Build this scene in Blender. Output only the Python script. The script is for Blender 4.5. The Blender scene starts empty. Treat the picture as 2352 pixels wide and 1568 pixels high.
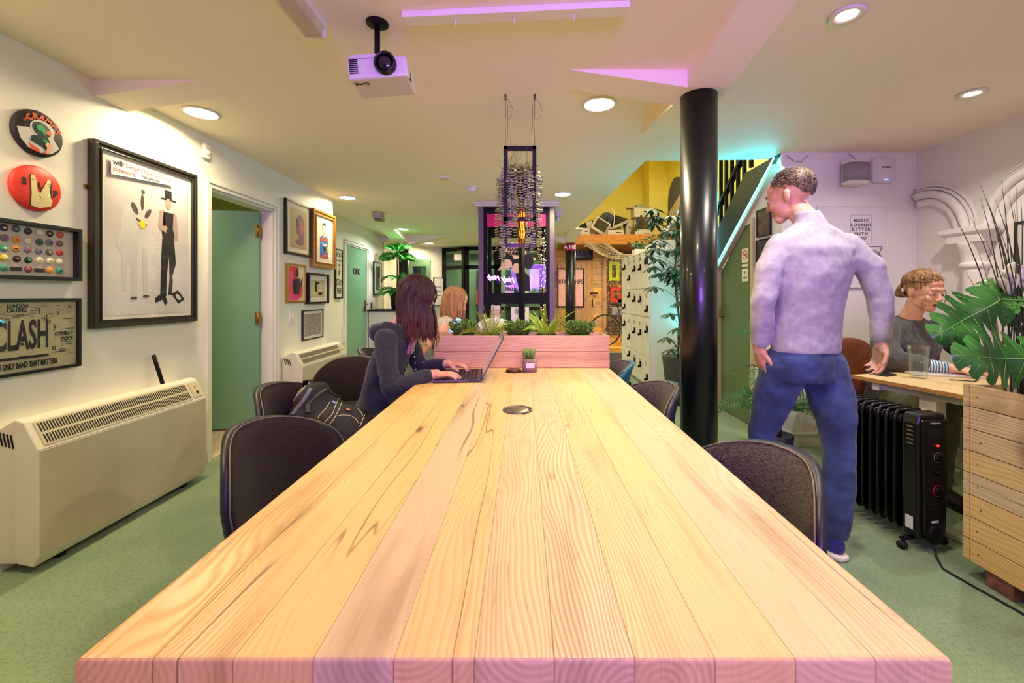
import bpy, bmesh, math, random
from mathutils import Vector, Matrix, Euler
rnd = random.Random(7)
SC = bpy.context.scene
COL = SC.collection
PI = math.pi

# ------------------------------------------------------------------ camera, world, exposure
cam_d = bpy.data.cameras.new('camera'); cam_d.sensor_width = 36; cam_d.lens = 15.0
cam_d.shift_x = -28/2352; cam_d.shift_y = -105/2352; cam_d.clip_start = .02
cam = bpy.data.objects.new('camera', cam_d); COL.objects.link(cam)
cam.location = (0, 0, 1.2); cam.rotation_euler = (PI/2, 0, 0)
SC.camera = cam
w = bpy.data.worlds.new('world'); SC.world = w; w.use_nodes = True
w.node_tree.nodes['Background'].inputs[0].default_value = (.05, .05, .08, 1)
w.node_tree.nodes['Background'].inputs[1].default_value = .5
SC.view_settings.view_transform = 'Standard'; SC.view_settings.look = 'None'
SC.view_settings.gamma = 1; SC.view_settings.use_curve_mapping = False
SC.view_settings.exposure = -0.38
SC.cycles.max_bounces = 8; SC.cycles.diffuse_bounces = 4; SC.cycles.use_adaptive_sampling = True; SC.cycles.adaptive_threshold = .025; SC.cycles.sample_clamp_indirect = 6
SC.cycles.use_denoising = True; SC.cycles.transparent_max_bounces = 24
WARM = (1, .83, .52); COOL = (1, .93, .84)
ROOM_LIGHT = []
def area(name, loc, rot, size, energy, col, size_y=None, shape='RECTANGLE', spread=PI, parent=None):
    d = bpy.data.lights.new(name, 'AREA'); d.energy = energy; d.color = col; d.size = size; d.spread = spread
    if shape == 'DISK': d.shape = 'DISK'
    elif size_y: d.shape = 'RECTANGLE'; d.size_y = size_y
    o = bpy.data.objects.new(name, d); COL.objects.link(o); o.location = loc; o.rotation_euler = rot
    if parent: o.parent = parent
    return o
# violet light from the shop window behind the camera
area('window_light', (.25, -2.2, 1.8), (math.radians(88), 0, math.radians(0)), 1.3, 40, (.40, .13, 1.0), .7, spread=math.radians(66))
area('window_daylight', (1.6, -2.2, 1.6), (math.radians(98), 0, math.radians(-6)), 2.2, 20, (1, .93, .86), 1.1)
# unseen lamp added up high to light the yellow stairwell walls
area('stairwell_fill', (2.0, 6.2, 4.0), (0, 0, 0), 1.6, 150, (.98, 1, .96), 3.0)
# light in the side room behind the open green door, and the far lobby
area('side_room_light', (-3.3, 3.2, 2.2), (0, 0, 0), .7, 14, COOL, .7)
area('lobby_light', (-.6, 11.0, 2.2), (0, 0, 0), 2.2, 45, (.85, 1, .8), .8)

# ------------------------------------------------------------------ colour + node helpers
def lin(c):
    r = []
    for v in c[:3]:
        v = v/255
        r.append(v/12.92 if v <= .04045 else ((v+.055)/1.055)**2.4)
    return (*r, 1)
class NG:
    def __init__(s, name):
        s.m = bpy.data.materials.new(name); s.m.use_nodes = True
        s.t = s.m.node_tree; s.b = s.t.nodes['Principled BSDF']
    def n(s, ty, ins=None, **at):
        k = s.t.nodes.new(ty)
        for a, v in at.items(): setattr(k, a, v)
        for i, v in (ins or {}).items(): s.set(k, i, v)
        return k
    def set(s, k, i, v):
        sk = k.inputs[i]
        if hasattr(v, 'is_output') or isinstance(v, bpy.types.NodeSocket): s.t.links.new(v, sk)
        else: sk.default_value = v
    def M(s, op, a, b=0., c=0.):
        k = s.t.nodes.new('ShaderNodeMath'); k.operation = op
        for i, v in enumerate((a, b, c)): s.set(k, i, v)
        return k.outputs[0]
    def mix(s, f, a, b, blend='MIX'):
        k = s.t.nodes.new('ShaderNodeMix'); k.data_type = 'RGBA'; k.blend_type = blend
        s.set(k, 0, f); s.set(k, 6, a); s.set(k, 7, b); return k.outputs[2]
    def comb(s, x, y, z):
        k = s.t.nodes.new('ShaderNodeCombineXYZ')
        for i, v in enumerate((x, y, z)): s.set(k, i, v)
        return k.outputs[0]
    def noise(s, vec, scale, detail=2, rough=.5, dist=0):
        k = s.n('ShaderNodeTexNoise', {'Scale': scale, 'Detail': detail, 'Roughness': rough, 'Distortion': dist})
        if vec is not None: s.set(k, 'Vector', vec)
        return k.outputs[0]
    def ss(s, v, a, b):      # smooth 0..1 between a and b
        k = s.n('ShaderNodeMapRange', {0: v, 1: a, 2: b, 3: 0., 4: 1.}, interpolation_type='SMOOTHSTEP'); return k.outputs[0]
    def obj(s): return s.n('ShaderNodeTexCoord').outputs['Object']
    def bump(s, h, strength=.3, dist=.01):
        k = s.n('ShaderNodeBump', {'Strength': strength, 'Distance': dist, 'Height': h}); s.set(s.b, 'Normal', k.outputs[0])
    def out(s, **kw):
        for k, v in kw.items(): s.set(s.b, k.replace('_', ' '), v)
        return s.m
def mat(name, c, rough=.5, metal=0., var=0., vscale=20, bump=0., bscale=80, emit=None, estr=0., alpha=None, trans=0., ior=1.45, sheen=0., coat=0., bdist=.004):
    g = NG(name); c = lin(c)
    g.out(Roughness=rough, Metallic=metal, IOR=ior)
    g.b.inputs['Base Color'].default_value = c
    if var:
        n = g.noise(g.obj(), vscale, 3)
        d = tuple(x*(1-var) for x in c[:3])+(1,); e = tuple(min(1, x*(1+var)) for x in c[:3])+(1,)
        g.out(Base_Color=g.mix(g.ss(n, .3, .7), d, e))
    if bump: g.bump(g.noise(g.obj(), bscale, 3), bump, bdist)
    if emit is not None:
        g.b.inputs['Emission Color'].default_value = lin(emit); g.b.inputs['Emission Strength'].default_value = estr
    if trans: g.b.inputs['Transmission Weight'].default_value = trans
    if sheen: g.b.inputs['Sheen Weight'].default_value = sheen; g.b.inputs['Sheen Roughness'].default_value = .4
    if coat: g.b.inputs['Coat Weight'].default_value = coat
    return g.m
def wood(name, c1, c2, across, along, pw, off=0., freq=70., knots=.35, dark=(92, 62, 38), seam=.5, tint=.28, rough=.5, grey=0., endgrain=False, bump=.15, along_len=None, rk=.75, wa=16., be=5.):
    g = NG(name); o = g.obj()
    sep = g.n('ShaderNodeSeparateXYZ', {0: o}).outputs
    A, L = sep[across], sep[along]
    a = g.M('DIVIDE', g.M('SUBTRACT', A, off), pw)
    idx = g.M('FLOOR', a); fr = g.M('FRACT', a)
    wn = g.n('ShaderNodeTexWhiteNoise', {'W': g.M('ADD', idx, .37)}, noise_dimensions='1D').outputs
    r1 = wn[0]; wc = g.n('ShaderNodeSeparateColor', {0: wn[1]}).outputs
    L2 = g.M('ADD', L, g.M('MULTIPLY', r1, 9.))
    warp = g.noise(g.comb(g.M('MULTIPLY', A, 5.), g.M('MULTIPLY', L2, 1.1), g.M('MULTIPLY', idx, 3.1)), 1., 2, .5)
    vk = g.n('ShaderNodeTexVoronoi', {'Vector': g.comb(g.M('MULTIPLY', A, 9.), g.M('MULTIPLY', L2, 2.6), g.M('MULTIPLY', idx, 5.3)), 'Scale': 1., 'Randomness': .9})
    d = vk.outputs['Distance']; kr = g.n('ShaderNodeSeparateColor', {0: vk.outputs['Color']}).outputs[0]
    mask = g.M('GREATER_THAN', kr, 1-knots)
    bend = g.M('MULTIPLY', g.M('SUBTRACT', 1., g.ss(d, 0., .55)), mask)
    knot = g.M('MULTIPLY', g.M('SUBTRACT', 1., g.ss(d, .035, .12)), mask)
    halo = g.M('MULTIPLY', g.M('SUBTRACT', 1., g.ss(d, .08, .3)), mask)
    ph = g.M('ADD', g.M('ADD', g.M('MULTIPLY', A, freq), g.M('MULTIPLY', warp, wa)), g.M('MULTIPLY', bend, be))
    ring = g.M('MULTIPLY', g.M('ADD', g.M('SINE', g.M('MULTIPLY', ph, 6.2832)), 1.), .5)
    ring = g.M('POWER', ring, 2.2)
    if endgrain:
        geo = g.n('ShaderNodeNewGeometry').outputs['Normal']
        ny = g.M('GREATER_THAN', g.M('ABSOLUTE', g.n('ShaderNodeSeparateXYZ', {0: geo}).outputs[along]), .6)
        ux = g.M('ADD', g.M('SUBTRACT', fr, .5), g.M('MULTIPLY', g.M('SUBTRACT', wc[0], .5), 1.8))
        uz = g.M('ADD', g.M('DIVIDE', sep[2], pw), g.M('SUBTRACT', g.M('MULTIPLY', wc[1], 1.6), 8.7))
        rr = g.M('SQRT', g.M('ADD', g.M('MULTIPLY', ux, ux), g.M('MULTIPLY', uz, uz)))
        rr = g.M('ADD', rr, g.M('MULTIPLY', g.noise(o, 25, 2), .05))
        er = g.M('MULTIPLY', g.M('ADD', g.M('SINE', g.M('MULTIPLY', rr, 62.)), 1.), .5)
        ring = g.M('ADD', g.M('MULTIPLY', er, ny), g.M('MULTIPLY', ring, g.M('SUBTRACT', 1., ny)))
    fine = g.noise(g.comb(g.M('MULTIPLY', A, 260.), g.M('MULTIPLY', L2, 5.), idx), 1., 2)
    speck = g.noise(g.comb(g.M('MULTIPLY', A, 120.), g.M('MULTIPLY', L2, 14.), idx), 1., 1)
    strong = g.M('ADD', .12, g.M('MULTIPLY', g.M('POWER', wc[2], 1.6), .95))
    f = g.M('ADD', g.M('MULTIPLY', g.M('MULTIPLY', ring, strong), rk), g.M('MULTIPLY', g.M('SUBTRACT', fine, .5), .55))
    col = g.mix(f, lin(c1), lin(c2))
    big = g.noise(g.comb(g.M('MULTIPLY', A, 14.), g.M('MULTIPLY', L2, 1.5), idx), 1., 3)
    col = g.mix(g.M('MULTIPLY', g.ss(big, .52, .75), .45), col, lin(tuple(int(v*.78) for v in c2)))
    tn = g.n('ShaderNodeHueSaturation', {'Hue': .5, 'Saturation': g.M('ADD', .86, g.M('MULTIPLY', wc[0], .26)), 'Value': g.M('ADD', 1-tint*.55, g.M('MULTIPLY', r1, tint)), 'Fac': 1., 'Color': col}).outputs[0]
    col = g.mix(g.M('MULTIPLY', g.ss(speck, .67, .8), .35), tn, lin(dark))
    col = g.mix(g.M('MULTIPLY', halo, .30), col, lin(tuple(int(v*.72) for v in c2)))
    col = g.mix(g.M('MULTIPLY', knot, .8), col, lin(dark))
    cn = g.noise(g.comb(g.M('MULTIPLY', A, 11.), g.M('MULTIPLY', L2, .55), idx), 1., 2, .4); cm = g.noise(g.comb(g.M('MULTIPLY', A, 5.), g.M('MULTIPLY', L2, 1.2), g.M('ADD', idx, 40.)), 1., 1)
    crack = g.M('MULTIPLY', g.M('SUBTRACT', 1., g.ss(g.M('ABSOLUTE', g.M('SUBTRACT', cn, .5)), .001, .007)), g.ss(cm, .5, .6))
    col = g.mix(g.M('MULTIPLY', crack, .7), col, lin(dark))
    e = g.M('MINIMUM', fr, g.M('SUBTRACT', 1., fr))
    sm = g.M('SUBTRACT', 1., g.ss(e, .0, .014 if seam < .9 else .03))
    if along_len:
        l2 = g.M('FRACT', g.M('DIVIDE', g.M('ADD', L, g.M('MULTIPLY', r1, 3.)), along_len))
        sm = g.M('MAXIMUM', sm, g.M('LESS_THAN', l2, .006))
    col = g.mix(g.M('MULTIPLY', sm, seam), col, lin(tuple(int(v*.5) for v in dark)))
    g.out(Base_Color=col, Roughness=g.M('ADD', rough, g.M('MULTIPLY', ring, .12)))
    g.bump(g.M('SUBTRACT', g.M('SUBTRACT', 1., g.M('MULTIPLY', ring, .6)), g.M('MULTIPLY', sm, 1.)), bump, .003)
    return g.m

# ------------------------------------------------------------------ mesh helpers
def basis(d):
    d = Vector(d).normalized(); a = Vector((0, 0, 1)) if abs(d.z) < .95 else Vector((1, 0, 0))
    u = d.cross(a).normalized(); return u, d.cross(u).normalized(), d
class MB:
    def __init__(s): s.v = []; s.f = []; s.m = []; s.s = []
    def add(s, vs, fs, mi=0, sm=False):
        b = len(s.v); s.v += [tuple(v) for v in vs]
        for f in fs: s.f.append([b+i for i in f]); s.m.append(mi); s.s.append(sm)
        return s
    def box(s, x0, x1, y0, y1, z0, z1, mi=0):
        vs = [(x, y, z) for x in (x0, x1) for y in (y0, y1) for z in (z0, z1)]
        return s.add(vs, [(0, 1, 3, 2), (4, 6, 7, 5), (0, 4, 5, 1), (2, 3, 7, 6), (0, 2, 6, 4), (1, 5, 7, 3)], mi)
    def obox(s, c, size, R=None, mi=0):
        R = R if R is not None else Matrix.Identity(3); c = Vector(c); hx, hy, hz = (k/2 for k in size)
        vs = [c + R @ Vector((x, y, z)) for x in (-hx, hx) for y in (-hy, hy) for z in (-hz, hz)]
        return s.add(vs, [(0, 1, 3, 2), (4, 6, 7, 5), (0, 4, 5, 1), (2, 3, 7, 6), (0, 2, 6, 4), (1, 5, 7, 3)], mi)
    def bar(s, p0, p1, w, h, mi=0, up=(0, 0, 1)):
        p0 = Vector(p0); p1 = Vector(p1); d = (p1-p0); L = d.length; d.normalize()
        u = d.cross(Vector(up)); u = u.normalized() if u.length > 1e-4 else Vector((1, 0, 0)); n = u.cross(d)
        R = Matrix((u, d, n)).transposed()
        return s.obox((p0+p1)/2, (w, L, h), R, mi)
    def tube(s, pts, r, seg=8, mi=0, caps=True, sm=True, flat=1.):
        pts = [Vector(p) for p in pts]; n = len(pts)
        if not hasattr(r, '__len__'): r = [r]*n
        vs = []; u = None
        for i, p in enumerate(pts):
            d = (pts[min(i+1, n-1)] - pts[max(i-1, 0)])
            if d.length < 1e-9: d = Vector((0, 0, 1))
            d.normalize()
            if u is None: u, v, _ = basis(d)
            else:
                u = (u - d*u.dot(d)); u = u.normalized() if u.length > 1e-6 else basis(d)[0]
                v = d.cross(u)
            for k in range(seg):
                a = 2*PI*k/seg; vs.append(p + u*math.cos(a)*r[i] + v*math.sin(a)*r[i]*flat)
        fs = [(i*seg+k, i*seg+(k+1) % seg, (i+1)*seg+(k+1) % seg, (i+1)*seg+k) for i in range(n-1) for k in range(seg)]
        if caps: fs += [tuple(range(seg))[::-1], tuple((n-1)*seg+k for k in range(seg))]
        return s.add(vs, fs, mi, sm)
    def cyl(s, p0, p1, r0, r1=None, seg=16, mi=0, sm=True): return s.tube([p0, p1], [r0, r0 if r1 is None else r1], seg, mi, True, sm)
    def ell(s, c, r, R=None, seg=14, rings=9, mi=0):
        R = R if R is not None else Matrix.Identity(3); c = Vector(c)
        if not hasattr(r, '__len__'): r = (r, r, r)
        vs = [c + R @ Vector((0, 0, -r[2]))]
        for i in range(1, rings):
            t = -PI/2 + PI*i/rings
            for k in range(seg):
                a = 2*PI*k/seg; vs.append(c + R @ Vector((r[0]*math.cos(t)*math.cos(a), r[1]*math.cos(t)*math.sin(a), r[2]*math.sin(t))))
        vs.append(c + R @ Vector((0, 0, r[2])))
        fs = [(0, 1+(k+1) % seg, 1+k) for k in range(seg)]
        for i in range(rings-2):
            b = 1+i*seg; fs += [(b+k, b+(k+1) % seg, b+seg+(k+1) % seg, b+seg+k) for k in range(seg)]
        b = 1+(rings-2)*seg; fs += [(b+k, b+(k+1) % seg, len(vs)-1) for k in range(seg)]
        return s.add(vs, fs, mi, True)
    def limb(s, pts, rs, seg=14, mi=0):
        pts = [Vector(p) for p in pts]
        for i in range(len(pts)-1): s.tube([pts[i], pts[i+1]], [rs[i], rs[i+1]], seg, mi)
        for p, r in zip(pts, rs): s.ell(p, r, None, seg, 8, mi)
        return s
    def loft(s, secs, seg=20, mi=0, n=2.0):   # secs: (center, ux vector, uy vector)
        vs = []
        for c, ux, uy in secs:
            c = Vector(c); ux = Vector(ux); uy = Vector(uy)
            for k in range(seg):
                a = 2*PI*k/seg; ca, sa = math.cos(a), math.sin(a)
                vs.append(c + ux*math.copysign(abs(ca)**(2/n), ca) + uy*math.copysign(abs(sa)**(2/n), sa))
        N = len(secs)
        fs = [(i*seg+k, i*seg+(k+1) % seg, (i+1)*seg+(k+1) % seg, (i+1)*seg+k) for i in range(N-1) for k in range(seg)]
        fs += [tuple(range(seg))[::-1], tuple((N-1)*seg+k for k in range(seg))]
        return s.add(vs, fs, mi, True)
    def lathe(s, prof, c=(0, 0, 0), seg=24, mi=0, R=None, sm=True, close=False):
        R = R if R is not None else Matrix.Identity(3); c = Vector(c); vs = []
        for r, z in prof:
            for k in range(seg):
                a = 2*PI*k/seg; vs.append(c + R @ Vector((r*math.cos(a), r*math.sin(a), z)))
        n = len(prof)
        fs = [(i*seg+k, i*seg+(k+1) % seg, (i+1)*seg+(k+1) % seg, (i+1)*seg+k) for i in range(n-1) for k in range(seg)]
        if close: fs += [((n-1)*seg+k, (n-1)*seg+(k+1) % seg, (k+1) % seg, k) for k in range(seg)]
        else:
            if prof[0][0] > 1e-6: fs.append(tuple(range(seg))[::-1])
            if prof[-1][0] > 1e-6: fs.append(tuple((n-1)*seg+k for k in range(seg)))
        return s.add(vs, fs, mi, sm)
    def prism(s, poly, o, u, v, n, t, mi=0):   # polygon in (u,v) at o, thickness t along n
        o = Vector(o); u = Vector(u); v = Vector(v); n = Vector(n); k = len(poly)
        a = [o+u*x+v*y for x, y in poly]; b = [p+n*t for p in a]
        return s.add(a+b, [tuple(range(k))[::-1], tuple(range(k, 2*k))]+[(i, (i+1) % k, k+(i+1) % k, k+i) for i in range(k)], mi)
    def build(s, name, mats, parent=None, bevel=0., world=False, seg=2, weld=False, subsurf=0, **props):
        me = bpy.data.meshes.new(name); me.from_pydata(s.v, [], s.f)
        if not isinstance(mats, (list, tuple)): mats = [mats]
        for m in mats: me.materials.append(m)
        me.polygons.foreach_set('material_index', s.m); me.polygons.foreach_set('use_smooth', s.s)
        bm = bmesh.new(); bm.from_mesh(me)
        if weld: bmesh.ops.remove_doubles(bm, verts=bm.verts, dist=weld)
        bmesh.ops.recalc_face_normals(bm, faces=bm.faces); bm.to_mesh(me); bm.free(); me.update()
        o = bpy.data.objects.new(name, me); COL.objects.link(o)
        if parent is not None:
            o.parent = parent
            if world: o.matrix_parent_inverse = (Matrix.Translation(parent.location) @ parent.rotation_euler.to_matrix().to_4x4()).inverted()
        if bevel:
            b = o.modifiers.new('bevel', 'BEVEL'); b.width = bevel; b.segments = seg; b.limit_method = 'ANGLE'; b.angle_limit = .6
        if subsurf:
            b = o.modifiers.new('sub', 'SUBSURF'); b.levels = b.render_levels = subsurf
        for k, v in props.items(): o[k] = v
        return o
def tag(o, label, cat, group=None):
    o['label'] = label; o['category'] = cat
    if group: o['group'] = group
    return o
def thing(name, label, cat, loc=(0, 0, 0), rz=0., group=None):
    o = bpy.data.objects.new(name, None); COL.objects.link(o); o.location = loc; o.rotation_euler = (0, 0, rz); o.empty_display_size = .05
    return tag(o, label, cat, group)
def struct(o): o['kind'] = 'structure'; return o
def dup(root, loc=None, rz=None, label=None, group=None):
    m = {}
    def cp(o, par):
        c = o.copy(); COL.objects.link(c)
        if par is not None: c.parent = par; c.matrix_parent_inverse = o.matrix_parent_inverse.copy()
        for ch in list(kids.get(o, [])): cp(ch, c)
        return c
    kids = {}
    for o in bpy.data.objects:
        if o.parent: kids.setdefault(o.parent, []).append(o)
    r = cp(root, None)
    if loc is not None: r.location = loc
    if rz is not None: r.rotation_euler = (0, 0, rz)
    if label: r['label'] = label
    if group: r['group'] = group
    return r
def baked(o):
    dg = bpy.context.evaluated_depsgraph_get()
    me = bpy.data.meshes.new_from_object(o.evaluated_get(dg)); old = o.data
    o.modifiers.clear(); o.data = me; me.name = o.name
    return o
def fused(mb, name, m, parent=None, voxel=.006, smooth=4, world=True, fac=.5, disp=None):
    o = mb.build(name, m, parent, world=world)
    r = o.modifiers.new('r', 'REMESH'); r.mode = 'VOXEL'; r.voxel_size = voxel; r.use_smooth_shade = True
    if smooth:
        k = o.modifiers.new('s', 'SMOOTH'); k.factor = fac; k.iterations = smooth
    baked(o)
    return o
def text(s, size, m, parent, loc, rot=(PI/2, 0, 0), align='CENTER', name='lettering', ext=.0006, shear=0., sx=1., bold=0., spacing=1., line=1., neon=0.):
    c = bpy.data.curves.new('t', 'FONT'); c.body = s; c.size = size; c.align_x = align; c.align_y = 'CENTER'; c.extrude = ext
    c.shear = shear; c.offset = bold; c.space_character = spacing; c.space_line = line; c.resolution_u = 3
    if neon: c.fill_mode = 'NONE'; c.bevel_depth = neon; c.extrude = 0; c.bevel_resolution = 1
    t = bpy.data.objects.new('t', c); COL.objects.link(t)
    dg = bpy.context.evaluated_depsgraph_get(); dg.update()
    me = bpy.data.meshes.new_from_object(t.evaluated_get(dg)); me.name = name
    bpy.data.objects.remove(t)
    me.materials.clear(); me.materials.append(m)
    for v in me.vertices: v.co.x *= sx
    o = bpy.data.objects.new(name, me); COL.objects.link(o); o.location = loc; o.rotation_euler = rot
    if parent is not None: o.parent = parent
    return o
def at(px, py, Y): return Vector(((px-1204)/980*Y, Y, 1.2-(py-679)/980*Y))
def lerp(a, b, t): return a+(b-a)*t
# ------------------------------------------------------------------ materials
m_white = mat('white_paint', (238, 232, 214), .55, bump=.08, bscale=60)
m_ceil = mat('ceiling_paint', (250, 236, 214), .7, bump=.05, bscale=40)
m_lilacwall = mat('plaster_white', (235, 228, 222), .6, bump=.08, bscale=50)
m_gloss_white = mat('white_gloss', (232, 226, 212), .3)
m_green = mat('green_paint', (118, 158, 124), .42, var=.04, vscale=3)
m_olive = mat('olive_green_paint', (104, 122, 84), .45, var=.04, vscale=3)
m_yellow = mat('yellow_paint', (240, 220, 96), .6, var=.04, vscale=2)
m_limewall = mat('lime_wall', (176, 190, 100), .6)
m_black = mat('black_metal', (14, 13, 14), .55); m_black.node_tree.nodes['Principled BSDF'].inputs['Specular IOR Level'].default_value = .2
m_blackgloss = mat('black_gloss', (9, 8, 9), .34, coat=.15)
m_blackmatte = mat('black_matte', (20, 19, 20), .7)
m_darkgreen = mat('dark_green_paint', (34, 50, 42), .5)
m_steel = mat('brushed_steel', (112, 104, 98), .5, 1.0, bump=.05, bscale=300)
m_chrome = mat('chrome', (205, 200, 195), .15, 1.0)
m_brass = mat('brass', (150, 116, 62), .35, .9)
m_glass = mat('clear_glass', (255, 255, 255), .0, trans=1., ior=1.45)
def thin_glass(name, tint=(255, 255, 255), refl=.0):
    g = NG(name); t = g.t; out = t.nodes['Material Output']
    tr = g.n('ShaderNodeBsdfTransparent', {0: lin(tint)}); gl = g.n('ShaderNodeBsdfGlossy', {'Roughness': .02})
    lw = g.M('POWER', g.n('ShaderNodeLayerWeight', {0: .5}).outputs['Facing'], 3.)
    mx = g.n('ShaderNodeMixShader', {0: g.M('ADD', g.M('MULTIPLY', lw, .5), refl*.3+.012), 1: tr.outputs[0], 2: gl.outputs[0]})
    t.links.new(mx.outputs[0], out.inputs[0]); return g.m
m_pane = thin_glass('window_glass')
m_poster_glass = thin_glass('picture_glass', refl=.03)
# carpet
g = NG('green_carpet'); o_ = g.obj()
n1 = g.noise(o_, 1.3, 4, .6); n2 = g.noise(o_, 330, 2); n3 = g.noise(o_, 70, 4, .7)
c_ = g.mix(g.ss(n1, .3, .7), lin((124, 150, 112)), lin((156, 176, 128)))
c_ = g.mix(g.M('MULTIPLY', g.ss(n2, .3, .75), .5), c_, lin((78, 98, 76)))
c_ = g.mix(g.M('MULTIPLY', g.ss(n3, .45, .65), .5), c_, lin((92, 114, 88)))
g.bump(g.M('ADD', n2, g.M('MULTIPLY', n3, .5)), .5, .006)
m_carpet = g.out(Base_Color=c_, Roughness=.95, Sheen_Weight=.2)
m_table = wood('reclaimed_pine_top', (228, 190, 130), (166, 120, 68), 0, 1, .0997, -.561, freq=95., wa=26., be=9., rk=.38, knots=.2, dark=(96, 66, 42), tint=.2, rough=.36, endgrain=True, bump=.3)
m_plankbox = wood('planter_pine', (214, 176, 134), (180, 132, 92), 2, 0, .101, .7505, freq=50., rk=.35, wa=12., be=6., knots=.28, dark=(98, 62, 44), tint=.12, seam=.9, bump=.3)
m_pallet = wood('pallet_wood', (220, 186, 134), (182, 140, 90), 2, 1, .0935, .075, freq=50., rk=.4, wa=12., be=6., knots=.3, dark=(86, 54, 30), tint=.16, seam=.9, bump=.3)
m_palletwall = wood('pallet_wall_boards', (214, 166, 96), (166, 112, 56), 2, 0, .155, 0, freq=8., knots=.4, dark=(52, 30, 16), tint=.55, seam=1., along_len=1.1, bump=.4)
m_beamwood = wood('loft_beam_wood', (196, 132, 68), (150, 92, 44), 2, 0, .2, 2.25, freq=12., knots=.4, dark=(70, 40, 20), tint=.1)
m_doorboards = wood('door_boards', (190, 142, 80), (146, 98, 50), 0, 2, .12, 0, freq=8., knots=.4, dark=(60, 36, 20), tint=.3, seam=.9)
m_ply = wood('desk_top_ply', (222, 196, 152), (206, 174, 128), 0, 1, 2., 0, freq=9., knots=.0, tint=.02, seam=0., rough=.35, bump=.03)
m_plyedge = mat('ply_edge', (176, 126, 72), .6, var=.25, vscale=140)
m_herring = wood('herringbone_floor', (206, 182, 148), (176, 146, 110), 0, 1, .09, 0, freq=16., knots=.1, tint=.3, seam=.8, along_len=.45)
m_darkwoodframe = mat('dark_wood_frame', (30, 25, 22), .4, var=.3, vscale=60)
m_concrete = mat('grey_pot', (86, 80, 76), .8, var=.1, vscale=20)

# ------------------------------------------------------------------ the setting
H = 2.35
struct(MB().box(-3.9, 3.4, -2.5, 12.2, -.12, 0).build('floor', m_carpet))
struct(MB().box(-3.86, -2.30, 2.4, 4.9, 0, .004).build('floor_side_room', m_herring))
cl = MB().prism([(-3.9, -2.5), (3.4, -2.5), (3.4, 3.56), (1.035, 3.64), (.76, 9.9), (.76, 12.2), (-3.9, 12.2)], (0, 0, H), (1, 0, 0), (0, 1, 0), (0, 0, 1), .28)
struct(cl.build('ceiling', m_ceil))
# left wall with the doorway
L = -2.29
wl = MB().box(L-.12, L, -2.5, 3.105, 0, H).box(L-.12, L, 3.90, 5.10, 0, H).box(L-.12, L, 3.105, 3.90, 1.985, H)
struct(wl.build('wall_left', m_white))
wf = MB().box(-2.84, -2.72, 5.10, 6.50, 0, H).box(-2.84, -2.72, 7.42, 8.25, 0, H).box(-2.84, -2.72, 6.5, 7.42, 2.0, H).box(-2.84, -2.41, 5.0, 5.10, 0, H)
struct(wf.build('wall_left_corridor', m_white))
# side room seen through the open door
sr = MB().box(-3.98, -3.86, 2.3, 4.95, 0, H).box(-3.86, -2.41, 4.9, 4.95, 0, H)
struct(sr.build('wall_side_room', m_limewall))
struct(MB().box(-3.86, -2.41, 2.3, 2.4, 0, H).build('wall_side_room_near', m_white))
# architraves and linings
def arch_trim(name, x, y0, y1, ztop, wv=.065, t=.018, m=m_gloss_white, lining=.12):
    mb = MB()
    mb.box(x, x+t, y0-wv, y0, 0, ztop+wv).box(x, x+t, y1, y1+wv, 0, ztop+wv).box(x, x+t, y0, y1, ztop, ztop+wv)
    mb.box(x+t, x+t+.008, y0-wv, y0-wv+.02, 0, ztop+wv).box(x+t, x+t+.008, y1+wv-.02, y1+wv, 0, ztop+wv).box(x+t, x+t+.008, y0-wv+.02, y1+wv-.02, ztop+wv-.02, ztop+wv)
    if lining: mb.box(x-lining, x, y0-.001, y0+.02, 0, ztop).box(x-lining, x, y1-.02, y1+.001, 0, ztop).box(x-lining, x, y0+.02, y1-.02, ztop-.02, ztop+.001)
    return struct(mb.build(name, m, bevel=.003))
arch_trim('trim_1', L, 3.105, 3.90, 1.985, .05)
arch_trim('trim_2', -2.72, 6.50, 7.42, 2.0)
# open green door
a = math.atan2(-.10, -.73); hx, hy = -2.385, 3.845
R = Matrix.Rotation(a, 3, 'Z')
d1 = MB().obox(Vector((hx, hy, .985)) + R @ Vector((.37, 0, 0)), (.74, .044, 1.94), R).build('door_1', m_green, bevel=.002); struct(d1)
for z in (1.78, 1.0, .22):
    struct(MB().box(-2.40, -2.37, 3.80, 3.85, z-.05, z+.05).cyl((-2.372, 3.80, z-.052), (-2.372, 3.80, z+.052), .007).build('door_hinge', m_brass, d1))
# closed washroom door
d2 = struct(MB().box(-2.775, -2.735, 6.52, 7.40, .008, 1.98).build('door_2', m_green))
h = MB().box(-2.735, -2.727, 7.30, 7.345, .93, 1.12).cyl((-2.73, 7.322, 1.06), (-2.68, 7.322, 1.06), .009).cyl((-2.685, 7.322, 1.06), (-2.685, 7.21, 1.06), .008)
struct(h.build('door_handle', m_brass, d2))
for i, yy in enumerate((6.86, 6.96, 7.06)):
    Rx = Matrix.Rotation(PI/2, 3, 'Y')
    q = struct(MB().lathe([(.048, 0), (.048, .006)], (-2.735, yy, 1.60), 20, 0, Rx, sm=False).build('door_badge', m_blackmatte, d2))
    s_ = MB().box(-2.7285, -2.7275, yy-.008, yy+.008, 1.575, 1.605); s_.ell((-2.728, yy, 1.618), (.001, .009, .009)); struct(s_.build('door_badge_symbol', m_white, d2))
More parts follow.
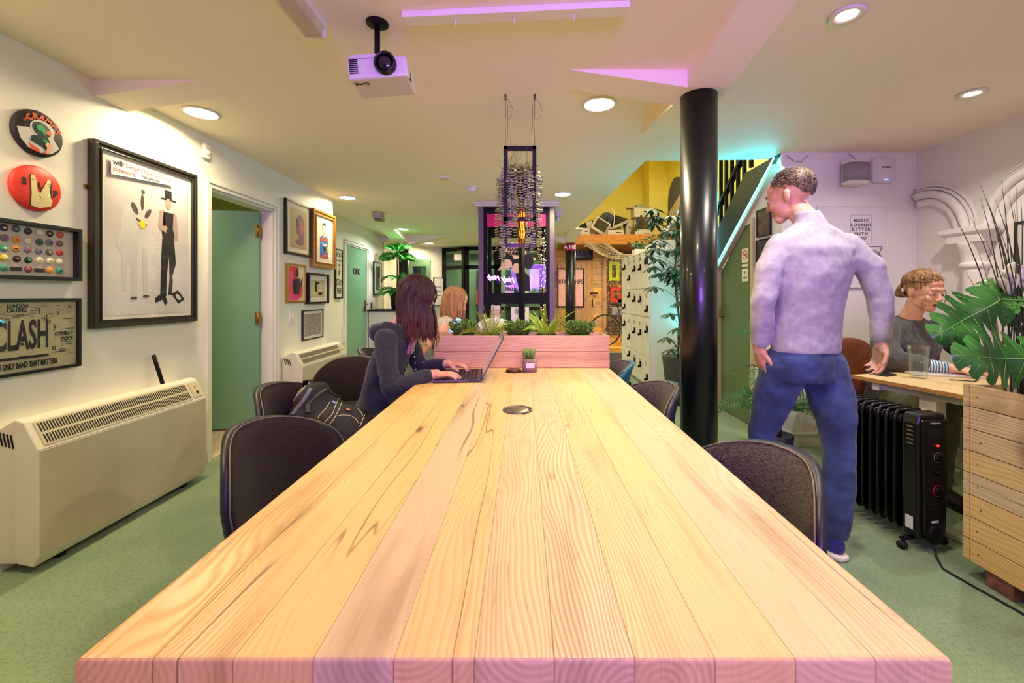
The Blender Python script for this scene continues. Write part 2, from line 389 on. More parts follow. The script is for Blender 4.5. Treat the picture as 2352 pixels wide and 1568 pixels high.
# far left: short return, angled wall, glazed screens and lobby
struct(MB().box(-3.02, -2.90, 8.25, 9.3, 0, H).box(-2.90, -2.72, 8.2, 8.25, 0, H).build('wall_far_left', m_white))
fa = MB().prism([(-2.98, 9.1), (-2.9, 9.05), (-2.55, 9.46), (-2.55, 9.6)], (0, 0, 0), (1, 0, 0), (0, 1, 0), (0, 0, 1), H)
fa.prism([(-2.14, 9.96), (-1.95, 10.18), (-1.95, 10.34), (-2.16, 10.1)], (0, 0, 0), (1, 0, 0), (0, 1, 0), (0, 0, 1), H)
fa.prism([(-2.55, 9.46), (-2.14, 9.96), (-2.16, 10.1), (-2.55, 9.6)], (0, 0, 2.02), (1, 0, 0), (0, 1, 0), (0, 0, 1), H-2.02)
struct(fa.build('wall_far_angled', m_white))
struct(MB().bar((-2.56, 9.46, 1.0), (-2.52, 9.50, 1.0), .05, 2.06).bar((-2.17, 9.93, 1.0), (-2.13, 9.97, 1.0), .05, 2.06).bar((-2.56, 9.46, 2.03), (-2.13, 9.96, 2.03), .03, .07).build('trim_3', m_gloss_white))
def glazed(name, p0, p1, z0, z1, rails, fw=.07, m=m_black, mull=()):
    p0 = Vector((*p0, 0)); p1 = Vector((*p1, 0)); mb = MB(); up = Vector((0, 0, 1)); d = (p1-p0).normalized()
    for p in [p0+d*fw/2, p1-d*fw/2]+[p0.lerp(p1, t) for t in mull]: mb.bar(p+up*z0, p+up*z1, fw, .06, 0, up=(-d.y, d.x, 0))
    for z in (z0+fw/2, z1-fw/2, *rails): mb.bar(p0+up*z, p1+up*z, .06, fw)
    f = struct(mb.build(name, m))
    q = MB(); n = Vector((-d.y, d.x, 0))
    a_ = p0+d*fw; b_ = p1-d*fw
    q.add([a_+up*(z0+fw), b_+up*(z0+fw), b_+up*(z1-fw), a_+up*(z1-fw)], [(0, 1, 2, 3)])
    struct(q.build('window_pane', m_pane, f)); return f
glazed('window_1', (-1.95, 10.2), (-1.36, 9.85), 0, 2.33, (1.86, .95), .085)
glazed('window_2', (-1.36, 9.85), (-.62, 9.85), 0, 2.33, (1.86,), .085)
glazed('window_3', (-.62, 9.85), (.44, 9.85), 0, 2.33, (1.86, .9), .085, mull=(.5,))
lob = MB().box(-2.6, .8, 11.7, 11.8, 0, H).box(-2.6, -2.5, 10.3, 11.7, 0, H)
struct(lob.build('wall_lobby', mat('lobby_green_wall', (122, 148, 104), .6)))
dd = MB().box(-1.30, -.86, 11.62, 11.70, 0, 1.9).box(-.5, .0, 11.62, 11.7, 0, 1.9); struct(dd.build('door_3', m_darkgreen))
# pallet wood far wall
struct(MB().box(.44, 3.27, 9.9, 10.0, 0, 2.3).build('wall_far', m_palletwall))
struct(MB().box(.6, 3.27, 9.9, 10.0, 2.3, 4.4).build('wall_far_upper', m_yellow))
struct(MB().box(2.74, 3.15, 9.35, 9.9, 2.47, 4.4).build('wall_far_pier', m_yellow))
struct(MB().box(.55, .76, 3.6, 9.9, H+.28, 4.4).build('wall_stairwell_left', m_yellow))
struct(MB().box(.55, 3.4, 3.3, 3.5, H+.28, 4.4).build('wall_stairwell_near', m_yellow))
struct(MB().box(.55, 3.4, 3.3, 10.0, 4.4, 4.5).build('ceiling_stairwell', m_ceil))
# right wall, arcade added below
RX = 3.15
struct(MB().box(RX, RX+.12, -2.5, 9.9, 0, H).build('wall_right', m_lilacwall))
struct(MB().box(RX, RX+.12, 3.5, 9.9, H, 4.4).build('wall_right_upper', m_yellow))
struct(MB().box(2.07, RX, 3.43, 3.53, 0, H).build('wall_back', m_lilacwall))
# wall under the stairs with the olive door
SB = lambda y: 1.51+(4.53-y)*.766      # lower edge of the stringer
def sprism(y0, y1, z0, f, x=2.07, t=.06): # panel in the X plane whose top follows f
    return [(y0, z0), (y1, z0), (y1, f(y1)), (y0, f(y0))]
mb = MB()
mb.prism([(3.53, 0), (3.83, 0), (3.83, SB(3.83)), (3.53, SB(3.53))], (2.07, 0, 0), (0, 1, 0), (0, 0, 1), (1, 0, 0), .1)
mb.prism([(3.83, 1.86), (4.05, 1.86), (4.05, SB(4.05)), (3.83, SB(3.83))], (2.07, 0, 0), (0, 1, 0), (0, 0, 1), (1, 0, 0), .1)
mb.prism([(4.56, 0), (6.48, 0), (6.48, .02), (4.56, SB(4.56))], (2.07, 0, 0), (0, 1, 0), (0, 0, 1), (1, 0, 0), .1)
struct(mb.build('wall_under_stairs', m_lilacwall))
d4 = struct(MB().prism([(3.86, .01), (4.53, .01), (4.53, SB(4.53)-.07), (4.02, 1.86), (3.86, 1.86)], (2.085, 0, 0), (0, 1, 0), (0, 0, 1), (1, 0, 0), .05).build('door_4', m_olive))
struct(MB().cyl((2.085, 4.46, .98), (2.04, 4.46, .98), .008).cyl((2.045, 4.46, .98), (2.045, 4.46, 1.09), .007).build('door_handle', m_brass, d4))
tm = MB().box(2.05, 2.085, 3.83, 3.87, 0, 1.9).box(2.05, 2.085, 4.52, 4.56, 0, SB(4.54))
tm.bar((2.062, 4.55, SB(4.55)-.03), (2.062, 3.50, SB(3.50)-.03), .03, .05, up=(1, 0, 0))
struct(tm.build('trim_4', mat('cream_trim', (206, 184, 150), .45)))
struct(MB().box(2.07, RX, 3.412, 3.43, 0, .085).box(2.075, RX, 3.405, 3.43, .085, .10).build('baseboard_back', m_gloss_white))
bl = MB().box(L, L+.016, -2.4, 3.05, 0, .08).box(L, L+.016, 3.97, 5.1, 0, .08); struct(bl.build('baseboard_left', m_gloss_white))
struct(MB().box(-2.72, -2.704, 5.1, 6.43, 0, .1).box(-2.72, -2.704, 7.49, 8.2, 0, .1).build('baseboard_corridor', m_gloss_white))
# staircase
st = thing('staircase', 'black staircase rising towards the ceiling behind the round pillar', 'staircase', (2.5, 5.0, 0))
mb = MB(); ns = 12
for i in range(ns):
    y1 = 6.4-i*.245; z1 = (i+1)*.187
    mb.box(2.13, 2.98, y1-.27, y1, z1-.03, z1).box(2.13, 2.98, y1-.015, y1, z1-.187, z1-.03)
mb.build('steps', mat('stair_carpet', (44, 44, 46), .8), st, world=True)
MB().prism([(6.48, SB(6.48)+.02), (3.44, min(SB(3.44), 2.34)), (3.44, 2.345), (3.98, 2.345), (6.48, SB(6.48)+.44)], (2.06, 0, 0), (0, 1, 0), (0, 0, 1), (1, 0, 0), .05).build('stringer', m_darkgreen, st, world=True)
for i in range(20):
    y = 6.2-i*.12
    zt = min(SB(y)+1.32, 3.3)
    MB().box(2.07, 2.10, y-.016, y+.016, SB(y)+.40, zt).build('baluster', m_black, st, world=True)
MB().bar((2.085, 6.3, SB(6.3)+.66), (2.085, 3.7, SB(3.7)+.66), .035, .05, up=(1, 0, 0)).build('mid_rail', m_black, st, world=True)
MB().bar((2.085, 6.3, SB(6.3)+1.34), (2.085, 3.9, SB(3.9)+1.34), .05, .06, up=(1, 0, 0)).build('handrail', m_black, st, world=True)
# rear wall with shop window (behind the camera)
rw = MB().box(-3.4, 3.27, -2.5, -2.4, 0, .9).box(-3.4, 3.27, -2.5, -2.4, 2.15, H).box(-3.4, -2.0, -2.5, -2.4, .9, 2.15).box(2.6, 3.27, -2.5, -2.4, .9, 2.15)
struct(rw.build('wall_rear', m_white))
# beams: haunched steelwork encased in plaster round each pillar
def wedge(p):  # list of (bottom quad, top quad) corner points -> closed hexahedron
    return MB().add(p, [(0, 1, 2, 3), (7, 6, 5, 4), (0, 4, 5, 1), (1, 5, 6, 2), (2, 6, 7, 3), (3, 7, 4, 0)])
def haunch(x0, x1, y0, y1, axis, s, dz=.09, top=H+.01):
    # soffit deep at the s=0 end, meeting the ceiling at the other
    zs = {(0, 0): top-dz-.01, (1, 0): top-.011, (0, 1): top-.011, (1, 1): top-dz-.01}
    if axis == 'x': za, zb = (top-dz-.01, H-.001) if s == 0 else (H-.001, top-dz-.01); z = [za, zb, zb, za]
    else: za, zb = (top-dz-.01, H-.001) if s == 0 else (H-.001, top-dz-.01); z = [za, za, zb, zb]
    b = [(x0, y0, z[0]), (x1, y0, z[1]), (x1, y1, z[2]), (x0, y1, z[3])]
    return wedge(b+[(x, y, top) for x, y, _ in b])
def addw(mb, o): mb.add(o.v, o.f); return mb
bm_ = MB()
addw(bm_, haunch(.235, .83, 2.17, 2.37, 'x', 1)); addw(bm_, haunch(.83, 1.05, 1.50, 2.17, 'y', 1))
addw(bm_, haunch(.83, 1.05, 2.37, 3.03, 'y', 0)); bm_.box(.83, 1.05, 2.17, 2.37, H-.09, H+.005)
struct(bm_.build('ceiling_haunch_pillar', m_ceil))
struct(haunch(L, -1.71, 2.27, 2.46, 'x', 0).build('ceiling_haunch_left', m_ceil))
fh = MB(); addw(fh, haunch(-2.72, -2.45, 8.15, 8.35, 'x', 0, .12)); addw(fh, haunch(-2.2, -1.45, 8.15, 8.35, 'x', 0, .17)); addw(fh, haunch(-2.45, -2.2, 7.0, 8.15, 'y', 1, .17)); fh.box(-2.45, -2.2, 8.15, 8.35, H-.17, H+.005)
struct(fh.build('ceiling_haunch_far_left', m_ceil))
fh = MB(); addw(fh, haunch(.35, .79, 8.3, 8.5, 'x', 1, .12)); fh.box(.79, 1.0, 8.3, 8.5, H-.12, H+.2); addw(fh, haunch(.79, 1.0, 7.3, 8.3, 'y', 1, .12))
struct(fh.build('ceiling_haunch_far', m_ceil))
# round pillars
def pillar(x, y, r, z1, label, group='round black pillars'):
    return tag(MB().cyl((x, y, 0), (x, y, z1), r, r, 48).build('pillar', m_blackgloss), label, 'pillar', group)
pillar(.928, 2.27, .093, 2.262, 'thick glossy black round pillar beside the big table')
pf = pillar(.91, 8.4, .10, 2.232, 'distant black round pillar with a magenta band near its top')
MB().lathe([(.1015, 2.08), (.1015, 2.22)], (.91, 8.4, 0), 40, close=False).build('band', mat('magenta_band', (196, 22, 96), .5), pf, label='magenta band with white letters')
text('A HE', .11, m_white, pf, (.89, 8.294, 2.145), ext=.001, bold=.001)
pillar(-2.33, 8.25, .095, 2.182, 'distant black round pillar behind the artificial palm')
tag(MB().cyl((-.03, 5.02, 0), (-.03, 5.02, H), .038, .038, 24).build('steel_post', m_black), 'slim black post behind the hanging planter and the ferns', 'post')
# ------------------------------------------------------------------ plaster arcade on the right wall
ar = thing('blind_arcade', 'white plaster blind arcade with column and moulded arches on the right wall', 'arcade', (RX, 3.0, 0))
mb = MB()
def arch_band(mb, cy, cz, r0, r1, t0, prof, a0=0., a1=PI, n=32):
    pts = []
    for i in range(n+1):
        a = a0+(a1-a0)*i/n; pts.append((math.cos(a), math.sin(a)))
    for (ra, rb, d0) in prof:
        vs = []; 
        for c, s in pts:
            for r, d in ((ra, 0), (ra, d0*.7), (lerp(ra, rb, .25), d0), (lerp(ra, rb, .75), d0), (rb, d0*.7), (rb, 0)):
                vs.append((RX-d, cy+c*r, cz+s*r))
        k = 6; fs = [(i*k+j, i*k+j+1, (i+1)*k+j+1, (i+1)*k+j) for i in range(n) for j in range(k-1)]
        fs += [tuple(range(k)), tuple(n*k+j for j in range(k))]
        mb.add(vs, fs, 0, True)
prof = [(.30, .355, .055), (.36, .38, .03), (.24, .295, .035), (.385, .405, .02)]
Z0 = 1.66
arch_band(mb, 2.55, Z0, 0, 0, 0, prof); arch_band(mb, 1.75, Z0, 0, 0, 0, prof)
arch_band(mb, 3.35, Z0, 0, 0, 0, prof, PI*.45, PI)
mb.build('arch_moulding', m_lilacwall, ar, world=True)
for cy in (2.95, 2.15):
    c = MB().lathe([(.075, .12), (.07, .2), (.062, 1.36), (.066, 1.40)], (RX-.035, cy, 0), 24)
    c.build('column_shaft', m_lilacwall, ar, world=True)
    cp = MB().lathe([(.066, 1.385), (.08, 1.40), (.08, 1.42), (.066, 1.43), (.075, 1.50), (.09, 1.54), (.092, 1.57)], (RX-.035, cy, 0), 24)
    cp.box(RX-.12, RX, cy-.115, cy+.115, 1.565, 1.615)
    cp.add([(RX-.105, cy-.12, 1.60), (RX, cy-.12, 1.60), (RX, cy+.12, 1.60), (RX-.105, cy+.12, 1.60), (RX-.135, cy-.16, 1.635), (RX, cy-.16, 1.635), (RX, cy+.16, 1.635), (RX-.135, cy+.16, 1.635), (RX-.135, cy-.16, 1.67), (RX, cy-.16, 1.67), (RX, cy+.16, 1.67), (RX-.135, cy+.16, 1.67)],
           [(0, 1, 2, 3), (8, 9, 10, 11), (0, 4, 5, 1), (1, 5, 6, 2), (2, 6, 7, 3), (3, 7, 4, 0), (4, 8, 9, 5), (5, 9, 10, 6), (6, 10, 11, 7), (7, 11, 8, 4)])
    cp.build('capital', m_lilacwall, ar, world=True, bevel=.004)
    MB().box(RX-.12, RX, cy-.11, cy+.11, 0, .12).build('column_base', m_lilacwall, ar, world=True, bevel=.004)
# ------------------------------------------------------------------ ceiling fittings
m_diff = mat('lamp_diffuser', (255, 250, 235), .5, emit=(255, 240, 205), estr=9)
m_diffc = mat('cool_lamp_diffuser', (250, 250, 255), .5, emit=(245, 250, 240), estr=12)
def downlight(x, y, label, e=24, r=.088, col=WARM, md=None, group='recessed ceiling downlights', z=H):
    t = thing('ceiling_downlight', label, 'ceiling light', (x, y, z), 0, group)
    MB().lathe([(r, 0), (r+.016, 0), (r+.018, -.004), (r+.004, -.009), (r, -.007)], (0, 0, 0), 40, close=True).build('trim_ring', m_gloss_white, t)
    MB().lathe([(0, -.003), (r, -.003)], (0, 0, 0), 40).build('diffuser', md or m_diff, t)
    area('lamp', (0, 0, -.012), (0, 0, 0), r*1.9, e, col, shape='DISK', parent=t, spread=math.radians(165))
    return t
downlight(-2.03, 2.68, 'round ceiling downlight nearest the large framed poster')
downlight(.45, 2.56, 'round ceiling downlight left of the black pillar head')
downlight(-2.07, 5.0, 'round ceiling downlight above the group of small frames')
downlight(.434, 4.83, 'round ceiling downlight right of the hanging planter')
downlight(-2.09, 7.36, 'cool white ceiling downlight by the artificial palm', 34, col=(.9, 1, .9), md=m_diffc)
downlight(-2.07, 9.3, 'farthest ceiling downlight near the angled wall', 34)
downlight(-2.03, 1.2, 'ceiling downlight over the near storage heater', 22)
downlight(.3, 1.15, 'ceiling downlight over the near end of the table', 18)
downlight(-.2, 7.4, 'added ceiling downlight beyond the glass booth, brightening the far end', 34)  # extra downlight, added only to brighten the far room
for i_, x_ in enumerate((1.3, 2.4)): downlight(x_, 8.95, ('left' if i_ == 0 else 'right')+' added downlight under the loft ledge, brightening the bicycle corner', 22, .05, z=2.249)  # pair of lamps added to brighten the board wall and bicycle
m_diffs = mat('spot_diffuser', (255, 250, 240), .5, emit=(255, 244, 225), estr=14)
def spot(x, y, label, e=13):
    t = thing('eyeball_spotlight', label, 'ceiling light', (x, y, H), 0, 'small eyeball spotlights')
    MB().lathe([(.036, -.001), (.065, -.001), (.068, -.005), (.05, -.010), (.036, -.006)], (0, 0, 0), 32, close=True).build('trim_ring', m_gloss_white, t)
    MB().lathe([(0, -.004), (.036, -.004)], (0, 0, 0), 24).build('diffuser', m_diffs, t)
    area('lamp', (0, 0, -.014), (0, math.radians(8), 0), .07, e, COOL, shape='DISK', parent=t, spread=math.radians(150))
spot(1.318, 1.743, 'small eyeball spotlight nearer the camera, above the walking man', 16)
spot(2.54, 2.42, 'small eyeball spotlight above the seated woman in grey', 15)
spot(1.5, -.3, 'small eyeball spotlight over the near right floor', 14)
# fluorescent fitting
t = thing('strip_light', 'long ribbed fluorescent strip light fixed to the ceiling', 'ceiling light', (-.87, 1.3, H))
mb = MB().box(-.045, .045, -.9, .49, -.035, 0); mb.build('housing', m_gloss_white, t, bevel=.004)
mb = MB().prism([(-.04, 0), (.04, 0), (.036, -.03), (.02, -.042), (-.02, -.042), (-.036, -.03)], (0, -.88, -.035), (1, 0, 0), (0, 0, 1), (0, 1, 0), 1.35)
for i in range(13): mb.bar((-.036+i*.006, -.88, -.0775), (-.036+i*.006, .47, -.0775), .002, .002)
mb.build('ribbed_cover', mat('ribbed_cover', (206, 196, 172), .4, var=.1, vscale=15), t)
MB().box(-.043, .043, .47, .49, -.075, -.035).build('end_cap', m_gloss_white, t, bevel=.006)
# projector screen batten
t = thing('ceiling_batten', 'narrow pale batten on the ceiling with small hooks, violet front edge', 'batten', (-.04, 1.72, H), math.radians(-4))
MB().box(-.455, .455, -.03, .03, -.026, 0).build('board', m_white, t, bevel=.002)
for x in (-.24, 0, .24): MB().tube([(x, .0, -.026), (x, .0, -.045), (x, .008, -.05), (x, .012, -.042)], .0025, 6).build('hook', m_gloss_white, t)
# projector
m_proj = mat('projector_white', (214, 208, 206), .4)
t = thing('projector', 'white projector hanging from the ceiling on a black pole', 'projector', (-.60, 1.80, H))
pj = t
MB().lathe([(.046, 0), (.046, -.006), (.02, -.012), (.012, -.02)], (-.02, 0, 0), 32).build('ceiling_plate', m_black, t)
MB().cyl((-.02, 0, -.01), (-.02, 0, -.155), .0115, None, 16).build('pole', m_black, t)
MB().cyl((-.02, 0, -.15), (-.02, 0, -.185), .014).cyl((-.05, 0, -.165), (-.02, 0, -.172), .004).ell((-.055, 0, -.163), (.012, .006, .008)).build('mount_joint', m_chrome, t)
Rz = Matrix.Rotation(math.radians(3), 3, 'Z') @ Matrix.Rotation(math.radians(-6), 3, 'Y')
b = MB().obox((0.005, 0, -.232), (.238, .175, .085), Rz); b.build('body', m_proj, t, bevel=.012, seg=3)
b = MB().obox((-.05, .0, -.186), (.12, .17, .016), Rz); b.build('base_plate', m_proj, t, bevel=.004)
MB().lathe([(.043, -.02), (.043, .035), (.037, .04), (.033, .028), (.031, .02)], (.045, -.075, -.222), 32, 0, Matrix.Rotation(PI/2, 3, 'X')).build('lens_barrel', m_blackgloss, t)
MB().ell((.045, -.10, -.222), (.031, .012, .031)).build('lens', mat('lens_glass', (8, 8, 30), .03, coat=1.), t)
v = MB()
for i in range(8): v.obox(Vector((-.083, -.0928, -.232))+Rz @ Vector((0, 0, -.028+i*.0075)), (.034, .004, .0035), Rz)
v.build('vent_slots', m_blackmatte, t)
v = MB()
for i in range(7): v.obox(Vector((.1255, -.05, -.238))+Vector((0, i*.006, 0)), (.003, .003, .04), Rz)
v.build('side_vent', m_blackmatte, t)
text('BenQ', .024, m_blackmatte, t, Vector((.005, 0, -.232))+Rz @ Vector((-.075, -.05, -.0432)), (Rz @ Matrix.Rotation(PI, 3, 'X')).to_euler(), name='lettering', ext=.0012)
# small ceiling devices
tag(MB().cyl((-.405, 3.62+.35, H), (-.405, 3.97, H-.012), .06).cyl((-.405, 3.97, H-.012), (-.405, 3.97, H-.045), .05, .042, 24).build('smoke_detector', m_gloss_white), 'small round white smoke detector on the ceiling left of the planter', 'smoke detector')
smk = bpy.data.objects['smoke_detector']; smk.location = (-.02-.13, .55, 0)
tag(MB().box(-.82, -.72, 4.08, 4.2, H-.02, H).build('ceiling_sensor', m_gloss_white, bevel=.004), 'flat square white sensor plate on the ceiling', 'sensor')
t = thing('emergency_light', 'small grey boxed emergency light on the ceiling by the corridor', 'emergency light', (-2.02, 5.9, H))
MB().box(-.06, .06, -.09, .09, -.09, 0).build('housing', mat('grey_plastic', (176, 164, 156), .5), t, bevel=.008)
MB().box(-.04, .065, -.07, .08, -.12, -.09).build('lens_cover', m_glass, t, bevel=.006)
t = thing('motion_sensor', 'cream motion sensor on the left wall near the ceiling', 'sensor', (L, 3.05, 2.235))
MB().box(0, .03, -.03, .03, -.055, .055).build('housing', m_gloss_white, t, bevel=.01, seg=3)
MB().ell((.03, 0, -.012), (.014, .024, .022)).build('sensor_lens', mat('sensor_window', (224, 214, 198), .3), t)
MB().box(.03, .031, -.008, .012, .012, .016).build('red_lamp', mat('red_plastic', (214, 60, 40), .4), t)
t = thing('security_camera', 'small grey dome camera beside the glass booth', 'camera', (.45, 5.75, H))
MB().box(-.03, .05, -.04, .04, -.09, 0).build('bracket', m_proj, t, bevel=.008)
MB().ell((.0, -.02, -.12), (.035, .05, .04)).build('camera_head', m_proj, t)
# ------------------------------------------------------------------ hanging frame planter
m_purpleblack = mat('plum_black_frame', (18, 12, 24), .75)
t = thing('hanging_planter', 'black frame planter hung on wires with trailing grey green vines and filament bulb', 'hanging planter', (-.024, 2.5, 2.0))
def rframe(mb, c, w_, h_, y, bar, dep, taper=1., tilt=0):
    x0, x1 = -w_/2, w_/2
    zt, zb = h_/2, -h_/2
    P = [(x0, zt), (x1, zt), (x1*taper, zb), (x0*taper, zb)]
    for i in range(4):
        a = Vector((c[0]+P[i][0], y+tilt*(P[i][1]), c[2]+P[i][1])); b = Vector((c[0]+P[(i+1) % 4][0], y+tilt*(P[(i+1) % 4][1]), c[2]+P[(i+1) % 4][1]))
        d = (b-a).normalized(); a -= d*bar/2; b += d*bar/2
        mb.bar(a, b, dep if i % 2 == 0 else bar, bar if i % 2 == 0 else dep, up=(0, 0, 1) if i % 2 == 0 else (0, 1, 0))
f1 = MB(); rframe(f1, (0, 0, -.160), .166, .404, -.06, .020, .03); f1.build('front_frame', m_purpleblack, t)
f2 = MB(); rframe(f2, (0, 0, -.300), .215, .40, .07, .020, .03, .78, .10); f2.build('rear_frame', m_darkwoodframe, t)
tr = MB().box(-.075, .075, -.05, .07, -.215, -.205).box(-.08, -.07, -.05, .07, -.215, -.10).box(.07, .08, -.05, .07, -.215, -.10).box(-.07, .07, -.05, -.04, -.215, -.11).box(-.07, .07, .06, .07, -.215, -.11)
tr.build('plant_trough', m_blackmatte, t)
for x in (-.083, .083):
    MB().tube([(x, -.06, .05), (x, -.06, .335)], .0015, 6).build('wire', m_steel, t)
    MB().cyl((x, -.06, .32), (x, -.06, .35), .006).tube([(x, -.06, .33), (x+.03, -.06, .30), (x+.045, -.06, .25), (x+.02, -.06, .21), (x-.005, -.06, .225), (x+.012, -.06, .235)], .0012, 5).build('wire_clamp', m_steel, t)
    MB().tube([(x*.9, .07, -.09), (x*.9, .06, .345)], .0012, 6).build('wire', m_steel, t)
m_vine = mat('vine_leaf', (138, 146, 114), .55, var=.25, vscale=40)
m_vine2 = mat('vine_leaf_bright', (140, 150, 70), .55, var=.3, vscale=40)
m_stem = mat('stem_brown', (96, 84, 54), .7)
def leafq(mb, p, d, n, L_, W, mi=0, fold=.15):
    p = Vector(p); d = Vector(d).normalized(); n = Vector(n); s = d.cross(n)
    s = s.normalized() if s.length > 1e-4 else basis(d)[0]; n = s.cross(d)
    vs = [p, p+d*L_*.35+s*W*.5+n*W*fold, p+d*L_*.75+s*W*.38+n*W*fold*.6, p+d*L_-n*L_*.06, p+d*L_*.75-s*W*.38+n*W*fold*.6, p+d*L_*.35-s*W*.5+n*W*fold, p+d*L_*.5-n*W*.03]
    mb.add(vs, [(0, 1, 6), (1, 2, 6), (2, 3, 6), (3, 4, 6), (4, 5, 6), (5, 0, 6)], mi, True)
def rv(a=1.): return Vector((rnd.uniform(-a, a), rnd.uniform(-a, a), rnd.uniform(-a, a)))
vines = [(-.115, -.02, .42), (-.10, -.07, .55), (-.075, -.075, .30), (-.055, -.08, .22), (-.03, -.085, .28), (-.01, -.085, .33), (.015, -.08, .20), (.04, -.085, .27), (.062, -.085, .40), (.085, -.07, .45), (.105, -.03, .50), (.115, .02, .35), (-.12, .03, .47), (.10, -.055, .28), (-.09, -.05, .38), (.05, -.08, .31), (-.045, -.075, .36)]
for k, (x, y, L_) in enumerate(vines):
    mb = MB(); z = -.09+rnd.uniform(-.02, .02); pts = [Vector((x*.6, y*.4, z-.03)), Vector((x*.85, y*.8, z+.012)), Vector((x, y, z-.02))]
    n = int(L_/.0145); px = x; py = y
    for i in range(n):
        px += rnd.uniform(-.004, .004); py += rnd.uniform(-.003, .003); pts.append(Vector((px, py, z-.02-(i+1)*L_/n)))
    mb.tube(pts, .0012, 5, 1)
    for i, p in enumerate(pts[1:]):
        sz = .025*(1-.45*i/len(pts)); a = rnd.uniform(-.8, .8)
        for sg in (-1, 1):
            d = Vector((sg*math.cos(a), math.sin(a)*sg-.25, rnd.uniform(-.35, .25)))
            leafq(mb, p, d, Vector((0, -1, .45))+rv(.45), sz*rnd.uniform(.7, 1.1), sz*rnd.uniform(.45, .65))
    mb.build('vine', [m_vine if k % 5 else m_vine2, m_stem], t)
mb = MB()
for i in range(240):
    p = Vector((rnd.uniform(-.085, .085), rnd.uniform(-.07, .05), rnd.uniform(-.115, -.055)))
    leafq(mb, p, rv()+Vector((0, -.1, .4)), rv()*.8+Vector((0, -1, .3)), rnd.uniform(.018, .032), rnd.uniform(.015, .024))
mb.build('top_foliage', m_vine2, t)
mb = MB()
for i in range(22):
    p = Vector((rnd.uniform(-.09, .05), rnd.uniform(-.05, .05), -.09)); d = Vector((rnd.uniform(-.9, .5), rnd.uniform(-.3, .3), 1)).normalized(); pts = [p]
    for k in range(9): d = (d+rv(.35)+Vector((0, 0, .05))).normalized(); pts.append(pts[-1]+d*.022)
    mb.tube(pts, [.0016*(1-.09*k) for k in range(10)], 5)
mb.build('curly_twigs', mat('olive_twig', (98, 104, 50), .6), t)
# filament bulb
m_fil = mat('filament', (255, 150, 40), .5, emit=(255, 120, 25), estr=7)
MB().cyl((.012, .0, -.215), (.012, .0, -.30), .0165, .0165).build('lamp_holder', m_brass, t)
bb = MB().lathe([(.014, -.29), (.022, -.31), (.034, -.345), (.035, -.37), (.03, -.385), (.034, -.40), (.033, -.43), (.029, -.44), (.032, -.455), (.030, -.48), (.018, -.497), (0.0005, -.502)], (.012, 0, 0), 24)
bb.build('glass_bulb', thin_glass('amber_glass', (255, 226, 170), .2), t)
mb = MB()
for k in range(7):
    a = 2*PI*k/7; pts = [Vector((.012+math.cos(a+.15*math.sin(i*1.4))*(.012+.004*math.sin(i*1.1)), math.sin(a)*.013, -.31-i*.017)) for i in range(10)]
    mb.tube(pts, .0016, 5)
mb.build('filament', m_fil, t)
# ------------------------------------------------------------------ glass booth
t = thing('glass_booth', 'glazed black booth with steel corner trims and pink header band', 'booth', (-.095, 5.9, 0))
BX0, BX1, BY0, BY1 = -.567, .377, 5.30, 6.60
bh = 2.30
for x0, x1 in ((BX0, BX0+.065), (BX1-.065, BX1)):
    MB().box(x0, x1, BY0-.03, BY0+.05, 0, bh).build('steel_trim', m_steel, t, world=True, bevel=.003)
fr = MB()
for x in (BX0+.065, BX1-.105): fr.box(x, x+.04, BY0-.01, BY0+.06, 0, bh)
for z0, z1 in ((2.22, bh), (1.10, 1.235), (0, .12)): fr.box(BX0+.105, BX1-.105, BY0-.01, BY0+.06, z0, z1)
for x in (BX0, BX1-.06): fr.box(x, x+.06, BY1, BY1+.06, 0, bh)
for z0, z1 in ((2.1, bh), (1.12, 1.2), (0, .1)): fr.box(BX0+.06, BX1-.06, BY1, BY1+.06, z0, z1)
for x in (BX0+.01, BX1-.05):
    for z0, z1 in ((2.22, bh), (0, .12)): fr.box(x, x+.04, BY0+.06, BY1, z0, z1)
fr.build('frame', m_black, t, world=True)
gl = MB(); 
for a_, b_ in (((BX0+.1, BY0+.02), (BX1-.1, BY0+.02)), ((BX0+.06, BY1+.03), (BX1-.06, BY1+.03)), ((BX0+.03, BY0+.06), (BX0+.03, BY1)), ((BX1-.03, BY0+.06), (BX1-.03, BY1))):
    gl.add([(*a_, .12), (*b_, .12), (*b_, 2.22), (*a_, 2.22)], [(0, 1, 2, 3)])
gl.build('glazing', m_pane, t, world=True)
MB().box(BX0+.105, BX1-.105, BY0+.005, BY0+.012, 2.06, 2.22).build('pink_band', mat('pink_vinyl', (226, 16, 110), .5), t, world=True)
cr = MB()
cr.box(BX0-.06, BX1+.06, BY0-.10, BY1+.12, 2.325, 2.349).box(BX0-.04, BX1+.04, BY0-.075, BY1+.09, 2.30, 2.325)
cr.build('cornice', m_gloss_white, t, world=True, bevel=.006)
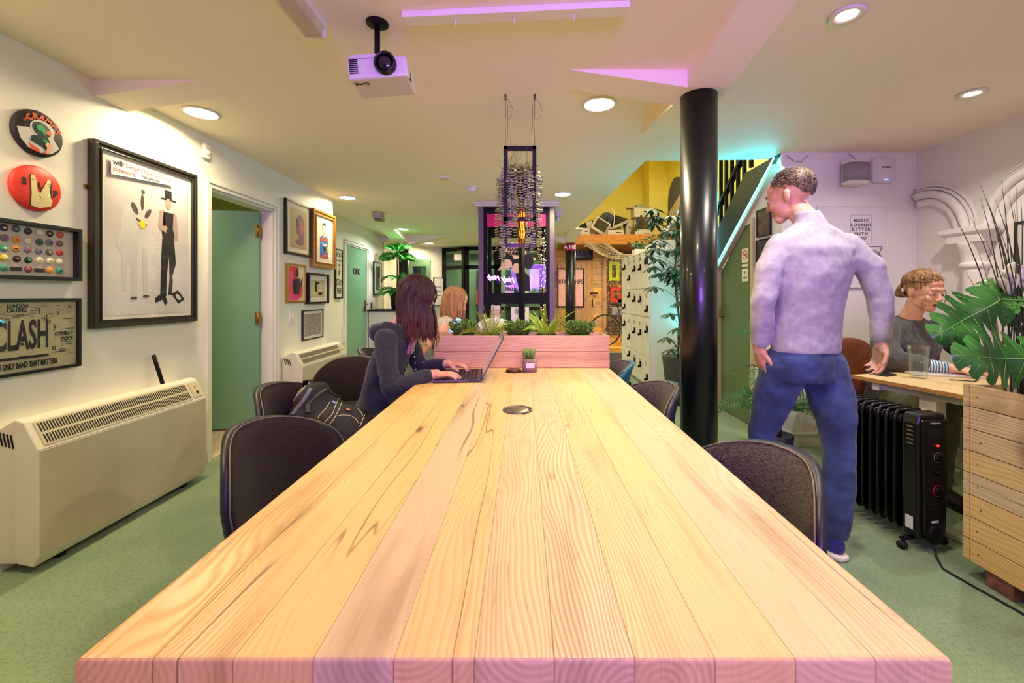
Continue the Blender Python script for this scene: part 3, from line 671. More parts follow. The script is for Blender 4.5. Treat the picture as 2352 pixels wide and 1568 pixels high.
# vinyl star and figures on the glass
m_pinkv = mat('pale_pink_vinyl', (216, 176, 158), .6); m_blackv = mat('black_vinyl', (16, 12, 20), .6); m_cream = mat('cream_paper', (232, 222, 204), .7)
gy = BY0+.004
def V(px, py, Y=BY0): v = at(px, py, Y); return (v.x, v.z)
def flat(name, m, polys, y, par, t_=.001, world=True):
    mb = MB()
    for i, p in enumerate(polys): mb.prism(p, (0, y-i*.0002, 0), (1, 0, 0), (0, 0, 1), (0, 1, 0), t_)
    return mb.build(name, m, par, world=world)
star = [V(1145, 556), V(1168, 585), V(1143, 621), V(1180, 612), V(1194, 638), V(1212, 612), V(1232, 594), V(1210, 583), V(1200, 556)]
flat('star_graphic', m_pinkv, [star], gy, t)
def circ(cx, cy, rx, ry, n=20, a0=0, a1=2*PI): return [V(cx+rx*math.cos(a0+(a1-a0)*i/(n if a1-a0 < 6 else n)), cy+ry*math.sin(a0+(a1-a0)*i/n)) for i in range(n if a1-a0 > 6 else n+1)]
flat('figure_graphic', m_blackv, [circ(1168, 594, 12, 9), circ(1188, 604, 14, 10), circ(1213, 600, 13, 18), [V(1182, 618), V(1190, 612), V(1216, 634), V(1218, 668), V(1192, 668)]], gy-.0015, t)
flat('face_graphic', m_pinkv, [circ(1166, 606, 10, 11), circ(1186, 616, 9, 12)], gy-.003, t)
text("HOW'D THEY GET", .062, m_blackv, t, (at(1184, 562, BY0).x+.095, gy-5.9-.004, at(0, 563, BY0).z), bold=.002)
text("MY NAME AND", .055, m_blackv, t, (at(1184, 562, BY0).x+.095, gy-5.9-.004, at(0, 573, BY0).z), bold=.002)
text("NUMBER", .06, m_blackv, t, (at(1184, 562, BY0).x+.095, gy-5.9-.004, at(0, 582, BY0).z), bold=.002)
flat('paper_notice', m_cream, [[V(1128, 701), V(1149, 701), V(1149, 740), V(1128, 740)]], gy-.002, t)
text('I\nSUPPORT\nMY LOCAL\nTHINGS', .032, mat('red_ink', (196, 60, 30), .6), t, (at(1138.5, 0, BY0).x+.095, gy-5.9-.004, at(0, 715, BY0).z), line=.8)
flat('contact_notice', m_cream, [[V(1174, 705), V(1215, 705), V(1215, 742), V(1174, 742)]], gy-.002, t)
text('HOLY MOLY\nCOWORKING\nOPEN DAILY', .022, m_blackv, t, (at(1194.5, 0, BY0).x+.095, gy-5.9-.004, at(0, 715, BY0).z))
# neon
m_neon = mat('violet_neon', (240, 200, 255), .5, emit=(170, 70, 255), estr=45)
nt = thing('neon_sign', 'violet handwritten neon sign seen in reverse inside the booth', 'neon sign', (-.30, 5.62, at(0, 640, 5.62).z))
nn = text('Holy Moly', .088, m_neon, nt, (0, 0, 0), (PI/2, math.radians(-8), PI), neon=.0018, shear=.55, name='neon_tube')
bk = thing('number_poster', 'small white poster with black number two on the booth ledge', 'poster', (-.20, 5.7, at(0, 672, 5.7).z))
MB().box(-.06, .06, 0, .004, 0, .10).build('paper', m_white, bk); text('No2', .07, m_blackv, bk, (0, -.003, .05), bold=.003, sx=.8)
led = MB().box(BX0+.1, BX1-.1, BY0+.06, BY0+.42, 1.15, 1.18); led.build('inner_ledge', m_steel, t, world=True)
bw = tag(MB().box(-.02, .06, 5.62, 5.63, 1.18, 1.32).build('leaflet', m_white), 'white leaflet standing on the booth ledge behind the slim post', 'leaflet')
# fairy lights
fl = thing('fairy_lights', 'string of warm fairy lights hanging down inside the booth', 'string lights', (.25, 5.5, 1.8))
pts = []; mbb = MB(); z = 2.05; k = 0
while z > .75:
    pts.append(Vector((.25+.03*math.sin(k*1.7)+rnd.uniform(-.015, .015), 5.48+rnd.uniform(-.02, .02), z))); z -= .018; k += 1
MB().tube(pts, .0012, 4).build('wire', m_steel, fl, world=True)
for p in pts[::1]: mbb.ell(p+rv(.02), .0042, None, 6, 4)
mbb.build('fairy_bulbs', mat('fairy_bulb', (255, 240, 200), .5, emit=(255, 225, 160), estr=30), fl, world=True, kind='stuff')
# ------------------------------------------------------------------ big table
tb = thing('communal_table', 'long reclaimed pine communal table with thick purple-lit near edge', 'table', (-.013, 2.4, 0))
mb = MB(); x0, x1, y0, y1, z0, z1 = -.561, .535, .529, 4.45, .685, .75
rr = .012; poly = []
for cx, cz, a0 in ((x1-rr, z1-rr, 0), (x0+rr, z1-rr, 90), (x0+rr, z0+rr, 180), (x1-rr, z0+rr, 270)):
    for k in range(5): a = math.radians(a0+k*22.5); poly.append((cx+rr*math.cos(a), cz+rr*math.sin(a)))
mb.prism(poly, (0, y0, 0), (1, 0, 0), (0, 0, 1), (0, 1, 0), y1-y0)
mb.build('tabletop', m_table, tb, world=True, bevel=.006, seg=3)
MB().cyl((-.0257, 1.677, .7502), (-.0257, 1.677, .7512), .0485).build('cable_hatch_seat', m_blackmatte, tb, world=True)
for x in (-.40, .37):
    for y in (.95, 4.1):
        MB().box(x-.045, x+.045, y-.045, y+.045, 0, .685).build('leg', m_black, tb, world=True, bevel=.004)
MB().box(-.38, .35, .93, .97, .60, .685).box(-.38, .35, 4.08, 4.12, .60, .685).box(-.03, .01, .97, 4.08, .60, .685).build('underframe', m_black, tb, world=True)
t = thing('cable_grommet', 'round metal cable grommet set into the tabletop', 'grommet', (-.0257, 1.677, .7512))
MB().lathe([(.0585, 0), (.058, .0035), (.054, .005), (.050, .004), (.0475, .0015), (.0475, 0)], (0, 0, 0), 48, close=True).build('ring', m_steel, t)
MB().lathe([(0, .0035), (.040, .0035), (.0455, .002), (.046, 0), (0, 0)], (0, 0, 0), 48).build('cap', mat('satin_nickel', (190, 178, 160), .28, 1.), t)
MB().lathe([(.0465, .0005), (.0475, .0005)], (0, 0, 0), 48).build('brush', m_blackmatte, t)
# planter box on the table
t = thing('table_planter', 'two-plank pine planter box standing across the middle of the table', 'planter box', (-.013, 2.78, .75))
pl = MB()
for z in (.7505, .852): pl.box(-.561, .533, 2.657, 2.685, z, z+.0995)
pl.build('front_planks', m_plankbox, t, world=True, bevel=.003)
pl = MB()
for z in (.7505, .852): pl.box(-.561, .533, 2.895, 2.92, z, z+.0995)
pl.build('back_planks', m_plankbox, t, world=True, bevel=.003)
for z in (.7505, .852):
    MB().box(-.561, -.536, 2.687, 2.893, z, z+.0995).build('end_plank', m_plankbox, t, world=True, bevel=.003)
    MB().box(.508, .533, 2.687, 2.893, z, z+.0995).build('end_plank', m_plankbox, t, world=True, bevel=.003)
MB().box(-.535, .507, 2.687, 2.893, .87, .8995).build('shelf', m_plankbox, t, world=True)
m_fern = mat('fern_leaf', (120, 150, 34), .5, var=.3, vscale=30); m_bush = mat('bushy_leaf', (96, 136, 40), .5, var=.4, vscale=40)
m_fernb = mat('fern_leaf_light', (150, 176, 40), .5, var=.2, vscale=30)
def frond(mb, p, d, L_, droop, W, n=22, mi=0, stem=.0016, lw=.35, up=0, taper=.9):
    """arching frond: stem with paired leaflets"""
    p = Vector(p); d = Vector(d).normalized(); pts = [p.copy()]; st = L_/n; h = Vector((d.x, d.y, 0))
    for i in range(n):
        d = (d + Vector((0, 0, -droop/n))).normalized(); p = p+d*st; pts.append(p.copy())
    mb.tube(pts, [stem*(1-.7*i/n) for i in range(n+1)], 4, mi)
    roll = rnd.uniform(-1.1, 1.1)
    for i in range(2, n+1):
        t_ = i/n; dd = (pts[i]-pts[i-1]).normalized(); s = dd.cross(Vector((0, 0, 1)))
        s = s.normalized() if s.length > .05 else basis(dd)[0]; nn = s.cross(dd)
        s = s*math.cos(roll)+nn*math.sin(roll); nn = s.cross(dd)
        l = W*math.sin(PI*min(1, .12+t_*.88)**.8)*(1 if t_ < .97 else .6)+.004
        for sg in (-1, 1):
            ld = (s*sg+dd*.45+nn*rnd.uniform(-.15, .15)).normalized()
            leafq(mb, pts[i], ld, nn, l, max(.003, st*lw*2.2), mi)
    return mb
def fern(x, label, n=14, Lm=.20, m=m_fernb, up=.75):
    t = thing('potted_fern', label, 'fern', (x, 2.79, .90), 0, 'ferns in the table planter')
    MB().lathe([(.05, 0), (.062, .045), (.066, .045), (.066, .05), (.058, .05), (.05, .035), (0, .035)], (0, 0, 0), 24).build('pot', m_blackmatte, t)
    mb = MB()
    for k in range(n):
        a = 2*PI*k/n+rnd.uniform(-.2, .2); tilt = rnd.choice((.3, .6, 1.0, 1.3))
        Lk = Lm*rnd.uniform(.8, 1.15)*(1 if tilt < .7 else 1.1)
        frond(mb, (math.cos(a)*.02, math.sin(a)*.02, .04), (math.cos(a)*tilt, math.sin(a)*tilt*.55, 1), Lk, .8 if tilt < .7 else 1.5, .026, 24)
    mb.build('fronds', m, t); return t
def bush(x, label, n=120, R_=.085, Hh=.085):
    t = thing('potted_bush', label, 'plant', (x, 2.79, .90), 0, 'bushy plants in the table planter')
    MB().lathe([(.05, 0), (.062, .045), (.066, .045), (.066, .05), (.058, .05), (.05, .035), (0, .035)], (0, 0, 0), 24).build('pot', m_blackmatte, t)
    mb = MB()
    for k in range(n):
        a = rnd.uniform(0, 2*PI); r = math.sqrt(rnd.random())*R_*.6; p = Vector((math.cos(a)*r, math.sin(a)*r*.8, .035))
        d = Vector((math.cos(a)*r*11+rnd.uniform(-.2, .2), math.sin(a)*r*8, 1)).normalized(); Lk = Hh*rnd.uniform(.6, 1.25)
        pts = [p+d*Lk*i/4+Vector((0, 0, -.06*Lk*(i/4)**2)) for i in range(5)]
        mb.tube(pts, .0011, 4)
        for i in range(1, 5):
            for q in range(4):
                leafq(mb, pts[i]+rv(.002), d*.6+rv(.9), rv()+Vector((0, 0, 1)), rnd.uniform(.014, .026), .0075)
    mb.build('foliage', m_bush, t); return t
bush(-.394, 'bushy green plant at the left end of the table planter')
fern(-.218, 'bright green fern, left one of two in the table planter')
bush(-.04, 'bushy green plant in the middle of the table planter, between two ferns')
fern(.145, 'bright green fern, right one of two in the table planter', 16, .21)
bush(.357, 'bushy green plant at the right end of the table planter', 140, .1)
# laptop
m_grey = mat('space_grey', (92, 88, 92), .35, .8); m_key = mat('black_keys', (16, 15, 18), .5)
t = thing('laptop', 'open dark grey laptop on the left edge of the table', 'laptop', (-.36, 2.375, .75), math.radians(5))
MB().box(-.125, .125, -.175, .175, .003, .0145).build('base', m_grey, t, bevel=.003)
kb = MB()
for r in range(5):
    for c in range(13): kb.box(-.0+.105-.022*(r+1)+.001+.0, .105-.022*r-.003, -.155+c*.0238, -.155+c*.0238+.0205, .0145, .0160)
kb.build('keyboard', m_key, t, kind='stuff')
MB().box(-.105, -.025, -.055, .055, .0145, .0149).build('trackpad', mat('trackpad', (110, 104, 108), .25, .6), t)
for k in range(3): MB().box(.06+k*.02, .072+k*.02, -.1755, -.174, .006, .011).build('port', m_blackmatte, t)
hx = .125; ang = math.radians(62); dl = Vector((math.cos(ang), 0, math.sin(ang))); nl = Vector((-math.sin(ang), 0, math.cos(ang)))
RL = Matrix((dl, Vector((0, 1, 0)), nl)).transposed()
c = Vector((hx, 0, .016))+dl*.125
lid = MB().obox(c, (.246, .35, .006), RL).build('screen_lid', m_grey, t, bevel=.002)
MB().obox(c+nl*.0035, (.232, .336, .001), RL).build('display', mat('laptop_screen', (150, 130, 132), .15, emit=(190, 160, 160), estr=.35), lid)
MB().cyl((hx, -.14, .014), (hx, .14, .014), .007).build('hinge', m_black, t)
# grass cup + coasters
t = thing('grass_cup', 'small woven pot of green spiky grass on the table', 'potted plant', (.031, 2.53, .75))
MB().lathe([(.040, 0), (.043, .04), (.044, .078), (.041, .08), (.040, .07), (0, .07)], (0, 0, 0), 32).build('pot', mat('woven_pot', (150, 122, 100), .7, var=.4, vscale=160), t)
cs = MB()
for k in range(24): a = 2*PI*k/24; cs.cyl((math.cos(a)*.0425, math.sin(a)*.0425, .001), (math.cos(a)*.0455, math.sin(a)*.0455, .078), .0022, None, 6)
cs.build('cane_sticks', mat('cane', (170, 146, 122), .6), t)
MB().prism([(-.02, .03), (.03, .03), (.03, .058), (-.02, .058)], (0, -.0485, 0), (1, 0, 0), (0, 0, 1), (0, -1, 0), .0008).build('paper_label', m_cream, t)
mb = MB()
for k in range(75):
    a = rnd.uniform(0, 2*PI); r = rnd.uniform(0, .032); p = Vector((math.cos(a)*r, math.sin(a)*r, .068)); d = Vector((math.cos(a)*r*7, math.sin(a)*r*7, 1)).normalized()
    Lk = rnd.uniform(.05, .075); mb.tube([p, p+d*Lk*.6, p+d*Lk+rv(.004)], [.0022, .0026, .0006], 5)
mb.build('grass', mat('sedum_green', (118, 150, 72), .5, var=.3, vscale=120), t)
t = thing('wooden_coaster', 'dark round wooden coaster stack left of the grass cup', 'coaster', (-.063, 2.53, .75))
MB().lathe([(.040, 0), (.044, .004), (.044, .015), (.038, .017), (0, .017)], (0, 0, 0), 32).build('disc', mat('walnut', (96, 52, 26), .4, var=.3, vscale=60), t)
MB().tube([(.05*math.cos(a/4), .05*math.sin(a/4), .003) for a in range(12, 27)], .002, 6).build('cord', m_blackmatte, t)
# ------------------------------------------------------------------ upholstered chairs
g = NG('chair_fabric'); oo = g.obj(); n1 = g.noise(oo, 420, 2, .7); n2 = g.noise(g.comb(g.M('MULTIPLY', g.n('ShaderNodeSeparateXYZ', {0: oo}).outputs[1], 60.), 0., g.M('MULTIPLY', g.n('ShaderNodeSeparateXYZ', {0: oo}).outputs[2], 520.)), 1., 2)
g.bump(n1, .5, .002); m_fab = g.out(Base_Color=g.mix(g.ss(g.M('ADD', g.M('MULTIPLY', n1, .5), g.M('MULTIPLY', n2, .5)), .40, .62), lin((30, 25, 22)), lin((92, 80, 68))), Roughness=.95, Sheen_Weight=.1, Specular_IOR_Level=.2)
g = NG('shaded_chair_fabric'); n1 = g.noise(g.obj(), 420, 2, .7); g.bump(n1, .4, .002)
m_fab_shaded = g.out(Base_Color=g.mix(g.ss(n1, .4, .65), lin((26, 20, 17)), lin((60, 47, 38))), Roughness=.95, Sheen_Weight=.1, Specular_IOR_Level=.15)  # same upholstery as the right chairs, left side's shade put into the colour
m_shell = mat('chair_shell_plastic', (38, 36, 44), .42)
def sgp(a, e): return math.copysign(abs(a)**e, a)
def pad(nr, nt, fx, e=.74):      # closed pad from two superelliptic discs: fx(u,v,r)-> front point, back point
    vf = []; vb = []
    for i in range(nr+1):
        r = i/nr
        for k in range(nt):
            a = 2*PI*k/nt; u = r*sgp(math.cos(a), e); v = r*sgp(math.sin(a), e)
            f, b = fx(u, v, r); vf.append(f); vb.append(b)
    N = len(vf); fs = []
    for i in range(nr):
        for k in range(nt):
            q = (i*nt+k, i*nt+(k+1) % nt, (i+1)*nt+(k+1) % nt, (i+1)*nt+k); fs.append(q); fs.append(tuple(N+j for j in q[::-1]))
    for k in range(nt): fs.append((nr*nt+k, nr*nt+(k+1) % nt, N+nr*nt+(k+1) % nt, N+nr*nt+k))
    return vf+vb, fs
def chair(label, loc, rz, fab, shell=m_shell, ztop=.765, group='upholstered chairs around the long table'):
    t = thing('office_chair', label, 'chair', (*loc, 0), rz, group)
    zc = .585; hz = ztop-zc; hw = .245
    def S(u, v, off):
        z = zc+v*hz; x = -.21+.15*u*u*(.8+.2*v)-.06*v*.6-.02*v*v; wv = hw*(1-.10*max(v, 0)**2-.12*max(-v, 0))
        return Vector((x+off, u*wv, z))
    vs, fs = pad(9, 48, lambda u, v, r: (S(u, v, .034*(1-r**5)+.004), S(u, v, -.004)))
    MB().add(vs, fs, 0, True).build('backrest', fab, t, weld=1e-5)
    vs, fs = pad(7, 48, lambda u, v, r: (S(u*1.02, v*1.02, -.0045+.006*r**6), S(u*1.035, v*1.03, -.028-.004*(1-r))))
    MB().add(vs, fs, 0, True).build('back_shell', shell, t, weld=1e-5)
    pp = [S(1.03*sgp(math.cos(2*PI*k/60), .74), 1.01*sgp(math.sin(2*PI*k/60), .74), .006) for k in range(61)]
    MB().tube(pp, .0022, 6).build('piping', mat('chair_piping', (120, 104, 80), .5) if 'chair_piping' not in bpy.data.materials else bpy.data.materials['chair_piping'], t)
    def Q(u, v, z): return Vector((.02+v*.225, u*.235, .445+z-.02*u*u+.012*(v*v)))
    vs, fs = pad(8, 44, lambda u, v, r: (Q(u, v, .03*(1-r**6)), Q(u, v, -.02)))
    MB().add(vs, fs, 0, True).build('seat', fab, t, weld=1e-5)
    vs, fs = pad(6, 44, lambda u, v, r: (Q(u*1.02, v*1.02, -.021), Q(u*.96, v*.96, -.045)))
    MB().add(vs, fs, 0, True).build('seat_shell', shell, t, weld=1e-5)
    for sx in (-1, 1):
        for sy in (-1, 1):
            MB().tube([(sx*.13+.02, sy*.15, .40), (sx*.17+.02, sy*.19, .36), (sx*.22+.02, sy*.235, 0.0)], .011, 10).build('leg', m_black, t)
    MB().tube([(-.12, 0, .405), (-.24, 0, .42), (-.275, 0, .50), (-.265, 0, .60)], .016, 8, flat=.5).build('back_bracket', m_black, t)
    return t
chair('shaded dark chair nearest the camera on the left of the table', (-.69, 1.42), math.radians(-13), m_fab_shaded, ztop=.762)
chair('dark chair holding the black backpack', (-.91, 1.93), math.radians(-8), m_fab_shaded, ztop=.79)
chair('empty dark chair turned away beside the second storage heater', (-1.13, 2.80), math.radians(-70), m_fab_shaded, ztop=.765)
chair('speckled grey-brown chair nearest the camera on the right of the table', (.50, 1.16), math.radians(194), m_fab, ztop=.758)
chair('speckled grey-brown chair by the base of the thick black pillar', (.505, 2.17), math.radians(190), m_fab, ztop=.745)
chair('far speckled chair on the right of the table near the lockers', (.47, 2.95), math.radians(184), m_fab, shell=mat('teal_shell', (24, 92, 104), .4), ztop=.742)
t = thing('stool', 'plain dark stool under the woman typing on the laptop', 'stool', (-.83, 2.40, 0))
MB().lathe([(0, .43), (.16, .43), (.175, .445), (.165, .462), (0, .465)], (0, 0, 0), 32).build('seat', m_blackmatte, t)
for k in range(4):
    a = PI/4+k*PI/2; MB().cyl((.10*math.cos(a), .10*math.sin(a), .43), (.19*math.cos(a), .19*math.sin(a), 0), .012, None, 10).build('leg', m_black, t)
# backpack
def hframe0(f):
    f = Vector(f).normalized(); s_ = f.cross(Vector((0, 0, 1))).normalized(); return Matrix((s_, f, s_.cross(f))).transposed()
t = thing('backpack', 'black canvas backpack with cream stitching lying on a chair', 'backpack', (-.88, 1.93, .47))
m_canvas = mat('black_canvas', (36, 34, 33), .85, var=.25, vscale=200, bump=.3, bscale=500); m_stitch = mat('cream_stitching', (206, 190, 150), .7)
mb = MB()
def rot(ax, d): return Matrix.Rotation(math.radians(d), 3, ax)
mb.ell((-.08, .04, .17), (.105, .17, .12), rot('Y', 30)); mb.ell((.03, .0, .13), (.15, .17, .105), rot('Y', 20)); mb.ell((.13, -.03, .085), (.10, .15, .08), rot('Y', 30)); mb.ell((-.10, .05, .26), (.06, .13, .07), rot('Y', 20)); mb.ell((.07, -.13, .10), (.10, .05, .08))
bk_ = fused(mb, 'body', m_canvas, t, voxel=.008, smooth=6, world=False)
mb = MB(); mb.ell((.075, -.03, .175), (.11, .12, .045), rot('Y', 26)); mb.ell((.09, -.115, .13), (.085, .05, .06), rot('Y', 20)); fused(mb, 'front_pocket', m_canvas, t, voxel=.007, smooth=5, world=False)
mb = MB()
mb.tube([(-.17, .10, .27), (-.15, .08, .33), (-.11, .06, .335), (-.09, .03, .29)], .012, 8, flat=.5)
mb.build('grab_handle', m_blackmatte, t)
bpy.context.view_layer.update()
pk_ = [o for o in t.children if o.name.startswith('front_pocket')][0]
def onbag(zx, zy, lift=.0015):      # nearest point of the bag seen along one line of sight
    px, py = zx/6.53+560, zy/6.53+820; d = (at(px, py, 1.)-Vector((0, 0, 1.2))).normalized(); o_ = Vector((0, 0, 1.2))-Vector(t.location); best = None
    for ob in (bk_, pk_):
        ok, loc, nr, fi = ob.ray_cast(o_, d)
        if ok and (best is None or (loc-o_).length < (best[0]-o_).length): best = (loc, nr)
    return (best[0]+best[1]*lift, best[1]) if best else None
def drape(pts, r, m, name, flat=1., lift=.0015):
    P_ = []
    for i in range(len(pts)-1):
        for k in range(8):
            q = k/8; h_ = onbag(lerp(pts[i][0], pts[i+1][0], q), lerp(pts[i][1], pts[i+1][1], q), lift)
            if h_: P_.append(h_[0])
    for _ in range(2): P_ = [P_[0]]+[(P_[i-1]+P_[i]*2+P_[i+1])/4 for i in range(1, len(P_)-1)]+[P_[-1]] if len(P_) > 2 else P_
    if len(P_) > 2: MB().tube(P_, r, 6, flat=flat).build(name, m, t)
for pts in ([(920, 415), (870, 480), (760, 600), (720, 690)], [(935, 420), (885, 490), (775, 610), (735, 700)], [(1290, 670), (1230, 780), (1160, 850), (1100, 930)], [(1420, 620), (1370, 740), (1330, 860), (1200, 990)],
            [(1480, 640), (1430, 780), (1340, 950), (1270, 1030)], [(1490, 680), (1620, 720), (1700, 760), (1770, 850), (1780, 890)], [(1380, 890), (1480, 870), (1600, 880), (1680, 930), (1730, 1010)], [(1810, 870), (1770, 960), (1730, 1060)]):
    drape(pts, .0016, m_stitch, 'stitching')
drape([(860, 720), (790, 770), (700, 800)], .005, m_brass, 'zip', lift=.003)
h_ = onbag(1560, 795, .002)
if h_:
    Rp = hframe0(h_[1]); pt = MB().obox(h_[0], (.030, .004, .030), Rp).build('patch', mat('navy_patch', (24, 20, 40), .7), t)
    MB().ell(h_[0]+h_[1]*.002, (.011, .0015, .009), Rp).build('patch_badge', mat('orange_print', (220, 110, 60), .6), pt)
h_ = onbag(1355, 685, .002)
if h_: MB().obox(h_[0], (.014, .004, .024), hframe0(h_[1])).build('woven_tag', mat('pale_tag', (150, 150, 180), .7), t)
m_buckle = mat('plastic_buckle', (70, 66, 64), .3); drape([(1215, 490), (1100, 570), (1000, 650), (955, 720), (960, 860)], .013, mat('dark_webbing', (52, 50, 48), .6), 'shoulder_strap', .4, .003)
drape([(1230, 490), (1330, 560), (1440, 610)], .010, bpy.data.materials['dark_webbing'], 'shoulder_strap', .4, .003)
drape([(1000, 480), (900, 640), (800, 780), (720, 880)], .010, mat('grey_webbing', (96, 92, 104), .6), 'side_webbing', .4, .003)
# ------------------------------------------------------------------ storage heaters
m_heat = mat('heater_cream', (222, 214, 188), .42, bump=.03, bscale=200); m_heatp = mat('heater_panel', (208, 194, 160), .5, var=.03, vscale=8, bump=.05, bscale=300)
def heater(label, y0, ln=.97, shade=1):
    t = thing('storage_heater', label, 'heater', (L+.09, y0+ln/2, 0), 0, 'cream storage heaters')
    f = .20; P = [(.105, .045), (f-.02, .03), (f, .075), (f, .535), (.135, .655), (.095, .667), (.095, .10)]
    MB().prism(P, (L, y0, 0), (1, 0, 0), (0, 0, 1), (0, 1, 0), ln).build('casing', m_heat, t, world=True, bevel=.006, seg=3)
    MB().prism([(.0, .04), (.094, .04), (.094, .655), (.075, .655), (.0, .61)], (L, y0+.01, 0), (1, 0, 0), (0, 0, 1), (0, 1, 0), ln-.02).build('rear_casing', m_heat, t, world=True, bevel=.004)
    MB().box(L+f, L+f+.003, y0+.008, y0+ln-.008, .082, .528).build('front_panel', m_heatp, t, world=True)
    a = Vector((L+f, 0, .535)); b = Vector((L+.135, 0, .655)); d = (b-a).normalized(); n = Vector((d.z, 0, -d.x))
    gr = MB(); Rm = Matrix((d, Vector((0, 1, 0)), n)).transposed(); c = (a+b)/2+Vector((0, y0+ln*.46, 0))
    gr.obox(c+n*.002, (.112, ln*.86, .004), Rm)
    g_ = gr.build('grille', mat('grille_cream', (200, 186, 150), .5) if 'grille_cream' not in bpy.data.materials else bpy.data.materials['grille_cream'], t, world=True)
    sl = MB(); n_s = 70
    for i in range(n_s):
        y = y0+ln*.045+(ln*.83)*i/(n_s-1)
        for s in (-.027, .027): sl.obox(Vector(((a.x+b.x)/2, y, (a.z+b.z)/2))+d*s+n*.0045, (.042, .0055, .0012), Rm)
    sl.build('grille_slots', m_blackmatte, g_, kind='stuff')
    cp = MB().obox(Vector(((a.x+b.x)/2, y0+ln*.945, (a.z+b.z)/2))+n*.0035, (.10, .075, .004), Rm).build('control_panel', bpy.data.materials['grille_cream'], t, world=True)
    MB().obox(Vector(((a.x+b.x)/2, y0+ln*.945, (a.z+b.z)/2))+n*.007+d*-.02, (.018, .014, .006), Rm).build('switch', m_blackmatte, cp)
    MB().obox(Vector(((a.x+b.x)/2, y0+ln*.945, (a.z+b.z)/2))+n*.006+d*.015, (.008, .008, .003), Rm).build('indicator', mat('red_lamp_plastic', (200, 50, 30), .4) if 'red_lamp_plastic' not in bpy.data.materials else bpy.data.materials['red_lamp_plastic'], cp)
    vs = MB()
    for i in range(4): vs.obox((L+.03+i*.016, y0+.0085, .58-i*.004), (.006, .003, .06), rot('Y', -12))
    vs.build('side_vents', m_blackmatte, t, world=True)
    for yy in (y0+.12, y0+ln-.14): MB().box(L+.09, L+.16, yy, yy+.03, 0, .05).build('foot', m_blackmatte, t, world=True)
    return t
heater('large cream storage heater below the framed posters', 1.834)
heater('cream storage heater farther along the wall below the small frames', 4.02)
tag(MB().tube([(L+.07, 2.62, .66), (L+.03, 2.60, .84)], .011, 12).build('black_rod', m_black), 'short black rod leaning on the wall behind the near heater', 'rod')
# ------------------------------------------------------------------ framed pictures
m_frameblk = mat('black_frame', (24, 22, 22), .4); m_gold = mat('gilt_frame', (176, 134, 66), .35, .7, var=.15, vscale=60); m_mount = mat('picture_mount', (236, 228, 208), .8)
m_silverblk = mat('pewter_frame', (74, 70, 64), .3, .7)
def picture(name, label, loc, rz, w_, h_, fw=.02, dep=.025, fm=m_frameblk, mount=m_mount, mw=0., paper=None, glass=True, group=None, cat='picture', molded=False, recess=.008):
    t = thing(name, label, cat, loc, rz, group)
    fr = MB(); hw, hh = w_/2, h_/2
    for x0, x1, z0, z1 in ((-hw, hw, hh-fw, hh), (-hw, hw, -hh, -hh+fw), (-hw, -hw+fw, -hh+fw, hh-fw), (hw-fw, hw, -hh+fw, hh-fw)): fr.box(x0, x1, -dep, 0, z0, z1)
    if molded:
        q = fw*.45
        for x0, x1, z0, z1 in ((-hw, hw, hh-q, hh), (-hw, hw, -hh, -hh+q), (-hw, -hw+q, -hh+q, hh-q), (hw-q, hw, -hh+q, hh-q)): fr.box(x0, x1, -dep-.008, -dep, z0, z1)
        q2 = fw-.006
        for x0, x1, z0, z1 in ((-hw+q2, hw-q2, hh-fw-.001, hh-q2), (-hw+q2, hw-q2, -hh+q2, -hh+fw+.001), (-hw+q2, -hw+fw+.001, -hh+fw, hh-fw), (hw-fw-.001, hw-q2, -hh+fw, hh-fw)): fr.box(x0, x1, -dep-.006, -dep, z0, z1)
    fr.build('frame', fm, t, bevel=.002)
    yb = -dep+recess
    MB().box(-hw+fw, hw-fw, yb, yb+.003, -hh+fw, hh-fw).build('mount', mount, t)
    if paper:
        MB().box(-hw+fw+mw, hw-fw-mw, yb-.001, yb, -hh+fw+mw, hh-fw-mw).build('print', paper, t)
    if glass: MB().add([(-hw+fw, yb-.0055, -hh+fw), (hw-fw, yb-.0055, -hh+fw), (hw-fw, yb-.0055, hh-fw), (-hw+fw, yb-.0055, hh-fw)], [(0, 1, 2, 3)]).build('glass', m_poster_glass, t)
    t['yb'] = yb
    del t['yb']
    return t, yb-.001
def shp(name, m, polys, par, y, th=.0006):
    mb = MB()
    for i, p in enumerate(polys): mb.prism(p, (0, y-i*.0001, 0), (1, 0, 0), (0, 0, 1), (0, -1, 0), th)
    return mb.build(name, m, par)
def el(cx, cz, rx, rz_, n=22, a=0.): return [(cx+rx*math.cos(2*PI*i/n)*math.cos(a)-rz_*math.sin(2*PI*i/n)*math.sin(a), cz+rx*math.cos(2*PI*i/n)*math.sin(a)+rz_*math.sin(2*PI*i/n)*math.cos(a)) for i in range(n)]
LZ = PI/2
m_ink = mat('ink_black', (40, 36, 38), .7); m_inkb = mat('ink_brown', (92, 78, 74), .7); m_pale = mat('pale_print', (214, 208, 200), .7); m_red = mat('red_print', (226, 60, 44), .5); m_pinkt = mat('pink_text', (206, 110, 110), .7)
g = NG('grey_photo_paper'); sz = g.n('ShaderNodeSeparateXYZ', {0: g.obj()}).outputs
m_photo = g.out(Base_Color=g.mix(g.ss(g.noise(g.obj(), 2.2, 2), .35, .65), lin((206, 196, 190)), lin((226, 218, 212))), Roughness=.6)
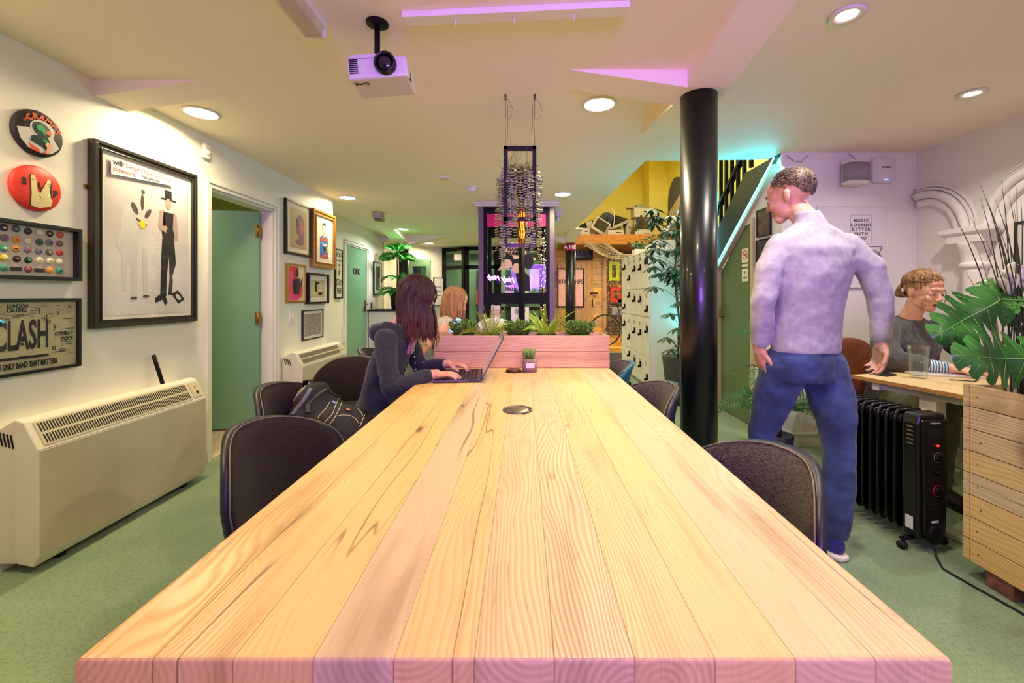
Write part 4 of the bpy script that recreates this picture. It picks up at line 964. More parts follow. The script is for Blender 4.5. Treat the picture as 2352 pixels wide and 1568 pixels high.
# large poster: generic tall figure and pale dog
t, y = picture('framed_poster', 'large framed poster of a figure in a hat beside a pale dog with wifi note', (L, 2.586, 1.527), LZ, .702, 1.0, .042, .035, m_silverblk, mw=.022, paper=m_photo, molded=True)
shp('dog_print', m_pale, [el(-.14, .02, .055, .17, a=.05), el(-.15, -.02, .07, .09), [(-.19, -.06), (-.155, -.06), (-.165, -.30), (-.185, -.30)], [(-.13, -.08), (-.095, -.08), (-.095, -.36), (-.125, -.36)], [(-.06, -.04), (-.03, -.04), (-.02, -.34), (-.05, -.34)], el(-.07, .17, .045, .08, a=-.15), el(-.06, .235, .026, .06)], t, y)
shp('dog_shading', m_inkb, [el(-.108, .18, .016, .038, a=.5), el(-.022, .165, .014, .035, a=-.6), el(-.06, .225, .011, .05), el(-.055, .288, .013, .013), [(-.10, .115), (-.03, .09), (-.03, .10), (-.10, .13)], el(-.115, -.34, .022, .008), el(-.035, -.33, .022, .008)], t, y-.0008)
shp('tag_sticker', mat('yellow_sticker', (232, 216, 40), .5), [el(-.06, .095, .021, .024)], t, y-.0016)
shp('figure_print', m_ink, [[(.10, .34), (.15, .34), (.152, .288), (.185, .284), (.185, .275), (.068, .275), (.068, .284), (.098, .288)], [(.085, .20), (.165, .20), (.175, .08), (.165, .02), (.085, .02), (.075, .08)], [(.08, .03), (.17, .03), (.185, -.12), (.15, -.22), (.135, -.22), (.13, -.08), (.115, -.20), (.11, -.33), (.065, -.33), (.07, -.12)], [(.06, -.32), (.10, -.32), (.12, -.37), (.10, -.39), (.085, -.35), (.03, -.37), (.03, -.34)], [(.135, -.21), (.16, -.22), (.155, -.32), (.125, -.32)]], t, y)
shp('figure_sleeves', mat('beige_print', (186, 160, 148), .7), [el(.125, .255, .022, .034), [(.06, .20), (.09, .21), (.08, .08), (.11, .07), (.11, .09), (.05, .10)], [(.165, .21), (.19, .19), (.20, .04), (.18, .03), (.16, .10)], el(.075, .095, .018, .014), el(.10, .10, .018, .014)], t, y-.0008)
shp('fallen_card', m_ink, [[(.15, -.315), (.20, -.29), (.255, -.35), (.205, -.38)]], t, y)
shp('fallen_card_picture', m_pale, [el(.203, -.335, .026, .014, a=-.7)], t, y-.0008)
nt = MB().prism([(-.26, .338), (.145, .375), (.145, .425), (-.26, .428)], (0, y-.010, 0), (1, 0, 0), (0, 0, 1), (0, -1, 0), .001); nt = nt.build('wifi_note', m_white, t)
text('wifi:', .04, m_ink, t, (-.25, y-.0115, .408), align='LEFT', name='wifi_lettering', bold=.0006); text('Design Chapel coworker', .031, m_pinkt, t, (-.175, y-.0115, .408), align='LEFT', name='wifi_lettering')
text('password:', .034, m_pinkt, t, (-.25, y-.0115, .372), align='LEFT', name='wifi_lettering'); text('holymoly', .034, m_ink, t, (-.075, y-.0115, .376), align='LEFT', name='wifi_lettering')
for zz in (1.77,): MB().box(-.37, -.351, -.01, 0, zz-1.527-.01, zz-1.527+.01).build('hanging_clip', m_brass, t)
# button pin display box
t, y = picture('badge_frame', 'black box frame holding rows of small button badges', (L, 1.815, 1.405), LZ, .70, .262, .018, .05, m_frameblk, mount=mat('lilac_grey_backing', (196, 182, 172), .8), glass=True, recess=.03)
cols = [(60, 90, 100), (220, 200, 60), (210, 60, 60), (40, 40, 44), (230, 220, 200), (60, 160, 120), (200, 120, 60), (120, 110, 140), (226, 216, 190), (150, 60, 60), (30, 36, 50), (224, 150, 50)]
mats_p = [mat('badge_colour', c, .3) for c in cols]
for r in range(5):
    for c in range(14):
        if c < 3: continue
        x = -.31+c*.0445+rnd.uniform(-.002, .002); z = .092-r*.044+rnd.uniform(-.002, .002)
        mm = rnd.choice(mats_p); m2 = rnd.choice(mats_p)
        if r == 4 and c in (7, 9, 11):
            MB().box(x-.02, x+.02, y-.004, y, z-.009, z+.009).build('bar_badge', m_ink, t); continue
        b = MB().lathe([(.0155, 0), (.0155, .003), (.010, .0055), (0, .006)], (x, y, z), 16, 0, Matrix.Rotation(PI/2, 3, 'X')).build('button_badge', mm, t)
        MB().ell((x+rnd.uniform(-.003, .003), y-.0055, z), (rnd.uniform(.004, .009), .0012, rnd.uniform(.003, .008)), None, 8, 5).build('badge_mark', m2, b)
# typographic poster
m_newsp = mat('news_paper', (178, 170, 132), .7, var=.06, vscale=30)
t, y = picture('typographic_poster', 'black framed typographic band poster with tall dark capitals', (L, 1.79, 1.015), LZ, .78, .345, .015, .03, m_frameblk, mount=m_newsp, glass=True, recess=.015)
tx = lambda s, sz_, x, z, **k: text(s, sz_, m_ink, t, (x, y, z), name='lettering', align='LEFT', **k)
tx('CLASH', .185, .035, .0, sx=.385, bold=.004); bpy.context.view_layer.update()
tx('THE ONLY BAND THAT MATTERS', .036, .035, -.130, sx=.46, bold=.0014)
MB().box(-.36, .25, y-.001, y, -.102, -.090).build('rule', m_ink, t)
tx('LONDON\nCALLING', .026, .085, .128, line=.7, bold=.0005, sx=.7); tx('COMBAT', .028, .275, .0, shear=.2, sx=.7); tx('ROCK', .028, .305, -.026, shear=.2, sx=.7)
tx("'77", .02, .04, -.06, sx=.7); tx("'80", .018, .135, -.035, sx=.7); tx('82', .026, .265, -.07, sx=.7); tx('6', .024, .272, .035); tx('2', .024, .285, .10); tx('1', .028, .235, .085); tx('31', .024, .335, .128, sx=.7); tx('3', .02, .25, .06)
rr_ = random.Random(3); ln_ = MB()
for i in range(150):
    x = rr_.uniform(-.05, .34); z = rr_.uniform(-.12, .14)
    if x < .262 and -.085 < z < .075: continue
    if .07 < x < .16 and z > .10 or z < -.095 and x < .3: continue
    l = rr_.uniform(.015, .05)
    if rr_.random() < .3: ln_.box(x, x+.0015, y-.0005, y, z-l*.6, z)
    else: ln_.box(x, min(x+l, .365), y-.0005, y, z, z+rr_.choice((.0015, .003)))
ln_.build('small_print_lines', m_ink, t)
# big round badges
def badge(label, yy, zz, base, deco):
    t = thing('giant_button_badge', label, 'badge', (L, yy, zz), LZ, 'giant round badges')
    MB().lathe([(.100, 0), (.106, .008), (.105, .016), (.095, .024), (.05, .030), (0, .031)], (0, 0, 0), 56, 0, Matrix.Rotation(PI/2, 3, 'X')).build('badge_disc', base, t)
    deco(t); return t
def dome(x, z): r = math.hypot(x, z); return -(.0315-.007*(r/.095)**2.2)
def dshp(name, m, polys, par, lift=.0006):
    mb = MB()
    for ip, p in enumerate(polys):      # finely subdivide, then drape over the dome
        bm = bmesh.new(); vs = [bm.verts.new((x, 0, z)) for x, z in p]; f = bm.faces.new(vs)
        bmesh.ops.triangulate(bm, faces=bm.faces); 
        for _ in range(3): bmesh.ops.subdivide_edges(bm, edges=[e for e in bm.edges if e.calc_length() > .012], cuts=1)
        bmesh.ops.triangulate(bm, faces=bm.faces)
        bm.verts.ensure_lookup_table()
        mb.add([(v.co.x, dome(v.co.x, v.co.z)-lift-ip*.0001, v.co.z) for v in bm.verts], [[v.index for v in f.verts] for f in bm.faces], 0, True); bm.free()
    return mb.build(name, m, par)
def clipc(poly, R_=.093): return [((x, z) if math.hypot(x, z) <= R_ else (x*R_/math.hypot(x, z), z*R_/math.hypot(x, z))) for x, z in poly]
def deco1(t):
    wing = [(-.095, .0), (-.05, .012), (-.02, .015), (.03, .03), (.06, -.02), (.09, -.05), (.05, -.085), (.0, -.09), (-.05, -.08), (-.08, -.045)]
    dshp('wing_print', m_pale, [clipc(wing)], t); dshp('halo_print', m_pale, [el(.005, .02, .052, .042)], t, .0012)
    dshp('creature_print', mat('dark_green_print', (22, 46, 34), .4), [el(.0, .018, .040, .033, a=-.4), [(-.04, -.02), (.02, .0), (.04, -.04), (.03, -.075), (.0, -.06), (-.045, -.045)]], t, .0018)
    dshp('green_print', mat('bright_green_print', (30, 160, 90), .4), [el(.004, .02, .010, .024, a=.5), el(-.012, .022, .012, .012), el(.015, -.03, .012, .006)], t, .0026)
    dshp('orange_print', mat('orange_ink', (236, 96, 40), .4), [el(.028, .012, .012, .010), clipc([(-.055, -.055), (-.01, -.075), (.0, -.09), (-.04, -.09)]), clipc([(.005, -.085), (.03, -.088), (.03, -.07)])], t, .0032)
    dshp('hand_print', mat('pink_ink', (236, 176, 140), .5), [el(.03, -.045, .017, .012), [(.022, -.05), (.04, -.05), (.036, -.085), (.02, -.085)]], t, .0036)
    for i, ch in enumerate('CRAMPS'):
        a = math.radians(128-i*21); r = .075
        x, z = r*math.cos(a), r*math.sin(a)
        text(ch, .036, bpy.data.materials['orange_ink'], t, (x, dome(x, z)-.001, z), (PI/2, -(a-PI/2), 0), bold=.0012)
    x, z = .075*math.cos(math.radians(146)), .075*math.sin(math.radians(146)); text('THE', .012, bpy.data.materials['orange_ink'], t, (x, dome(x, z)-.001, z), (PI/2, -math.radians(56), 0))
def deco2(t):
    hand = [(-.035, -.088), (-.034, -.03), (-.038, .045), (-.034, .058), (-.022, .058), (-.017, .045), (-.010, -.015), (.0, -.022), (.008, -.015), (.030, .045), (.038, .054), (.047, .048), (.046, .036), (.034, -.03), (.046, -.034), (.056, -.045), (.050, -.075), (.0, -.092)]
    big = [(x*1.0+(.0022 if x > 0 else -.0022), z+(.0022 if z > -.03 else 0)) for x, z in hand]
    dshp('hand_outline', m_ink, [clipc(big)], t, .0012); dshp('hand_print', mat('hand_cream', (232, 212, 150), .5), [clipc([(x, z) for x, z in hand], .091)], t, .0022)
    dshp('nail_lines', m_ink, [[(-.034, .034), (-.020, .034), (-.020, .0355), (-.034, .0355)], [(.030, .030), (.043, .027), (.043, .0285), (.030, .0315)], [(-.004, -.03), (.004, -.045), (.002, -.046), (-.006, -.03)]], t, .0030)
    for ch, x, z in (('S', -.062, .018), ('L', .000, .012), ('F', .068, -.012)): text(ch, .034 if ch == 'L' else .042, m_ink, t, (x, dome(x, z)-.0015, z), bold=.002)
badge('giant round badge with orange drip letters over a green creature', 1.997, 1.958, m_ink, deco1)
badge('giant round red badge with a two-finger hand and black letters', 1.99, 1.70, m_red, deco2)
# small frames on the left wall
t, y = picture('framed_portrait_print', 'black and gold framed print of a head in profile, top left of the small frames', (L, 4.29, 1.868), LZ, .46, .53, .02, .03, m_frameblk, mw=.05, paper=mat('buff_print', (196, 168, 120), .6), group='small frames by the door')
MB().box(-.21, .21, y-.002, y, -.245, -.237).box(-.21, .21, y-.002, y, .237, .245).box(-.21, -.202, y-.002, y, -.237, .237).box(.202, .21, y-.002, y, -.237, .237).build('gold_slip', m_gold, t)
shp('profile_print', mat('violet_print', (138, 106, 126), .6), [el(.03, .06, .07, .09), el(.05, -.06, .05, .09), el(.02, -.13, .08, .03), [(-.03, .08), (-.06, .02), (-.045, 0), (-.05, -.03), (-.02, -.06), (.04, -.04), (.04, .1)]], t, y)
shp('hair_print', mat('rose_print', (200, 110, 120), .6), [el(.055, .03, .03, .07), el(.04, -.02, .03, .04)], t, y-.001)
shp('face_print', m_inkb, [el(-.03, .07, .02, .035), el(-.02, .03, .012, .01)], t, y-.001)
t, y = picture('framed_pop_portrait', 'gilt framed pop portrait of a head over a multicoloured shirt', (L, 4.812, 1.825), LZ, .53, .63, .06, .045, m_gold, mw=.03, paper=mat('white_print', (240, 226, 200), .6), group='small frames by the door', molded=True)
shp('shirt_print', mat('blue_print', (70, 120, 190), .6), [[(-.11, -.20), (.09, -.20), (.09, .02), (.03, .05), (-.05, .05), (-.11, .02)]], t, y)
for i, (c, q) in enumerate((((220, 90, 50), [(-.11, .02), (.09, .02), (.07, -.01), (-.09, -.01)]), ((240, 230, 220), [(-.08, -.03), (.0, -.09), (.07, -.03), (.0, -.05)]), ((230, 190, 60), [(.04, -.10), (.09, -.02), (.09, -.18)]), ((214, 70, 50), [(-.10, -.20), (-.02, -.14), (.08, -.20)]), ((30, 30, 40), [(-.02, -.07), (.015, -.07), (.015, -.12), (-.02, -.12)]))):
    shp('shirt_patch', mat('shirt_colour', c, .6), [q], t, y-.0008*(i+1))
shp('head_print', mat('sketch_grey', (206, 202, 196), .6), [el(-.01, .12, .042, .065), [(-.03, .07), (.01, .07), (.015, .03), (-.035, .03)]], t, y-.001)
shp('hair_print', m_ink, [[(-.052, .13), (-.05, .17), (-.02, .195), (.02, .19), (.035, .16), (.0, .165), (-.035, .16), (-.045, .12)], el(.005, .125, .006, .004), el(-.025, .125, .006, .004), el(-.005, .075, .012, .004)], t, y-.0018)
t, y = picture('framed_red_print', 'gold framed red and pink print of a standing figure', (L, 4.257, 1.325), LZ, .34, .384, .018, .03, m_gold, mw=.0, paper=mat('cream_print', (226, 206, 160), .6), group='small frames by the door')
shp('red_print', mat('hot_red_print', (232, 50, 60), .5), [[(-.145, .165), (.02, .165), (-.02, .05), (-.05, -.05), (-.02, -.12), (-.145, -.16)], el(.05, -.06, .06, .09)], t, y)
shp('pink_print', mat('hot_pink_print', (232, 60, 130), .5), [[(-.145, -.02), (-.08, .0), (-.09, .12), (-.145, .12)], [(-.145, -.17), (.03, -.17), (.02, -.12), (-.145, -.10)]], t, y-.0008)
shp('figure_print', mat('navy_print', (44, 28, 62), .5), [el(.0, .10, .03, .045), [(-.06, .04), (.05, .05), (.07, -.05), (.03, -.11), (-.06, -.11), (-.09, -.03)], [(.06, .0), (.10, .07), (.105, .03), (.08, -.04)]], t, y-.0016)
t, y = picture('framed_collage', 'deep black framed collage with a small central figure', (L, 4.68, 1.279), LZ, .457, .33, .022, .05, m_frameblk, mw=.05, paper=mat('yellowed_print', (206, 196, 140), .6, var=.1, vscale=30), group='small frames by the door', recess=.02)
shp('collage_shapes', m_ink, [el(-.05, .02, .03, .06), el(.03, .0, .022, .03), el(-.01, .06, .03, .015), [(-.0, -.04), (.09, -.04), (.09, -.07), (.0, -.07)]], t, y)
shp('collage_figure', m_pale, [el(.035, .03, .014, .02), [(.02, .01), (.05, .01), (.055, -.03), (.015, -.03)]], t, y-.0008)
g = NG('dense_type_print'); oo = g.obj(); sx_ = g.n('ShaderNodeSeparateXYZ', {0: oo}).outputs
vv = g.n('ShaderNodeTexVoronoi', {'Vector': oo, 'Scale': 90.}).outputs['Distance']
m_type = g.out(Base_Color=g.mix(g.ss(g.noise(oo, 150, 1), .46, .5), lin((56, 50, 48)), lin((206, 194, 180))), Roughness=.6)
t, y = picture('framed_text_print', 'thin black framed print of dense tiny lettering below the light switch', (L, 4.605, .892), LZ, .443, .313, .012, .02, m_frameblk, mw=.028, paper=m_type, group='small frames by the door')
t = thing('light_switch', 'white light switch on the left wall below the gold framed red print', 'light switch', (L, 4.2, .995), LZ)
MB().box(-.043, .043, -.009, 0, -.065, .065).build('plate', m_gloss_white, t, bevel=.003); MB().box(-.012, .012, -.022, -.009, -.02, .015).build('rocker', m_gloss_white, t, bevel=.003)
C2 = -2.72
t, y = picture('framed_lettering_print', 'tall narrow framed print with a star and big capitals by the washroom door', (C2, 6.22, 1.52), LZ, .24, .72, .018, .03, m_frameblk, mount=m_mount, glass=True)
shp('star_print', mat('khaki_print', (150, 138, 90), .6), [[(math.sin(2*PI*k/10)*(.06 if k % 2 == 0 else .025), .02+math.cos(2*PI*k/10)*(.075 if k % 2 == 0 else .03)) for k in range(10)]], t, y)
text('STAY', .125, m_ink, t, (0, y, -.13), sx=.58, bold=.003); text('FREE', .125, m_ink, t, (0, y, -.25), sx=.58, bold=.003)
text('ROCK', .085, mat('grey_ink', (120, 116, 104), .7), t, (0, y, .27), sx=.75, bold=.002); text('THE HOUSE', .04, bpy.data.materials['grey_ink'], t, (0, y, .19), sx=.8, bold=.001); text('AND', .05, bpy.data.materials['grey_ink'], t, (0, y, .125), sx=.8, bold=.001)
t, y = picture('framed_dark_print', 'black framed dark print between the washroom door and the palm', (C2, 7.86, 1.52), LZ, .40, .60, .02, .03, m_frameblk, mw=.06, paper=mat('slate_print', (60, 66, 60), .5, var=.4, vscale=12))
tag(MB().box(C2, C2+.012, 7.52, 7.60, .93, 1.08).build('wall_switch', m_steel, bevel=.003), 'metal wall switch right of the washroom door', 'light switch')
tag(MB().box(C2, C2+.02, 6.37, 6.43, .30, .42).box(C2, C2+.02, 6.37, 6.43, .5, .75).build('trunking_box', m_gloss_white, bevel=.003), 'pair of white socket boxes left of the washroom door', 'socket box')
# ------------------------------------------------------------------ LED strip on the stringer
m_cyan = mat('cyan_led', (120, 250, 255), .4, emit=(90, 235, 250), estr=26)
t = thing('led_strip', 'glowing cyan LED strip along the lower edge of the stair stringer', 'LED strip', (2.04, 4.9, 1.2))
mb = MB().tube([(2.035, y, SB(y)) for y in (6.2, 5.3, 4.53, 4.0, 3.47)], .0035, 6); mb.build('strip', mat('led_tape', (220, 250, 250), .4, emit=(80, 220, 235), estr=4), t, world=True)
mb = MB(); n_ = 100
for i in range(n_):
    y = lerp(3.47, 4.6, i/(n_-1)); mb.obox((2.030, y, SB(y)), (.006, .008, .010))
mb.build('diodes', m_cyan, t, world=True, kind='stuff')
ll = math.hypot(1.06, .82)
for y0_, y1_, e in ((3.47, 4.53, 17), (4.53, 5.4, 4)):
    yc = (y0_+y1_)/2; o = area('led_glow', (2.02, yc, SB(yc)), (0, 0, 0), .02, e, (.0, .75, .95), (y1_-y0_)*1.25)
    d = Vector((0, -1, .766)).normalized(); z_ = Vector((1, 0, 0)); x_ = d.cross(z_)
    o.rotation_euler = Matrix((x_, d, z_)).transposed().to_euler(); o.parent = t; o.matrix_parent_inverse = Matrix.Translation(-t.location)
o = area('led_glow', (2.06, 3.415, 2.2), (math.radians(-70), 0, math.radians(180)), .04, 1.2, (.05, .85, 1.), .25)
t2 = thing('led_strip', 'thin vertical cyan LED strip next to the thick black pillar', 'LED strip', (2.045, 4.60, 1.9))
MB().cyl((0, 0, -.4), (0, 0, .44), .004, None, 6).build('strip', m_cyan, t2)
# notices on the olive door
t = thing('no_smoking_sign', 'white no smoking sign on the olive under-stair door', 'sign', (2.083, 4.02, 1.56), -PI/2)
MB().box(-.06, .06, -.002, 0, -.085, .085).build('plate', m_white, t)
MB().lathe([(.036, 0), (.044, 0), (.044, .002), (.036, .002)], (0, -.002, .025), 32, 0, Matrix.Rotation(PI/2, 3, 'X'), close=True).build('ring', m_red, t)
MB().obox((0, -.0035, .025), (.008, .001, .08), rot('Y', -45)).build('bar', m_red, t); MB().box(-.024, .018, -.003, -.002, .02, .03).build('cigarette', m_ink, t)
text('NO SMOKING', .018, m_ink, t, (0, -.003, -.055), bold=.001)
t = thing('wifi_notice', 'small white notice below the no smoking sign', 'sign', (2.083, 4.02, 1.395), -PI/2)
MB().box(-.058, .058, -.002, 0, -.06, .06).build('paper', m_white, t); text('Y', .04, m_ink, t, (0, -.003, .02)); text('please keep this\ndoor closed', .011, m_ink, t, (0, -.003, -.025))
t, y = picture('framed_dark_photo', 'dark framed photograph beside the cyan LED strip, upper of two', (2.07, 3.67, 1.83), -PI/2, .21, .24, .012, .02, m_frameblk, paper=mat('sepia_photo', (96, 74, 62), .5, var=.4, vscale=14))
t, y = picture('framed_dark_photo', 'dark framed photograph beside the olive door, lower of two', (2.07, 3.68, 1.57), -PI/2, .21, .24, .012, .02, m_frameblk, paper=mat('plum_photo', (70, 62, 74), .5, var=.4, vscale=14))
# back wall: music poster, speaker, access point
m_lil = mat('lilac_white_print', (226, 218, 222), .5)
t, y = picture('music_poster', 'large white framed poster with music lettering and a turntable drawing', (2.63, 3.43, 1.595), 0, .56, .66, .012, .022, m_gloss_white, mount=m_lil, glass=False)
MB().box(-.02, .15, y-.0006, y, .02, .25).build('text_panel', m_lil, t); 
tl = MB().box(-.021, -.019, y-.001, y, .02, .25).box(.150, .152, y-.001, y, .02, .25).box(-.02, .151, y-.001, y, .249, .251).box(-.02, .151, y-.001, y, .019, .021); tl.build('text_border', m_inkb, t)
text('MUSIC\nSOUNDS\nBETTER\nWITH\nYOU', .034, m_ink, t, (.066, y-.001, .135), line=1.05, spacing=1.35, bold=.0006)
shp('turntable_print', mat('pencil_grey', (168, 158, 170), .6), [el(.165, -.11, .075, .085, a=.3)], t, y); shp('record_print', m_lil, [el(.165, -.11, .05, .06, a=.3)], t, y-.0008); shp('record_label_print', m_inkb, [el(.165, -.11, .025, .03, a=.3)], t, y-.0016)
shp('tonearm_print', m_inkb, [[(.10, -.0), (.23, -.0), (.23, -.003), (.10, -.003)], [(.23, .0), (.18, -.12), (.184, -.122), (.235, -.002)], [(.04, -.22), (.24, -.22), (.24, -.224), (.04, -.224)]], t, y-.0024)
t = thing('wall_speaker', 'white wall speaker with grey mesh front near the ceiling', 'speaker', (2.60, 3.43, 2.165), 0)
MB().loft([((0, -.075, -.095), (.085, 0, 0), (0, .05, 0)), ((0, -.08, -.09), (.088, .01, 0), (0, .06, 0)), ((0, -.08, .09), (.088, .01, 0), (0, .06, 0)), ((0, -.075, .097), (.085, 0, 0), (0, .05, 0))], 28, n=4).build('body', m_gloss_white, t)
MB().loft([((0, -.085, -.072), (.089, .010, 0), (0, .061, 0)), ((0, -.085, .068), (.089, .010, 0), (0, .061, 0))], 28, n=4).build('grille', mat('speaker_mesh', (150, 140, 150), .7, bump=.2, bscale=600), t)
MB().box(-.02, .02, -.03, 0, -.02, .02).build('bracket', m_gloss_white, t)
t = thing('wireless_access_point', 'white rounded square wireless access point beside the wall speaker', 'access point', (2.865, 3.43, 2.20), 0)
MB().loft([((0, 0, 0), (.09, 0, 0), (0, 0, .098)), ((0, -.02, 0), (.094, 0, 0), (0, 0, .102)), ((0, -.032, 0), (.094, 0, 0), (0, 0, .102)), ((0, -.038, 0), (.088, 0, 0), (0, 0, .096))], 40, n=5).build('body', m_lil, t)
text('NETGEAR', .016, m_ink, t, (.012, -.0386, .022), bold=.0006)
mb = MB()
for k in range(4): mb.ell((-.0+k*.009, -.039, -.075), (.003, .001, .003), None, 8, 5)
mb.build('indicator_lights', mat('blue_indicator', (90, 150, 255), .4, emit=(90, 150, 255), estr=6), t)
t = tag(MB().tube([(2.10, 3.425, 2.33), (2.16, 3.42, 2.28), (2.22, 3.42, 2.27), (2.28, 3.42, 2.33)], .002, 5).tube([(2.60, 3.42, 2.34), (2.64, 3.40, 2.29)], .002, 5).build('loose_cable', m_purpleblack), 'thin loose cable near the ceiling beside the LED strip', 'cable')
t, y = picture('framed_niche_picture', 'black framed picture inside the plaster arch behind the tall grass', (RX, 2.57, 1.46), -PI/2, .32, .42, .016, .02, m_frameblk, paper=m_pale)
# ------------------------------------------------------------------ desk on the right
dk = thing('desk', 'light wood desk with white steel legs beside the arcade wall', 'desk', (1.955, 2.545, 0), math.radians(13.9))
MB().box(0, .98, -.70, 0, .708, .7296).build('desktop', m_ply, dk)
ed = MB().box(-.002, 0, -.702, .002, .708, .7292).box(-.002, .982, -.702, -.70, .708, .7292).box(-.002, .982, 0, .002, .708, .7292); ed.build('edging', m_plyedge, dk)
MB().box(.02, .96, -.60, -.56, .665, .708).box(.02, .96, -.14, -.10, .665, .708).box(.04, .08, -.56, -.14, .67, .705).build('underframe', m_gloss_white, dk)
for x in (.045, .86):
    MB().box(x, x+.07, -.40, -.32, .02, .67).build('leg', m_gloss_white, dk, bevel=.004)
    MB().box(x-.005, x+.075, -.68, -.03, 0, .03).build('foot', m_gloss_white, dk, bevel=.005)
def onDesk(x, y): R2 = Matrix.Rotation(math.radians(13.9), 3, 'Z'); v = R2 @ Vector((x, y, 0)); return (1.955+v.x, 2.545+v.y, .7296)
t = thing('smartphone', 'black smartphone lying on the light wood desk', 'phone', onDesk(.175, -.06), math.radians(25))
MB().box(-.055, .055, -.035, .035, 0, .009).build('body', m_blackmatte, t, bevel=.004); MB().box(-.048, .048, -.03, .03, .009, .0095).build('screen', m_blackgloss, t)
m_tumbler = thin_glass('tumbler_glass', (250, 253, 253), .05)
t = thing('drinking_glass', 'tall straight glass of water on the light wood desk', 'glass', onDesk(.27, -.17))
MB().lathe([(0, 0), (.036, 0), (.040, .004), (.050, .185), (.0478, .185), (.038, .014), (0, .012)], (0, 0, 0), 40).build('tumbler', m_tumbler, t)
MB().lathe([(0, .0125), (.0378, .0143), (.0414, .072), (0, .072)], (0, 0, 0), 40).build('water', thin_glass('water', (244, 248, 248), .02), t)
t = thing('keyboard', 'pale flat keyboard in front of the seated woman in grey', 'keyboard', onDesk(.52, -.16), math.radians(-18))
MB().box(-.19, .19, -.06, .06, 0, .014).build('body', m_gloss_white, t, bevel=.003)
kk = MB()
for r in range(5):
    for c in range(14): kk.box(-.18+c*.0258, -.18+c*.0258+.022, -.053+r*.0215, -.053+r*.0215+.018, .014, .018)
kk.build('keys', m_pale, t, kind='stuff')
mb = MB().tube([onDesk(.35, -.27)[:2]+(.735,), onDesk(.42, -.34)[:2]+(.735,), onDesk(.52, -.30)[:2]+(.735,), onDesk(.60, -.22)[:2]+(.75,), onDesk(.70, -.2)[:2]+(.755,)], .0028, 6); tag(mb.build('desk_cable', m_blackmatte), 'thin black cable curling over the light wood desk', 'cable')
